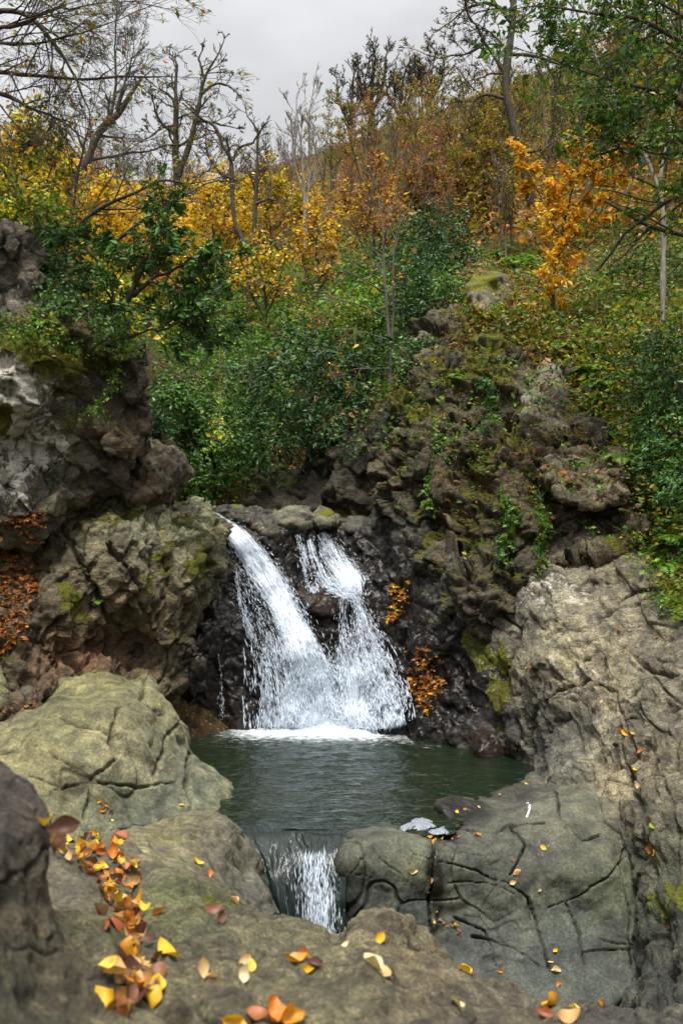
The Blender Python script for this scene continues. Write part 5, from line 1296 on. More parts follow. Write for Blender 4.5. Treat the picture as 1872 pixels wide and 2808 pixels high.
def tree(name, label, guides, par, bark='bark', leaves=None, group=None, cat='tree', seed=0, wobble=0.03):
    """guides: [(photo polyline (px,py,Y), radius at foot, radius at end, number of side limbs, first fraction, limb length)]"""
    rg = np.random.default_rng(1000 + seed)
    base = PV([guides[0][0][0]])[0]
    root = tag(empty(name, base), label, cat, group)
    tr = Tubes(); br = Tubes(); pl = []
    for gi, (line, r0, r1, nl, f0, ll) in enumerate(guides):
        n = max(10, 4 * len(line))
        w = cr_spline(PV(line), n, 3)
        w = w + wobble * np.stack([fbm(np.stack([np.linspace(0, 5, n), np.full(n, seed + gi * 1.7), np.full(n, k * 3.1)], 1), 3, 3) for k in range(3)], 1) * np.linspace(0, 1, n)[:, None] * 3
        w[0] = PV([line[0]])[0]
        rad = np.linspace(r0, r1, n) * (1 + 0.12 * rg.normal(0, 1, n))
        if gi == 0: rad[0] *= 1.35
        tr.add(w, rad, 8)
        for k in range(nl):
            f = f0 + (1 - f0) * (k + rg.random()) / max(nl, 1)
            x = f * (n - 1); i = min(int(x), n - 2); q = w[i] + (w[i + 1] - w[i]) * (x - i)
            dd = w[i + 1] - w[i]; dd /= np.linalg.norm(dd)
            side = rg.normal(0, 1, 3); side -= side.dot(dd) * dd; side /= np.linalg.norm(side)
            ang = R(rg.normal(par['ang'] + 8, 12))
            nd = dd * math.cos(ang) + side * math.sin(ang) + np.array([0, 0, par.get('lift', 0.1)])
            nd += np.array(par.get('bias', (0, 0, 0)))
            nd /= np.linalg.norm(nd)
            rr = (r0 + (r1 - r0) * f)
            grow(rg, br, q, nd, ll * rg.uniform(0.6, 1.2) * (1.2 - 0.6 * f), rr * par.get('rr0', 0.45), 1, par, None, pl)
        if par.get('endgrow', True):
            dd = w[-1] - w[-2]; dd /= np.linalg.norm(dd)
            grow(rg, br, w[-1], dd, ll * 0.8, r1 * 0.9, 1, par, None, pl)
    tr.build('trunk', M[bark], root, base)
    br.build('branches', M[bark], root, base)
    if leaves:
        C, Ax = [], []
        per = leaves['per']
        for p, lv in pl:
            m = rg.poisson(per * (1.0 if lv == par['levels'] else 0.5))
            if m == 0: continue
            f = rg.uniform(0.15, 1.0, m) * (len(p) - 1); i = np.minimum(f.astype(int), len(p) - 2)
            c = p[i] + (p[i + 1] - p[i]) * (f - i)[:, None]
            C.append(c + rg.normal(0, leaves.get('spread', 0.03), c.shape)); a = p[i + 1] - p[i]
            Ax.append(a / (np.linalg.norm(a, axis=1, keepdims=True) + 1e-9))
        if C:
            C = np.concatenate(C); Ax = np.concatenate(Ax)
            n = len(C)
            L = leaves['size'] * np.exp(rg.normal(0, 0.22, n))
            v, q, cc = leaf_quads(rg, C, L, pick(rg, leaves['pal'], n, leaves.get('var', 0.22)), axis=Ax, flat=leaves.get('flat', 0.5), wid=leaves.get('wid', 0.5), droop=leaves.get('droop', 0.2))
            mesh_obj('crown', v, [q], M[leaves.get('mat', 'leaf')], parent=root, origin=base, cols=cc, smooth=False)
    return root

def copy_tree(root, loc, rz, sc, label=None, group=None):
    r = root.copy(); COL.objects.link(r)
    r.location = loc; r.rotation_euler = (0, 0, rz); r.scale = (sc, sc, sc)
    if label: r['label'] = label
    if group: r['group'] = group
    for c in root.children:
        d = c.copy(); COL.objects.link(d); d.parent = r
    return r

# ---- guided trees that can be told apart
BARE = dict(levels=4, nch=[0, 4, 4, 4, 0], ratio=0.52, ang=42, wob=0.16, up=0.05, rmin=0.006, seg=0.3, lift=0.15)
# pollarded mossy tree left of centre
tree('bare_tree', 'tall bare forked tree with stubby mossy limbs, left of centre against the sky',
     [([(487, 600, 36), (485, 530, 36), (483, 420, 36), (484, 320, 36), (478, 230, 36), (482, 180, 36)], 0.17, 0.05, 9, 0.35, 1.6),
      ([(488, 480, 36), (512, 420, 36), (535, 340, 36), (552, 260, 36), (560, 215, 36), (590, 170, 36)], 0.13, 0.04, 6, 0.3, 1.2),
      ([(484, 370, 36), (450, 345, 36), (428, 318, 36), (426, 300, 36)], 0.07, 0.04, 3, 0.4, 0.9),
      ([(484, 300, 36), (470, 262, 36), (434, 246, 36)], 0.06, 0.03, 3, 0.4, 0.8),
      ([(552, 260, 36), (585, 228, 36), (620, 230, 36), (628, 238, 36)], 0.06, 0.035, 3, 0.3, 0.7),
      ([(540, 330, 36), (580, 336, 36), (620, 345, 36)], 0.06, 0.03, 3, 0.3, 0.9),
      ([(490, 400, 36), (520, 385, 36), (530, 380, 36)], 0.06, 0.05, 1, 0.5, 0.6),
      ([(484, 345, 36), (440, 350, 36), (412, 378, 36)], 0.055, 0.03, 3, 0.3, 0.8),
      ([(560, 215, 36), (545, 165, 36), (548, 150, 36)], 0.05, 0.03, 2, 0.4, 0.6)],
     dict(BARE, levels=3, nch=[0, 5, 4, 0], rmin=0.012, wob=0.22), bark='bark_moss', seed=1)
tree('bare_tree', 'dark twisted bare tree with a curved trunk, right of the tall forked one',
     [([(690, 1000, 26), (684, 880, 26), (680, 760, 26), (686, 690, 26), (650, 640, 26), (638, 590, 26), (636, 500, 26), (638, 440, 26)], 0.085, 0.06, 3, 0.6, 0.8),
      ([(638, 440, 26), (610, 400, 26), (592, 350, 26), (560, 330, 26)], 0.055, 0.03, 4, 0.2, 0.9),
      ([(638, 440, 26), (655, 400, 26), (700, 390, 26), (700, 384, 26)], 0.05, 0.03, 3, 0.3, 0.7),
      ([(636, 490, 26), (600, 475, 26), (575, 440, 26), (560, 390, 26)], 0.045, 0.025, 4, 0.3, 0.8)],
     dict(BARE, levels=3, nch=[0, 5, 4, 0], rmin=0.008, wob=0.25), bark='bark', seed=2)
tree('bare_tree', 'slim bare tree with broken top just right of the dark twisted one',
     [([(692, 690, 30), (696, 620, 30), (704, 520, 30), (706, 440, 30), (712, 365, 30)], 0.075, 0.04, 8, 0.4, 1.0),
      ([(700, 560, 30), (730, 545, 30), (740, 540, 30)], 0.05, 0.04, 2, 0.5, 0.7)],
     dict(BARE, levels=3, nch=[0, 4, 4, 0], rmin=0.009, wob=0.22), bark='bark', seed=3)
tree('bare_tree', 'pale grey many stemmed bare tree in front of the left end of the hillside wood',
     [([(838, 720, 34), (838, 600, 34), (832, 480, 34), (812, 300, 34)], 0.08, 0.02, 8, 0.3, 1.6),
      ([(838, 600, 34), (850, 480, 34), (845, 330, 34), (850, 290, 34)], 0.06, 0.02, 6, 0.3, 1.4),
      ([(836, 540, 34), (800, 440, 34), (805, 340, 34)], 0.05, 0.02, 5, 0.3, 1.4)],
     dict(BARE, levels=3, nch=[0, 5, 4, 0], up=0.25, ang=28, rmin=0.01, lift=0.35), bark='bark_pale', seed=4)
# skyline trees
for k, (x, y, h, lab) in enumerate([(965, 360, 190, 'ragged bare tree on the skyline, leftmost of the tall ones'), (1022, 355, 250, 'tallest dark bare tree on the skyline with ivy clumps'), (1100, 330, 150, 'small bare tree on the skyline right of the tallest one'), (1180, 300, 140, 'low bare tree on the skyline close to the big leaning trunk')]):
    tree('bare_tree', lab, [([(x, y + 60, 72), (x - 4, y - h * 0.4, 72), (x + 4, y - h * 0.75, 72)], 0.24, 0.08, 10, 0.2, 2.2), ([(x - 2, y - h * 0.2, 72), (x + 30, y - h * 0.5, 72), (x + 36, y - h * 0.8, 72)], 0.14, 0.06, 6, 0.2, 1.8), ([(x - 2, y - h * 0.1, 72), (x - 36, y - h * 0.4, 72), (x - 40, y - h * 0.65, 72)], 0.14, 0.06, 6, 0.2, 1.8)],
         dict(BARE, levels=3, nch=[0, 6, 5, 0], rmin=0.022, seg=0.5, up=0.08, lift=0.35), leaves=dict(per=0.12, size=0.2, pal=[lin(.03, .045, .02)], spread=0.1), seed=10 + k, cat='tree')
# big tree on the right
tree('bare_tree', 'tall dark leaning tree on the right slope with arching bare limbs against the sky',
     [([(1480, 760, 30), (1462, 620, 30), (1450, 520, 30), (1425, 400, 30), (1396, 300, 30), (1383, 220, 30), (1395, 120, 30), (1410, 40, 30), (1408, -60, 30)], 0.17, 0.09, 5, 0.5, 1.6),
      ([(1385, 205, 30), (1345, 140, 30), (1318, 110, 30), (1312, 70, 30), (1285, 55, 30)], 0.07, 0.03, 8, 0.2, 1.3),
      ([(1400, 60, 30), (1360, 10, 30), (1300, 10, 30), (1262, 30, 30)], 0.07, 0.03, 8, 0.2, 1.3),
      ([(1330, 118, 30), (1290, 145, 30), (1225, 160, 30), (1170, 150, 30)], 0.045, 0.015, 7, 0.2, 1.0),
      ([(1392, 200, 30), (1340, 200, 30), (1310, 215, 30)], 0.05, 0.02, 4, 0.2, 0.9),
      ([(1382, 270, 30), (1320, 255, 30), (1290, 290, 30), (1285, 330, 30)], 0.06, 0.02, 5, 0.3, 1.0),
      ([(1398, 150, 30), (1460, 150, 30), (1520, 175, 30), (1600, 190, 30)], 0.06, 0.02, 6, 0.2, 1.3),
      ([(1430, 420, 30), (1490, 410, 30), (1530, 380, 30)], 0.05, 0.02, 4, 0.3, 1.0)],
     dict(BARE, levels=4, nch=[0, 5, 4, 3, 0], rmin=0.008, wob=0.2), leaves=dict(per=0.12, size=0.09, pal=OLI), seed=5)
# leaning pale tree at far right
tree('leaning_tree', 'pale slender tree at the far right bending left towards the top',
     [([(1822, 1040, 16.5), (1815, 900, 16.5), (1815, 760, 16.5), (1822, 620, 16.5), (1805, 500, 16.5), (1750, 400, 16.5), (1690, 290, 16.5), (1640, 190, 16.5), (1600, 100, 16.5)], 0.055, 0.02, 8, 0.55, 1.3),
      ([(1808, 490, 16.5), (1830, 380, 16.5), (1850, 240, 16.5), (1860, 80, 16.5)], 0.035, 0.015, 7, 0.3, 1.2)],
     dict(levels=3, nch=[0, 4, 4, 0], ratio=0.55, ang=40, wob=0.14, up=0.1, rmin=0.004, lift=0.1), bark='bark_pale',
     leaves=dict(per=3.0, size=0.085, pal=GRN + OLI[:1] + DGR[1:2], spread=0.05, droop=0.35, flat=0.4), seed=6)
# near green branches, top right
tree('green_tree', 'near leafy green tree hanging into the top right corner',
     [([(2150, 900, 13), (2080, 500, 13), (2000, 200, 12.6), (1960, -120, 12.4)], 0.12, 0.06, 12, 0.2, 2.2),
      ([(2040, 400, 12.8), (1900, 300, 12.4), (1760, 240, 12.2), (1600, 200, 12)], 0.05, 0.012, 13, 0.15, 1.2),
      ([(2010, 220, 12.6), (1850, 100, 12.2), (1700, 40, 12), (1540, 20, 11.8)], 0.05, 0.012, 13, 0.15, 1.2),
      ([(2050, 450, 12.8), (1930, 420, 12.4), (1830, 420, 12.2), (1720, 400, 12)], 0.04, 0.012, 10, 0.15, 1.0),
      ([(1980, 0, 12.6), (1850, -60, 12.4), (1700, -60, 12.2), (1560, -80, 12)], 0.05, 0.012, 11, 0.15, 1.2)],
     dict(levels=3, nch=[0, 4, 3, 0], ratio=0.55, ang=45, wob=0.14, up=-0.05, rmin=0.0035, lift=-0.05),
     leaves=dict(per=6.5, size=0.088, pal=GRN + GRN + DGR + OLI[:2], spread=0.05, droop=0.35, flat=0.4), seed=7)
# golden sapling
tree('golden_sapling', 'bright golden yellow sapling growing on the crest of the right bank',
     [([(1520, 930, 17.3), (1518, 850, 17.3), (1512, 760, 17.3), (1535, 660, 17.3), (1550, 570, 17.3), (1580, 470, 17.3), (1590, 390, 17.3)], 0.035, 0.008, 34, 0.10, 0.55),
      ([(1535, 660, 17.3), (1490, 560, 17.3), (1450, 490, 17.3), (1425, 425, 17.3)], 0.016, 0.005, 11, 0.2, 0.34),
      ([(1545, 600, 17.3), (1610, 530, 17.3), (1660, 460, 17.3), (1700, 395, 17.3)], 0.018, 0.005, 14, 0.15, 0.38),
      ([(1530, 700, 17.3), (1580, 640, 17.3), (1640, 560, 17.3), (1705, 480, 17.3)], 0.016, 0.005, 12, 0.2, 0.4)],
     dict(levels=2, nch=[0, 4, 0], ratio=0.5, ang=48, wob=0.12, up=0.1, rmin=0.003, lift=0.05),
     leaves=dict(per=12, size=0.11, pal=[c * 1.12 for c in GOLD[:3]] + GOLD + GOLD[:2] + YEL[:2] + ORAN[1:2], spread=0.035, droop=0.45, flat=0.2, wid=0.5), seed=8, cat='sapling')
# slender tree in the middle with bare sweeping branches
tree('slender_tree', 'slender twin stemmed tree by the dark hollow with bare sweeping branches and few orange leaves',
     [([(1072, 1060, 18.6), (1068, 960, 18.6), (1058, 840, 18.6), (1050, 740, 18.6), (1046, 640, 18.6), (1040, 560, 18.6)], 0.04, 0.012, 9, 0.4, 1.1),
      ([(1072, 960, 18.6), (1078, 860, 18.6), (1076, 740, 18.6), (1090, 620, 18.6), (1125, 540, 18.6)], 0.03, 0.01, 9, 0.4, 1.1),
      ([(1056, 870, 18.4), (980, 830, 18.2), (880, 810, 18.0), (780, 800, 17.8)], 0.014, 0.004, 8, 0.25, 0.7),
      ([(1052, 800, 18.4), (980, 760, 18.2), (900, 720, 18), (840, 690, 18)], 0.014, 0.004, 8, 0.25, 0.7),
      ([(1060, 930, 18.4), (960, 900, 18.2), (860, 905, 18.0), (790, 930, 18)], 0.012, 0.004, 7, 0.25, 0.7),
      ([(1066, 1010, 18.3), (960, 1010, 18), (880, 1060, 17.8), (840, 1100, 17.8)], 0.012, 0.004, 9, 0.2, 0.7)],
     dict(levels=3, nch=[0, 4, 3, 0], ratio=0.5, ang=38, wob=0.1, up=0.05, rmin=0.0035, lift=0.05), bark='bark_mid',
     leaves=dict(per=0.55, size=0.085, pal=ORAN + RUST[:2] + YEL[:1], spread=0.03), seed=9)
# evergreen shrub tree on the left cliff
EVG = dict(levels=3, nch=[0, 5, 4, 0], ratio=0.55, ang=45, wob=0.16, up=0.0, rmin=0.004, lift=0.05)
tree('evergreen_shrub', 'dark glossy evergreen shrub with a bent trunk growing out of the left cliff top',
     [([(305, 950, 12.6), (312, 890, 12.6), (335, 840, 12.6), (365, 810, 12.6)], 0.06, 0.035, 3, 0.5, 0.7),
      ([(365, 812, 12.6), (410, 770, 12.4), (470, 740, 12.3), (540, 720, 12.2)], 0.035, 0.008, 10, 0.2, 0.75),
      ([(350, 825, 12.6), (400, 720, 12.5), (430, 640, 12.4), (440, 590, 12.4)], 0.03, 0.008, 10, 0.2, 0.6),
      ([(318, 880, 12.6), (310, 800, 12.7), (280, 720, 12.7), (230, 670, 12.7)], 0.03, 0.008, 9, 0.2, 0.65),
      ([(330, 930, 12.5), (400, 910, 12.3), (480, 890, 12.2), (540, 880, 12.1)], 0.025, 0.008, 10, 0.2, 0.6),
      ([(410, 770, 12.4), (480, 800, 12.2), (540, 820, 12), (570, 850, 12)], 0.02, 0.006, 9, 0.2, 0.5)],
     EVG, bark='bark', leaves=dict(per=4.6, size=0.095, pal=DGR + GRN + GRN[:2], mat='leaf_gloss', wid=0.4, spread=0.03, droop=0.25, flat=0.35), seed=20, cat='shrub')
# bare red twigged tree, top left
TW = dict(levels=4, nch=[0, 6, 5, 4, 0], ratio=0.58, ang=30, wob=0.08, up=-0.10, rmin=0.0019, lift=-0.02, seg=0.2)
tree('bare_tree', 'fine twigged bare tree sweeping in from the top left corner with a few olive leaves',
     [([(-260, 700, 13), (-200, 350, 13), (-120, 100, 13), (-60, -100, 13)], 0.12, 0.08, 3, 0.4, 2.0),
      ([(-150, 180, 13), (-40, 90, 12.8), (80, 60, 12.6), (220, 10, 12.4)], 0.05, 0.01, 11, 0.15, 1.5),
      ([(-100, 50, 13), (60, 20, 12.8), (160, 130, 12.6), (230, 250, 12.5), (250, 330, 12.4)], 0.045, 0.008, 12, 0.2, 1.3),
      ([(-160, 200, 13), (-20, 190, 12.8), (140, 215, 12.6), (300, 210, 12.4), (470, 200, 12.3)], 0.04, 0.005, 13, 0.15, 1.1),
      ([(-180, 280, 13), (-20, 240, 12.8), (120, 300, 12.6), (240, 380, 12.5)], 0.04, 0.006, 12, 0.15, 1.2),
      ([(-120, 80, 13), (40, 130, 12.7), (180, 100, 12.5), (330, 60, 12.4)], 0.035, 0.006, 11, 0.15, 1.2)],
     TW, bark='bark', leaves=dict(per=0.10, size=0.075, pal=OLI + GRN[:1] + ORAN[:1]), seed=21)
tree('broken_tree', 'thick broken bare trunk leaning right behind the yellow bushes on the upper left',
     [([(190, 640, 22), (215, 520, 22), (240, 430, 22), (270, 370, 22), (300, 330, 22), (326, 312, 22)], 0.12, 0.085, 7, 0.4, 1.2),
      ([(300, 332, 22), (318, 260, 22), (316, 150, 22), (318, 30, 22)], 0.04, 0.01, 12, 0.1, 1.0),
      ([(318, 300, 22), (350, 200, 22), (372, 110, 22)], 0.03, 0.008, 10, 0.1, 0.9),
      ([(232, 440, 22), (340, 425, 22), (430, 405, 22), (520, 390, 22)], 0.04, 0.012, 10, 0.2, 0.9)],
     dict(levels=3, nch=[0, 5, 5, 0], ratio=0.55, ang=40, wob=0.12, up=0.1, rmin=0.005, lift=0.1), bark='bark', seed=22)
tree('bare_tree', 'long thin bare branch tree crossing above the evergreen shrub on the left',
     [([(170, 740, 14), (190, 640, 14), (235, 600, 14), (330, 545, 14), (420, 505, 14), (540, 490, 14)], 0.045, 0.008, 12, 0.3, 0.9),
      ([(180, 690, 14), (200, 560, 14), (215, 460, 14), (250, 350, 14)], 0.03, 0.008, 11, 0.2, 0.8),
      ([(320, 660, 13.6), (420, 580, 13.6), (520, 520, 13.6), (640, 485, 13.6)], 0.025, 0.006, 8, 0.3, 0.6),
      ([(176, 720, 14), (120, 620, 14), (60, 540, 14), (20, 480, 14)], 0.03, 0.006, 10, 0.2, 0.9)],
     dict(levels=3, nch=[0, 4, 4, 0], ratio=0.55, ang=38, wob=0.12, up=0.05, rmin=0.004, lift=0.05), bark='bark', leaves=dict(per=0.25, size=0.075, pal=YEL + OLI[:1]), seed=23)
# yellow trees behind the left cliff
YP = dict(levels=3, nch=[0, 5, 4, 0], ratio=0.55, ang=42, wob=0.12, up=0.1, rmin=0.006, lift=0.12)
for k, (x, y, Y, h, wd, pal, per, lab) in enumerate([
        (60, 760, 17, 380, 170, YEL + OLI + GRN[:2], 5, 'yellow green leafy tree at the left edge above the lichen cliff'),
        (190, 760, 20, 260, 150, YEL + GOLD[:1], 5, 'yellow tree behind the evergreen shrub, nearest the left cliff'),
        (330, 860, 24, 265, 170, YEL + GOLD[:2], 4.5, 'dense yellow tree glowing behind the evergreen shrub trunk'),
        (430, 860, 27, 270, 150, YEL + GOLD[:1], 5, 'yellow tree just right behind the evergreen shrub'),
        (590, 790, 33, 250, 170, YEL + YEL + GOLD[:1], 4.5, 'bright yellow tree in the valley left of the curved dark trunk'),
        (520, 700, 42, 150, 200, YEL + GOLD, 3, 'golden tree farther up the valley behind the bright yellow one'),
        (740, 720, 38, 210, 150, YEL + OLI, 5, 'yellow tree in the valley right of the curved dark trunk'),
        (870, 850, 26, 260, 110, YEL + GOLD[:1] + ORAN[:1], 1.5, 'small slim yellow orange tree in the middle of the green slope'),
        (1020, 760, 28, 260, 120, ORAN + YEL + RUST, 2.2, 'orange leaved young tree behind the slender twin stems'),
        (1180, 720, 30, 260, 150, RUST + OLI + ORAN[:1], 4, 'reddish brown leaved tree behind the mossy knoll'),
        (725, 900, 25, 200, 110, YEL + GOLD[:1] + OLI[:1], 1.2, 'small thin yellow tree on the green slope above the hollow'),
        (1330, 700, 30, 300, 150, OLI + OLI + RUST[:2], 4, 'olive leaved tree left of the big leaning trunk')]):
    m_ = F / Y
    tree('autumn_tree', lab, [([(x, y, Y), (x + 6, y - h * 0.35, Y), (x - 8, y - h * 0.7, Y), (x, y - h, Y)], 0.009 * h / m_ * 1.6 + 0.02, 0.012, 14, 0.2, wd / m_ * 0.62),
                              ([(x, y - h * 0.15, Y), (x + wd * 0.35, y - h * 0.5, Y), (x + wd * 0.5, y - h * 0.85, Y)], 0.03, 0.01, 8, 0.2, wd / m_ * 0.5),
                              ([(x, y - h * 0.15, Y), (x - wd * 0.35, y - h * 0.45, Y), (x - wd * 0.5, y - h * 0.8, Y)], 0.03, 0.01, 8, 0.2, wd / m_ * 0.5)],
         YP, bark='bark', leaves=dict(per=per, size=0.075 + Y * 0.0013, pal=pal, spread=0.08, droop=0.15, flat=0.4, wid=0.6), seed=30 + k, cat='tree')
print('guided trees', time.time() - T0)

# ---- young trees of the hillside wood: a few kinds, copied
def wood_kind(name, lab, H, pal, per, seed, bark='bark_mid', size=0.11, group=None):
    rg = np.random.default_rng(seed)
    Y = 50.0
    x, y = CX, CY
    m_ = F / Y
    h = H * m_
    lean = rg.uniform(-0.12, 0.12) * h
    t = tree(name, lab, [([(x, y + 0.04 * h, Y), (x + lean * 0.4, y - h * 0.4, Y), (x + lean, y - h, Y)], 0.012 * H + 0.02, 0.012, 12, 0.3, H * 0.26),
                         ([(x, y - h * 0.1, Y + 0.2), (x - lean * 0.4 - 0.06 * h, y - h * 0.5, Y + 0.3), (x - lean - 0.1 * h, y - h * 0.9, Y + 0.5)], 0.009 * H + 0.012, 0.01, 9, 0.35, H * 0.22)],
             dict(levels=3, nch=[0, 4, 3, 0], ratio=0.55, ang=34, wob=0.1, up=0.12, rmin=0.011, lift=0.25, seg=0.4), bark=bark,
             leaves=dict(per=per, size=size, pal=pal, spread=0.10, wid=0.65), group=group, seed=seed)
    return t
KINDS = {}
for nm, lab, H, pal, per, sz, bark in [
        ('rust', 'slender rust leaved tree in the wood on the right hillside', 6.0, RUST + ORAN[:1], 2.2, 0.12, 'bark_mid'),
        ('orange', 'slender orange leaved tree in the wood on the right hillside', 5.5, ORAN + RUST[:2], 2.6, 0.12, 'bark_mid'),
        ('olive', 'slender olive leaved tree in the wood on the right hillside', 6.5, OLI + OLI + RUST[:1], 3.0, 0.13, 'bark'),
        ('bare', 'slender bare grey tree in the wood on the right hillside', 6.5, RUST, 0.3, 0.11, 'bark_mid'),
        ('yellow', 'slender yellow leaved tree in the valley wood', 5.0, YEL + GOLD[:1], 3.2, 0.13, 'bark'),
        ('green', 'slender green leaved tree in the wood on the right bank', 6.0, GRN + OLI + LIM[:1], 3.5, 0.12, 'bark_mid'),
        ('grey', 'small leafless tree of the brown wood at the valley head', 4.5, RUST[2:4], 0.5, 0.12, 'bark_mid')]:
    KINDS[nm] = [wood_kind('woodland_tree', lab, H * f, pal, per, 300 + 7 * len(KINDS) + i, bark, sz, group={'yellow': 'yellow trees of the valley wood', 'grey': 'leafless trees at the valley head', 'green': 'green trees on the right bank'}.get(nm, nm + ' trees of the hillside wood')) for i, f in enumerate((1.0, 0.8))]
proto_used = set()
def plant(kind, px, py, sc, rg):
    h = hit_terrain(px, py)
    if h[0] is None: return
    i = int(rg.integers(0, len(KINDS[kind])))
    o = KINDS[kind][i]
    loc = (h[0].x, h[0].y, h[0].z - 0.15)
    rz = float(rg.uniform(0, 6.28))
    if (kind, i) not in proto_used:
        proto_used.add((kind, i)); o.location = loc; o.rotation_euler = (0, 0, rz); o.scale = (sc,) * 3
    else: copy_tree(o, loc, rz, sc)
rgw = np.random.default_rng(77)
for (poly, kinds, n, smin, smax) in [
        ([(880, 470), (1050, 350), (1250, 300), (1500, 330), (1500, 520), (1300, 620), (1000, 640), (860, 560)], ['rust', 'orange', 'olive', 'bare', 'rust', 'olive'], 60, 0.40, 0.78),
        ([(1000, 620), (1300, 560), (1450, 620), (1420, 720), (1200, 700), (1000, 720)], ['olive', 'rust', 'bare', 'rust'], 16, 0.4, 0.62),
        ([(420, 600), (600, 540), (780, 520), (860, 600), (760, 680), (560, 720), (440, 690)], ['yellow', 'yellow', 'olive', 'bare', 'grey'], 24, 0.28, 0.52),
        ([(230, 545), (400, 520), (620, 530), (800, 470), (880, 440), (860, 500), (700, 550), (420, 560), (260, 580)], ['grey', 'grey', 'bare'], 40, 0.3, 0.6),
        ([(1480, 330), (1900, 260), (1900, 640), (1620, 620), (1500, 560)], ['green', 'olive', 'green', 'bare', 'rust'], 42, 0.5, 1.0),
        ([(0, 560), (180, 540), (330, 560), (330, 640), (150, 640), (0, 640)], ['yellow', 'olive', 'orange'], 12, 0.22, 0.42)]:
    pa = np.array(poly, float); lo, hi = pa.min(0), pa.max(0); c = 0
    while c < n:
        p = rgw.uniform(lo, hi)
        if in_poly(p[None], pa)[0]:
            plant(kinds[int(rgw.integers(0, len(kinds)))], p[0], p[1], float(rgw.uniform(smin, smax)), rgw); c += 1
print('wood', time.time() - T0)

# ---- bushes
def bush(name, label, lobes, n, pal, size, seed, mat='leaf_gloss', cat='bush', wid=0.4, droop=0.35, group=None, stems=14):
    """lobes: (px,py,Y,r metres)"""
    rg = np.random.default_rng(2000 + seed)
    lb = np.array([list(PV([l[:3]])[0]) + [l[3]] for l in lobes])
    base = np.array([lb[:, 0].mean(), lb[:, 1].mean(), lb[:, 2].min() - lb[:, 3].max() * 0.6])
    root = tag(empty(name, base), label, cat, group)
    tub = Tubes()
    for k in range(stems):
        l = lb[rg.integers(0, len(lb))]
        e = l[:3] + rg.normal(0, 0.45, 3) * l[3]
        mid = (base + e) / 2 + rg.normal(0, 0.1, 3)
        tub.add(cr_spline(np.array([base + rg.normal(0, 0.05, 3), mid, e]), 8, 3), np.linspace(0.018, 0.004, 8), 4)
    tub.build('stem', M['bark'], root, base)
    wts = lb[:, 3] ** 2; wts /= wts.sum()
    ci = rg.choice(len(lb), n // 7, p=wts)
    d = rg.normal(0, 1, (len(ci), 3)); d /= np.linalg.norm(d, axis=1, keepdims=True)
    sprig = lb[ci, :3] + d * (lb[ci, 3] * rg.uniform(0.45, 1.12, len(ci)) ** 0.7)[:, None]
    sprig += 0.25 * lb[ci, 3][:, None] * np.stack([vnoise(sprig * 3, 5 + k) for k in range(3)], 1)
    ax = d + np.array([0, 0, -0.15]) + rg.normal(0, 0.4, d.shape)
    ax /= np.linalg.norm(ax, axis=1, keepdims=True)
    t = np.linspace(-1.2, 1.2, 7)
    C = (sprig[:, None] + ax[:, None] * (t[None, :, None] * size * 1.1)).reshape(-1, 3) + rg.normal(0, size * 0.25, (len(ci) * 7, 3))
    A = np.repeat(ax, 7, 0)
    m = len(C)
    tint = np.repeat(np.exp(rg.normal(0, 0.2, len(ci))), 7)[:, None]
    v, q, c = leaf_quads(rg, C, size * np.exp(rg.normal(0, 0.2, m)), np.clip(pick(rg, pal, m, 0.18) * tint, 0.003, 0.8), axis=A * 0.9, flat=0.4, wid=wid, droop=droop)
    mesh_obj('crown', v, [q], M[mat], parent=root, origin=base, cols=c, smooth=False)
    return root
bush('laurel_bush', 'large dark glossy laurel bush overhanging the shaded hollow behind the falls',
     [(700, 1090, 18.2, 0.62), (780, 1050, 18.2, 0.65), (860, 1080, 18.0, 0.6), (760, 1180, 17.7, 0.6), (690, 1230, 17.5, 0.4), (830, 1180, 17.7, 0.5), (900, 1010, 18.4, 0.6), (820, 980, 18.8, 0.5), (960, 1060, 18.3, 0.5), (1000, 980, 18.6, 0.45), (900, 1160, 17.5, 0.5), (980, 1120, 17.5, 0.4)], 5600, DGR + TEA[2:], 0.11, 1)
bush('evergreen_bush', 'mid green leafy bush left of the laurel above the left chute',
     [(560, 1180, 17.2, 0.42), (520, 1130, 17.2, 0.4), (590, 1120, 17.5, 0.45), (480, 1090, 16.8, 0.32), (570, 1260, 16.9, 0.4), (620, 1210, 17.2, 0.4), (540, 1330, 16.6, 0.3)], 5200, GRN + DGR[1:3], 0.085, 2, wid=0.5)
bush('evergreen_bush', 'small pale blue green bush tucked against the left cliff above the brown boulder',
     [(420, 1150, 14.6, 0.22), (450, 1175, 14.6, 0.18), (395, 1170, 14.6, 0.15)], 900, TEA + GRN[:1], 0.06, 3, wid=0.5)
bush('evergreen_bush', 'dark green bush on the slope behind the slender twin stems',
     [(1150, 680, 25, 0.8), (1210, 650, 25, 0.8), (1250, 700, 24.5, 0.6), (1120, 730, 24.5, 0.6)], 3600, DGR + TEA, 0.12, 4)
bush('evergreen_bush', 'dark leafy bush between the slender twin stems and the mossy knoll',
     [(1130, 800, 19.5, 0.55), (1180, 760, 20, 0.5), (1110, 870, 19, 0.45), (1170, 850, 19, 0.4)], 3600, DGR + GRN[:1], 0.09, 5)
bush('evergreen_bush', 'light green rosette bush at the top left edge of the crag',
     [(1110, 980, 17, 0.28), (1150, 960, 17, 0.25), (1130, 1020, 16.8, 0.22)], 1100, TEA + GRN, 0.08, 6, wid=0.4)
bush('evergreen_bush', 'light green bush growing on the mossy knoll left of the dark boulder',
     [(1240, 800, 18.6, 0.28), (1260, 840, 18.4, 0.26), (1215, 790, 18.8, 0.25)], 1100, TEA + LIM, 0.08, 7)
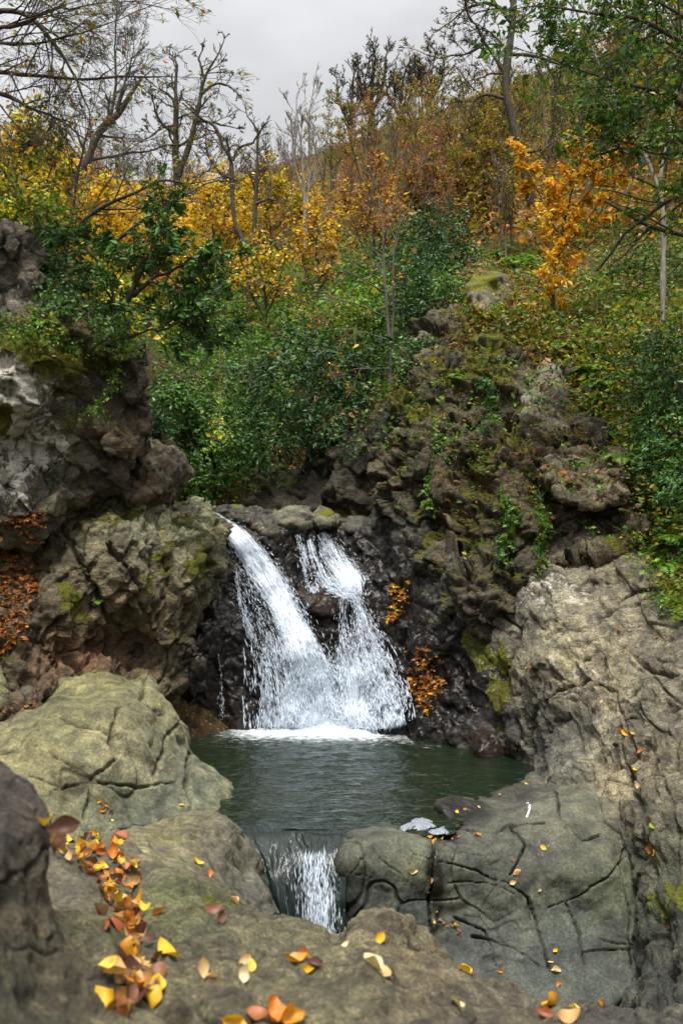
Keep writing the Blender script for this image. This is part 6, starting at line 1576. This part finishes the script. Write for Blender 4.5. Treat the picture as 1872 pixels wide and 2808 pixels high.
bush('evergreen_bush', 'dark green bush filling the right edge halfway up',
     [(1790, 1010, 13.2, 0.4), (1850, 960, 13.0, 0.45), (1880, 1080, 12.8, 0.5), (1830, 1130, 12.8, 0.4), (1780, 1100, 13.2, 0.3)], 3200, DGR + GRN, 0.075, 8, wid=0.45)
bush('evergreen_bush', 'blue green bush at the right edge below the dark green one',
     [(1800, 1260, 12.6, 0.32), (1860, 1230, 12.4, 0.4), (1880, 1330, 12.0, 0.35), (1780, 1200, 13.0, 0.25)], 3000, TEA + GRN, 0.075, 9, wid=0.4)
bush('evergreen_bush', 'tall dark green thicket behind the pale leaning tree',
     [(1780, 780, 19.5, 0.7), (1850, 700, 19.5, 0.8), (1720, 720, 21, 0.7), (1850, 850, 18.5, 0.7), (1660, 780, 20.5, 0.6)], 3000, DGR + OLI[2:3] + GRN, 0.10, 10)
bush('leafy_bush', 'trailing green plants hanging over the mossy ledge of the left cliff',
     [(190, 860, 12.2, 0.28), (250, 880, 12.2, 0.24), (140, 830, 12.4, 0.25), (330, 900, 12.4, 0.2), (220, 800, 12.6, 0.3), (170, 760, 12.8, 0.3), (190, 700, 13.2, 0.35)], 3000, DGR + GRN + TEA[:1], 0.06, 11, wid=0.55)
bush('leafy_bush', 'green leaves over the broken brow of the left cliff under the yellow tree',
     [(60, 600, 13.4, 0.3), (120, 620, 13.4, 0.3), (20, 560, 13.6, 0.3), (160, 600, 14, 0.35)], 2200, GRN + OLI[:2] + YEL[:1], 0.07, 12, mat='leaf', wid=0.6)

# ---- ferns
def fern(label, px, py, Y, size, seed, pal=None, group=None):
    rg = np.random.default_rng(3000 + seed)
    base = PV([(px, py, Y)])[0]
    root = tag(empty('fern', base), label, 'fern', group)
    for k in range(int(rg.integers(7, 11))):
        V, Q, Cc, o = [], [], [], 0
        az = rg.uniform(0, 6.28); el = R(rg.uniform(35, 65)); L = size * rg.uniform(0.75, 1.15)
        t = np.linspace(0, 1, 16)
        out_ = L * (t * math.cos(el)); zz = L * (t * math.sin(el) - 0.75 * t * t)
        p = base + np.stack([np.cos(az) * out_, np.sin(az) * out_, zz], 1)
        tub = Tubes(); tub.add(p, np.linspace(0.004, 0.0015, 16), 3)
        V.append(np.concatenate(tub.V)); Q.append(np.concatenate(tub.F)); o = len(V[0]); Cc.append(np.tile([0.10, 0.13, 0.03], (o, 1)))
        side = np.array([-math.sin(az), math.cos(az), 0.0])
        for sgn in (-1, 1):
            c0 = p[2:]; tt = t[2:]
            ll = L * 0.26 * np.sin(math.pi * np.clip(tt * 0.85 + 0.15, 0, 1)) + 0.01
            d = side * sgn + np.gradient(p, axis=0)[2:] / (np.linalg.norm(np.gradient(p, axis=0)[2:], axis=1, keepdims=True)) * 0.45 + np.array([0, 0, -0.15])
            d /= np.linalg.norm(d, axis=1, keepdims=True)
            w_ = np.gradient(p, axis=0)[2:]; w_ /= np.linalg.norm(w_, axis=1, keepdims=True)
            v = np.stack([c0, c0 + d * (ll * 0.4)[:, None] + w_ * (ll * 0.17)[:, None], c0 + d * ll[:, None], c0 + d * (ll * 0.4)[:, None] - w_ * (ll * 0.17)[:, None]], 1)
            V.append(v.reshape(-1, 3)); Q.append(np.arange(len(c0) * 4).reshape(-1, 4) + o); o += len(c0) * 4
            Cc.append(np.repeat(pick(rg, pal or LIM, len(c0), 0.12), 4, 0))
        mesh_obj('frond', np.concatenate(V), [np.concatenate(Q)], M['leaf'], parent=root, origin=base, cols=np.concatenate(Cc), smooth=False)
for k, (x, y, Y, sz, lab) in enumerate([
        (1425, 730, 21.5, 0.8, 'bright fern on the grassy crest left of the golden sapling'),
        (1385, 700, 22.5, 0.7, 'fern farthest up the crest between the knoll and golden sapling'),
        (1560, 960, 16.6, 0.6, 'fern below the foot of the golden sapling'),
        (1620, 1035, 15.6, 0.6, 'fern on the brown bank right of the pale pinnacle'),
        (1665, 1075, 15.0, 0.6, 'light fern lying over the brown bank, lower right of the pinnacle'),
        (1700, 1270, 13.3, 0.55, 'fern leaning out of the right bank beside the broken ledge'),
        (1760, 1270, 13.0, 0.55, 'fern on the right bank just left of the blue green bush'),
        (1820, 1565, 11.6, 0.5, 'fern hanging over the right edge of the big pale rock'),
        (1850, 1500, 11.7, 0.5, 'dark grassy fern on the right edge above the pale rock'),
        (740, 820, 27, 0.9, 'fern on the green slope below the curved dark trunk'),
        (690, 860, 26, 0.9, 'pale fern low on the green slope left of centre'),
        (830, 800, 28, 0.9, 'fern high on the green slope near the small slim yellow tree'),
        (270, 1655, 11.7, 0.22, 'tiny fern in a crack of the brown outcrop'),
        (60, 560, 14.5, 0.6, 'fern at the left edge under the yellow green tree'),
        (120, 900, 12.0, 0.35, 'fern on the mossy ledge of the left cliff'),
        (1250, 1040, 15.7, 0.4, 'small fern among moss on the dark crag')]):
    h = ray(x, y); g = hit_terrain(x, y)
    cand = [c[0].y for c in (h, g) if c[0] is not None]
    fern(lab, x, y, (min(cand) if cand else Y), sz, k)

# ---- trailing creepers on the dark crag
def creeper(label, line, seed, pal, size=0.07):
    rg = np.random.default_rng(4000 + seed)
    pts = []
    s = cr_spline(np.array(line, float), 40)
    for x, y in s:
        h = ray(x, y)
        pts.append((x, y, (h[0].y if h[0] is not None else pts[-1][2] if pts else 14) - 0.08))
    p = PV(pts)
    k = np.ones(9) / 9
    p = np.stack([np.convolve(np.pad(p[:, d], 4, 'edge'), k, 'valid') for d in range(3)], 1); p[:, 1] -= 0.06
    base = p[0]
    root = tag(empty('creeper', base), label, 'creeper')
    tub = Tubes(); tub.add(p, np.full(40, 0.005), 4)
    C = []
    for j in range(26):
        i = int(rg.integers(0, 39)); st = p[i]
        d = rg.normal(0, 1, 3); d[1] = -abs(d[1]) * 0.6; d[2] -= 0.7; d /= np.linalg.norm(d)
        q = cr_spline(np.array([st, st + d * 0.1, st + d * 0.16 + np.array([0, 0, -0.08])]), 6, 3); tub.add(q, np.full(6, 0.0025), 3)
        C.append(q)
    C = np.concatenate(C + [p]); C = np.concatenate([C, C]) + rg.normal(0, 0.025, (len(C) * 2, 3))
    tub.build('stem', M['bark_mid'], root, base)
    v, q, c = leaf_quads(rg, C, size * np.exp(rg.normal(0, 0.3, len(C))), pick(rg, pal, len(C), 0.2), flat=0.4, wid=0.65, droop=0.4)
    mesh_obj('leaves', v, [q], M['leaf'], parent=root, origin=base, cols=c, smooth=False)
for k, (ln, pal, lab) in enumerate([
        ([(1190, 1140), (1200, 1200), (1180, 1260), (1175, 1340), (1180, 1400)], LIM + GRN, 'bright green creeper hanging down the left edge of the dark crag'),
        ([(1370, 1340), (1400, 1400), (1390, 1470), (1365, 1530)], LIM + GRN + TEA[:1], 'green creeper hanging down the middle of the dark crag'),
        ([(1470, 1330), (1490, 1420), (1470, 1490), (1475, 1560)], GRN + OLI[:1], 'thin creeper trailing from the dark crag onto the pale rock'),
        ([(1330, 1040), (1350, 1090), (1340, 1150), (1320, 1180)], GRN + TEA, 'leafy creeper over the mossy top of the dark crag'),
        ([(605, 900), (604, 1000), (607, 1100), (604, 1220)], LIM + YEL[:1], 'pale yellow green vine hanging straight down in front of the slope'),
        ([(240, 1135), (280, 1100), (312, 1060), (318, 1010)], LIM, 'single pale vine hanging from the overhang of the left cliff')]):
    creeper(lab, ln, k, pal, 0.065 if k < 4 else 0.035)

# ---- ground cover nobody could count
def cover(name, zones, seed, mat='leaf', label=None, mat_h=0.3):
    rg = np.random.default_rng(5000 + seed)
    Cs, Ls, Ks = [], [], []
    for (poly, n, per, rad, hgt, size, pal, tgt) in zones:
        pa = np.array(poly, float); lo, hi = pa.min(0), pa.max(0); c = 0
        while c < n:
            p = rg.uniform(lo, hi)
            c += 1
            if not in_poly(p[None], pa)[0]: continue
            h = hit_terrain(p[0], p[1])
            if tgt == 'both':
                h2 = ray(p[0], p[1])
                if h2[0] is not None and (h[0] is None or h2[3] < h[3]): h = h2
                if h[0] is not None and h[1].z < 0.15: continue
            if h[0] is None: continue
            m = max(1, rg.poisson(per))
            nz = vnoise(np.array([[h[0].x * 0.9, h[0].y * 0.9, 0.0]]), 12)[0]
            off = rg.normal(0, rad * 0.5, (m, 3)); off[:, 2] = np.abs(rg.random(m)) * hgt * (1 + 0.6 * nz)
            Cs.append(np.array(h[0]) + np.array(h[1]) * 0.03 + off)
            Ls.append(size * np.exp(rg.normal(0, 0.3, m)))
            pi = pal[int((nz * 0.9 + 0.5 + rg.normal(0, 0.22)) * len(pal)) % len(pal)] if isinstance(pal[0], list) else pal
            Ks.append(pick(rg, pi, m, 0.25) * math.exp(rg.normal(0, 0.15)))
    C = np.concatenate(Cs); L = np.concatenate(Ls); K = np.clip(np.concatenate(Ks), 0.003, 0.8)
    v, q, c = leaf_quads(rg, C, L, K, flat=0.45, wid=0.55, droop=0.1)
    tag(mesh_obj(name, v, [q], M[mat], cols=c, smooth=False, kind='stuff'), label, 'ground cover')
    print(name, len(C), time.time() - T0)
cover('undergrowth', [
    ([(430, 900), (760, 800), (1080, 860), (1080, 1120), (760, 1200), (660, 1380), (480, 1400), (410, 1240)], 3800, 9, 0.35, 0.45, 0.085, [GRN, DGR, GRN, LIM, TEA, DGR], 'ground'),
    ([(760, 1180), (1080, 1080), (1090, 1250), (700, 1360)], 420, 9, 0.25, 0.3, 0.085, [DGR, DGR, GRN, BRN], 'both'),
    ([(560, 780), (1100, 620), (1250, 780), (1080, 950), (600, 980)], 4200, 8, 0.5, 0.6, 0.11, [GRN, LIM, OLI, GRN, DGR], 'ground'),
    ([(1180, 720), (1480, 640), (1872, 640), (1900, 1500), (1700, 1350), (1500, 1000), (1250, 900)], 4600, 8, 0.3, 0.28, 0.08, [OLI, GRN, LIM, BRN, OLI, GRN], 'ground'),
    ([(1620, 760), (1900, 700), (1900, 1560), (1780, 1420), (1680, 1200), (1600, 980)], 1500, 9, 0.3, 0.35, 0.075, [DGR, OLI, GRN, BRN, GRN], 'ground'),
    ([(-900, 300), (-20, 420), (-40, 700), (-300, 1500), (-900, 1900)], 1500, 9, 0.5, 0.5, 0.10, [GRN, OLI, BRN, YEL, GRN], 'ground'),
    ([(1890, 100), (2700, 0), (2700, 1900), (2350, 1700), (1890, 1500)], 1700, 9, 0.5, 0.5, 0.09, [GRN, OLI, BRN, DGR, GRN], 'ground'),
    ([(180, 640), (460, 600), (620, 760), (480, 960), (300, 960)], 1800, 8, 0.5, 0.7, 0.11, [GRN, YEL, OLI], 'ground')], 1, label='green undergrowth of leafy plants covering the slopes')
cover('woodland_floor_shrubs', [
    ([(560, 560), (900, 440), (1080, 350), (1300, 280), (1900, 180), (1900, 660), (1480, 700), (1100, 680), (800, 720), (600, 760)], 5200, 8, 1.0, 1.0, 0.17, [RUST, OLI, ORAN, OLI, RUST, OLI, BRN], 'ground'),
    ([(200, 560), (560, 500), (860, 480), (860, 600), (600, 740), (300, 720)], 1300, 8, 1.0, 0.7, 0.15, [YEL, GOLD, RUST, OLI, RUST, BRN], 'ground'),
    ([(-20, 420), (260, 420), (420, 640), (200, 760), (-20, 700)], 1500, 9, 0.7, 1.3, 0.12, [YEL, OLI, GRN, GOLD], 'ground')], 2, label='autumn coloured scrub filling the hillside between the trees')
cover('leaf_litter', [
    ([(1150, 780), (1480, 700), (1760, 900), (1760, 1300), (1560, 1080), (1250, 980)], 2600, 3, 0.12, 0.02, 0.075, RUST + BRN + ORAN, 'ground'),
    ([(1080, 1000), (1560, 980), (1740, 1320), (1500, 1500), (1200, 1400)], 800, 3, 0.1, 0.02, 0.06, RUST + BRN + ORAN[:1], 'both'),
    ([(430, 1000), (1050, 900), (1050, 1390), (450, 1400)], 1300, 3, 0.15, 0.03, 0.075, RUST + BRN + YEL[:1], 'ground'),
    ([(1070, 1600), (1125, 1600), (1115, 1680), (1060, 1725)], 130, 5, 0.05, 0.03, 0.06, ORAN + GOLD + YEL[:1] + RUST[:2], 'both'),
    ([(1120, 1780), (1200, 1770), (1210, 1900), (1170, 1970), (1120, 1900)], 300, 5, 0.05, 0.03, 0.06, ORAN + GOLD[:2] + RUST + BRN[1:2], 'both'),
    ([(0, 1420), (130, 1400), (100, 1600), (60, 1760), (0, 1820)], 1300, 4, 0.06, 0.02, 0.06, ORAN + RUST + BRN, 'both'),
    ([(200, 1320), (600, 1400), (640, 1500), (420, 1480), (180, 1420)], 60, 2, 0.06, 0.02, 0.05, ORAN + YEL + RUST, 'both')], 3, label='brown and orange fallen leaves littering the slopes')
cover('moss_plants', [
    ([(1090, 1060), (1300, 880), (1440, 960), (1560, 1060), (1600, 1200), (1450, 1250), (1300, 1330), (1120, 1200)], 1300, 7, 0.10, 0.10, 0.05, [GRN, OLI, LIM, DGR, BRN], 'both'),
    ([(1100, 1100), (1700, 1200), (1780, 1460), (1300, 1560), (1100, 1400)], 500, 7, 0.08, 0.08, 0.05, [GRN, OLI, LIM], 'both'),
    ([(0, 880), (130, 850), (400, 950), (410, 1000), (250, 1010), (0, 960)], 700, 9, 0.09, 0.10, 0.045, [GRN, OLI, DGR, LIM], 'both'),
    ([(1700, 1450), (1900, 1400), (1900, 1750), (1800, 1700)], 260, 8, 0.1, 0.1, 0.05, [GRN, OLI, LIM], 'both'),
    ([(130, 1100), (300, 1100), (330, 1300), (200, 1400), (60, 1500)], 120, 8, 0.05, 0.06, 0.04, [GRN, LIM], 'both')], 4, label='small herbs and moss tufts growing on the rocks')
# ------------------------------------------------------------------ fallen leaves
def leaf_proto(rg, col, k):
    nu, nv = 9, 5
    t = np.linspace(0, 1, nu); s = np.linspace(-1, 1, nv)
    w = 0.29 * np.sin(math.pi * t ** 0.85) ** 0.8 * (1 + 0.06 * np.sin(t * 40)) + 0.004
    T, S = np.meshgrid(t, s, indexing='ij')
    x = T - 0.5; y = S * w[:, None]
    cu = rg.uniform(0.2, 1.7); cv = rg.uniform(-0.8, 2.6); tw = rg.uniform(-1.2, 1.2)
    z = cu * (x ** 2) * 0.9 + cv * y ** 2 * 2.2 + 0.08 * np.abs(S) * w[:, None] * 2 + tw * x * y * 1.6 + 0.03 * np.sin(7 * x + 3 * k) * S
    z -= z.min()
    V = np.stack([x.ravel(), y.ravel(), z.ravel()], 1)
    idx = np.arange(nu * nv).reshape(nu, nv)
    q = np.stack([idx[:-1, :-1].ravel(), idx[1:, :-1].ravel(), idx[1:, 1:].ravel(), idx[:-1, 1:].ravel()], 1)
    # stalk
    st = np.array([[-0.5, 0.006, z[0, 2]], [-0.5, -0.006, z[0, 2]], [-0.72, 0.004, z[0, 2] + 0.03], [-0.72, -0.004, z[0, 2] + 0.03]])
    V = np.concatenate([V, st]); q = np.concatenate([q, [[nu * nv, nu * nv + 2, nu * nv + 3, nu * nv + 1]]])
    c = np.tile(col, (len(V), 1))
    edge = np.concatenate([(np.abs(S) ** 3).ravel(), np.zeros(4)])
    blot = np.clip(fbm(V * 4 + 10 * k, k, 3) * 2, 0, 1)
    c = c * (1 - 0.35 * blot[:, None]) * (1 - 0.12 * edge[:, None])
    me_o = mesh_obj('fallen_leaf', V, [q], M['dead_leaf'], cols=c)
    me = me_o.data
    bpy.data.objects.remove(me_o)
    return me
M['dead_leaf'] = leaf_mat('fallen_leaf', 0.5, 0.45, 0.2, 0.25)
rgl = np.random.default_rng(99)
PALS = {'yellow': [lin(.80, .50, .03), lin(.78, .44, .02), lin(.82, .56, .06)], 'orange': [lin(.66, .26, .02), lin(.58, .20, .03), lin(.70, .32, .03)], 'tan': [lin(.60, .35, .13), lin(.64, .42, .18), lin(.48, .25, .09)],
        'brown': [lin(.17, .075, .04), lin(.24, .11, .06), lin(.12, .055, .035)], 'russet': [lin(.36, .11, .04), lin(.42, .15, .06)], 'red': [lin(.28, .06, .04)], 'pale': [lin(.78, .66, .36), lin(.74, .58, .30)], 'green': [lin(.25, .30, .04)]}
LP = {k: [leaf_proto(rgl, c * rgl.uniform(0.9, 1.08), 7 * i + j) for i, c in enumerate(v) for j in range(4)] for k, v in PALS.items()}
nleaf = 0
def lay_leaf(px, py, kind, L, label, group=None, lift=0.0, tilt=0.35):
    global nleaf
    h = ray(px, py)
    if h[0] is None: return
    # never on the far side of the water surface
    d = Vector(((px - CX) / F, 1.0, -(py - CY) / F))
    loc, nrm = h[0], h[1]
    if nrm.dot(d) > 0: nrm = -nrm
    o = bpy.data.objects.new('fallen_leaf', LP[kind][int(rgl.integers(0, len(LP[kind])))])
    COL.objects.link(o)
    o.location = loc + nrm * (0.004 + lift)
    up = (nrm + Vector(rgl.normal(0, tilt, 3).tolist())).normalized()
    q = up.to_track_quat('Z', 'Y')
    o.rotation_mode = 'QUATERNION'
    from mathutils import Quaternion
    o.rotation_quaternion = q @ Quaternion((0, 0, 1), float(rgl.uniform(0, 6.28)))
    s = L * float(rgl.uniform(0.62, 1.02))
    o.scale = (s, s, s)
    tag(o, label, 'leaf', group)
    nleaf += 1
PILE = ['orange', 'tan', 'brown', 'russet', 'yellow', 'orange', 'tan', 'brown', 'yellow']
GP = 'leaves heaped on the foreground rock'
def pile(line, width, n, L, kinds, label, group, lift):
    s = cr_spline(np.array(line, float), 60)
    for k in range(n):
        i = int(rgl.integers(0, 60)); r = rgl.normal(0, 0.5, 2) * width
        kd = kinds[int(rgl.integers(0, len(kinds)))]
        nm = {'orange': 'orange', 'tan': 'tan', 'brown': 'dark brown', 'russet': 'russet', 'yellow': 'yellow', 'red': 'red', 'pale': 'pale', 'green': 'green'}[kd]
        lay_leaf(s[i, 0] + r[0], s[i, 1] + r[1] * 0.7, kd, L, nm + ' ' + label, group, lift=abs(rgl.normal(0, lift)), tilt=0.8)
pile([(150, 2290), (200, 2320), (270, 2340), (310, 2380), (290, 2420), (340, 2440), (290, 2480)], 70, 90, 0.098, PILE, 'leaf in the long drift running down the rocks at lower left', GP, 0.02)
pile([(330, 2500), (370, 2560), (330, 2620), (360, 2680), (400, 2700), (350, 2780)], 58, 82, 0.08, ['brown', 'tan', 'russet', 'orange', 'tan', 'brown', 'yellow'], 'leaf in the curled heap at the bottom left of the rock', GP, 0.02)
SINGLE = [(540, 2365, 'yellow', .085, 'bright yellow leaf standing alone on the rounded shelf rock'), (570, 2400, 'orange', .06, 'small orange leaf just below the upright yellow leaf'),
          (640, 2475, 'tan', .085, 'long pale tan leaf on the mossy brow of the foreground rock'), (580, 2500, 'brown', .085, 'dark brown curled leaf on the mossy brow of the foreground rock'), (605, 2520, 'brown', .07, 'second dark curled leaf beside the brown one on the mossy brow'),
          (455, 2615, 'yellow', .085, 'large golden leaf lying flat right of the curled heap'), (395, 2570, 'yellow', .07, 'yellow leaf folded on top of the curled heap'), (380, 2470, 'orange', .085, 'large orange leaf standing at the foot of the leaf drift'),
          (300, 2745, 'yellow', .09, 'curved yellow leaf hanging at the left of the curled heap'), (558, 2655, 'tan', .06, 'pale tan leaf alone right of the curled heap'), (580, 2685, 'tan', .045, 'tiny tan leaf below the pale tan one'),
          (668, 2640, 'tan', .055, 'tan leaf of the pair in the middle of the foreground'), (690, 2655, 'yellow', .07, 'yellow leaf of the pair in the middle of the foreground'), (665, 2675, 'pale', .055, 'pale leaf tip under the tan and yellow pair'),
          (835, 2625, 'russet', .075, 'reddish curled leaf in the centre foreground clump'), (810, 2640, 'orange', .07, 'orange leaf in the centre foreground clump'), (845, 2665, 'yellow', .06, 'yellow leaf at the foot of the centre foreground clump'), (858, 2650, 'brown', .06, 'brown leaf at the right of the centre foreground clump'),
          (1040, 2580, 'yellow', .055, 'bright yellow leaf near the top edge of the foreground rock'), (950, 2590, 'pale', .045, 'small pale leaf left of the bright yellow one on the rock edge'), (1018, 2650, 'pale', .075, 'rounded pale leaf below the bright yellow one'), (1045, 2660, 'tan', .05, 'tan leaf touching the rounded pale leaf'),
          (1250, 2758, 'pale', .085, 'long pale leaf standing alone at bottom centre right'), (1500, 2765, 'yellow', .07, 'yellow leaf in the lower right foreground clump'), (1520, 2760, 'orange', .08, 'orange leaf in the lower right foreground clump'), (1555, 2790, 'tan', .08, 'tan leaf in the lower right foreground clump'), (1490, 2785, 'russet', .07, 'russet leaf in the lower right foreground clump'), (1575, 2770, 'yellow', .05, 'small yellow leaf at the right of the lower right clump'),
          (740, 2790, 'orange', .085, 'orange leaf at the very bottom edge, left of the broad one'), (790, 2795, 'orange', .085, 'broad orange leaf at the bottom edge beside another'), (700, 2780, 'russet', .07, 'russet leaf tip at the bottom edge'), (640, 2795, 'yellow', .07, 'dull yellow leaf at the bottom edge left of the orange ones'),
          (1370, 2665, 'orange', .05, 'small orange leaf on the dark right end of the foreground rock'), (1655, 2755, 'orange', .05, 'orange leaf near the right end of the foreground rock'),
          (275, 2195, 'yellow', .075, 'yellow leaf of the small clump on the big olive boulder'), (290, 2205, 'tan', .075, 'tan leaf of the small clump on the big olive boulder'), (285, 2222, 'orange', .06, 'orange leaf of the small clump on the big olive boulder'), (305, 2228, 'brown', .06, 'brown leaf under the small clump on the big olive boulder'),
          (498, 2210, 'yellow', .075, 'single yellow leaf caught low on the big olive boulder'), (308, 2250, 'yellow', .035, 'tiny yellow leaf below the clump on the big olive boulder'),
          (1130, 2385, 'pale', .09, 'pale yellow leaf stuck upright on the left block of the dam'), (1173, 2445, 'yellow', .06, 'yellow leaf at the crack in the left of the dam'), (1185, 2415, 'tan', .06, 'tan leaf in the crack in the left of the dam'), (1188, 2365, 'russet', .06, 'russet leaf near the top of the dam crack'), (1188, 2310, 'orange', .08, 'orange leaf at the top of the dam crack'), (1205, 2305, 'russet', .07, 'russet leaf beside the orange one at the top of the dam crack'),
          (1415, 2392, 'tan', .07, 'long tan leaf on the middle of the dam face'), (1405, 2420, 'tan', .06, 'tan leaf just under the long tan one on the dam'), (1478, 2440, 'pale', .055, 'thin pale leaf on the dam right of the tan pair'), (1405, 2360, 'russet', .045, 'small russet leaf above the tan pair on the dam'), (1490, 2325, 'yellow', .065, 'golden leaf on the broken blocks above the dam'),
          (1250, 2228, 'yellow', .08, 'golden leaf lying on the wet shelf by the pool'), (1272, 2220, 'tan', .06, 'tan leaf on the wet shelf by the pool'), (1312, 2215, 'pale', .04, 'small pale leaf on the wet shelf by the pool'), (1345, 2170, 'orange', .04, 'small orange leaf on the pool edge of the shelf'), (1370, 2180, 'yellow', .04, 'small yellow leaf on the pool edge of the shelf'),
          (1420, 2140, 'orange', .07, 'orange leaf where the shelf meets the pale rock'), (1440, 2150, 'yellow', .06, 'yellow leaf where the shelf meets the pale rock'), (1195, 2500, 'yellow', .03, 'tiny yellow leaf in the wet groove of the dam'),
          (1785, 2325, 'orange', .11, 'large orange leaf in the deep groove of the pale rock'), (1795, 2340, 'yellow', .08, 'yellow leaf under the large orange one in the groove'), (1790, 2265, 'green', .08, 'greenish leaf higher in the groove of the pale rock'), (1780, 2250, 'brown', .06, 'brown leaf beside the greenish one in the groove'), (1740, 2110, 'yellow', .08, 'yellow leaf high in the groove of the pale rock'), (1755, 2060, 'orange', .07, 'orange leaf above the yellow one in the groove'), (1745, 2155, 'tan', .06, 'tan leaf below the yellow one in the groove'),
          (1700, 1998, 'orange', .08, 'orange leaf of the clump on the right side of the pale rock'), (1715, 2010, 'yellow', .08, 'yellow leaf of the clump on the right side of the pale rock'), (1735, 2012, 'tan', .08, 'tan leaf of the clump on the right side of the pale rock'), (1708, 2002, 'green', .07, 'green leaf of the clump on the right side of the pale rock'),
          (1455, 1825, 'russet', .09, 'russet leaf in the hollow of the pale rock'), (1445, 1832, 'orange', .08, 'orange leaf in the hollow of the pale rock'), (1650, 1800, 'russet', .07, 'russet leaf on the upper ledge of the pale rock'), (1710, 1790, 'orange', .06, 'orange leaf at the end of the upper ledge of the pale rock'), (1470, 1688, 'orange', .07, 'orange leaf alone on the upper left of the pale rock'), (1650, 1925, 'pale', .05, 'pale leaf on the bright part of the pale rock'), (1680, 1910, 'tan', .07, 'pinkish tan leaf on the bright part of the pale rock'), (1815, 1835, 'tan', .06, 'tan leaf far right on the pale rock'),
          (1695, 1725, 'orange', .06, 'orange leaf near the right top of the pale rock'), (1800, 1745, 'tan', .06, 'tan leaf at the right top of the pale rock'), (1270, 2665, 'yellow', .07, 'yellow leaf in the dark gap right of the foreground rock'), (1525, 2665, 'pale', .08, 'pale leaf low in the right crack of the dam'), (1530, 2700, 'orange', .07, 'orange leaf at the foot of the right crack of the dam'), (1510, 2640, 'tan', .06, 'tan leaf above the pale one in the right crack'), (1520, 2608, 'yellow', .05, 'yellow leaf high in the right crack of the dam'), (1830, 2540, 'russet', .07, 'russet leaf in the groove at the far right bottom')]
for x, y, kd, L, lab in SINGLE: lay_leaf(x, y, kd, L * (1.12 if y > 2230 and x < 1120 else 1.15), lab, tilt=0.3)
pile([(1195, 2528), (1225, 2535), (1250, 2550), (1265, 2570)], 14, 12, 0.055, ['russet', 'brown', 'yellow', 'tan', 'russet', 'brown'], 'leaf in the clump at the foot of the dam crack', 'leaves at the foot of the dam crack', 0.01)
pile([(1190, 2300), (1300, 2298), (1330, 2290), (1350, 2285)], 9, 9, 0.055, ['russet', 'orange', 'yellow', 'tan'], 'leaf along the crest of the dam', 'leaves along the dam crest', 0.006)
pile([(10, 1955), (60, 1940), (120, 1930)], 9, 9, 0.06, ['russet', 'orange', 'tan'], 'leaf in the row behind the big olive boulder', 'leaves behind the olive boulder', 0.008)
pile([(1105, 1612), (1110, 1640), (1090, 1680), (1065, 1710)], 10, 12, 0.065, ['orange', 'yellow', 'orange', 'russet'], 'leaf in the upper drift on the wet rock right of the falls', 'leaves on the wet rock beside the falls', 0.008)
pile([(1170, 1790), (1175, 1830), (1150, 1870), (1165, 1900), (1160, 1950)], 22, 14, 0.065, ['russet', 'brown', 'orange', 'yellow', 'russet'], 'leaf in the lower drift on the wet rock right of the falls', 'leaves on the wet rock beside the falls', 0.008)
pile([(700, 1440), (740, 1450), (780, 1470)], 14, 8, 0.055, ['orange', 'yellow', 'tan', 'russet'], 'leaf on the wet stone between the two streams', 'leaves on the lip of the falls', 0.006)
pile([(590, 1440), (640, 1490), (610, 1540)], 10, 5, 0.05, ['orange', 'yellow', 'russet'], 'leaf on the left bank of the left chute', 'leaves on the lip of the falls', 0.006)
pile([(50, 1470), (70, 1580), (40, 1680), (20, 1760)], 26, 10, 0.065, ['orange', 'russet', 'orange', 'brown', 'tan'], 'leaf in the drift on the left edge of the brown outcrop', 'leaves on the left outcrop', 0.01)
print('leaves', nleaf, time.time() - T0)

# painted marks left on the rocks
def paint(name, line, wpx, col, parent, label):
    m, n, o = new_mat(name + '_paint')
    p = n.nodes.new('ShaderNodeBsdfPrincipled'); p.inputs['Base Color'].default_value = col + (1,); p.inputs['Roughness'].default_value = 0.6
    n.links.new(p.outputs[0], o.inputs[0])
    s = cr_spline(np.array(line, float), 40)
    tan = np.gradient(s, axis=0); tan /= np.linalg.norm(tan, axis=1, keepdims=True) + 1e-9
    nor = np.stack([-tan[:, 1], tan[:, 0]], 1)
    V = []
    for k in range(40):
        wv = wpx * (0.6 + 0.7 * random.random())
        for sg in (-1, 0, 1):
            x, y = s[k] + nor[k] * wv * sg
            h = ray(x, y)
            if h[0] is None: return
            V.append(np.array(h[0] + (h[1] if h[1].y < 0 else -h[1]) * 0.006))
    V = np.array(V)
    idx = np.arange(120).reshape(40, 3)
    q = np.stack([idx[:-1, :-1].ravel(), idx[1:, :-1].ravel(), idx[1:, 1:].ravel(), idx[:-1, 1:].ravel()], 1)
    o = mesh_obj('paint_mark', V, [q], m, parent=parent, origin=parent.location)
    o['label'] = label
paint('white', [(1440, 2206), (1450, 2202), (1452, 2215), (1448, 2230), (1443, 2242)], 3, (0.6, 0.6, 0.58), ROCK_DAM, 'short white hook of paint')
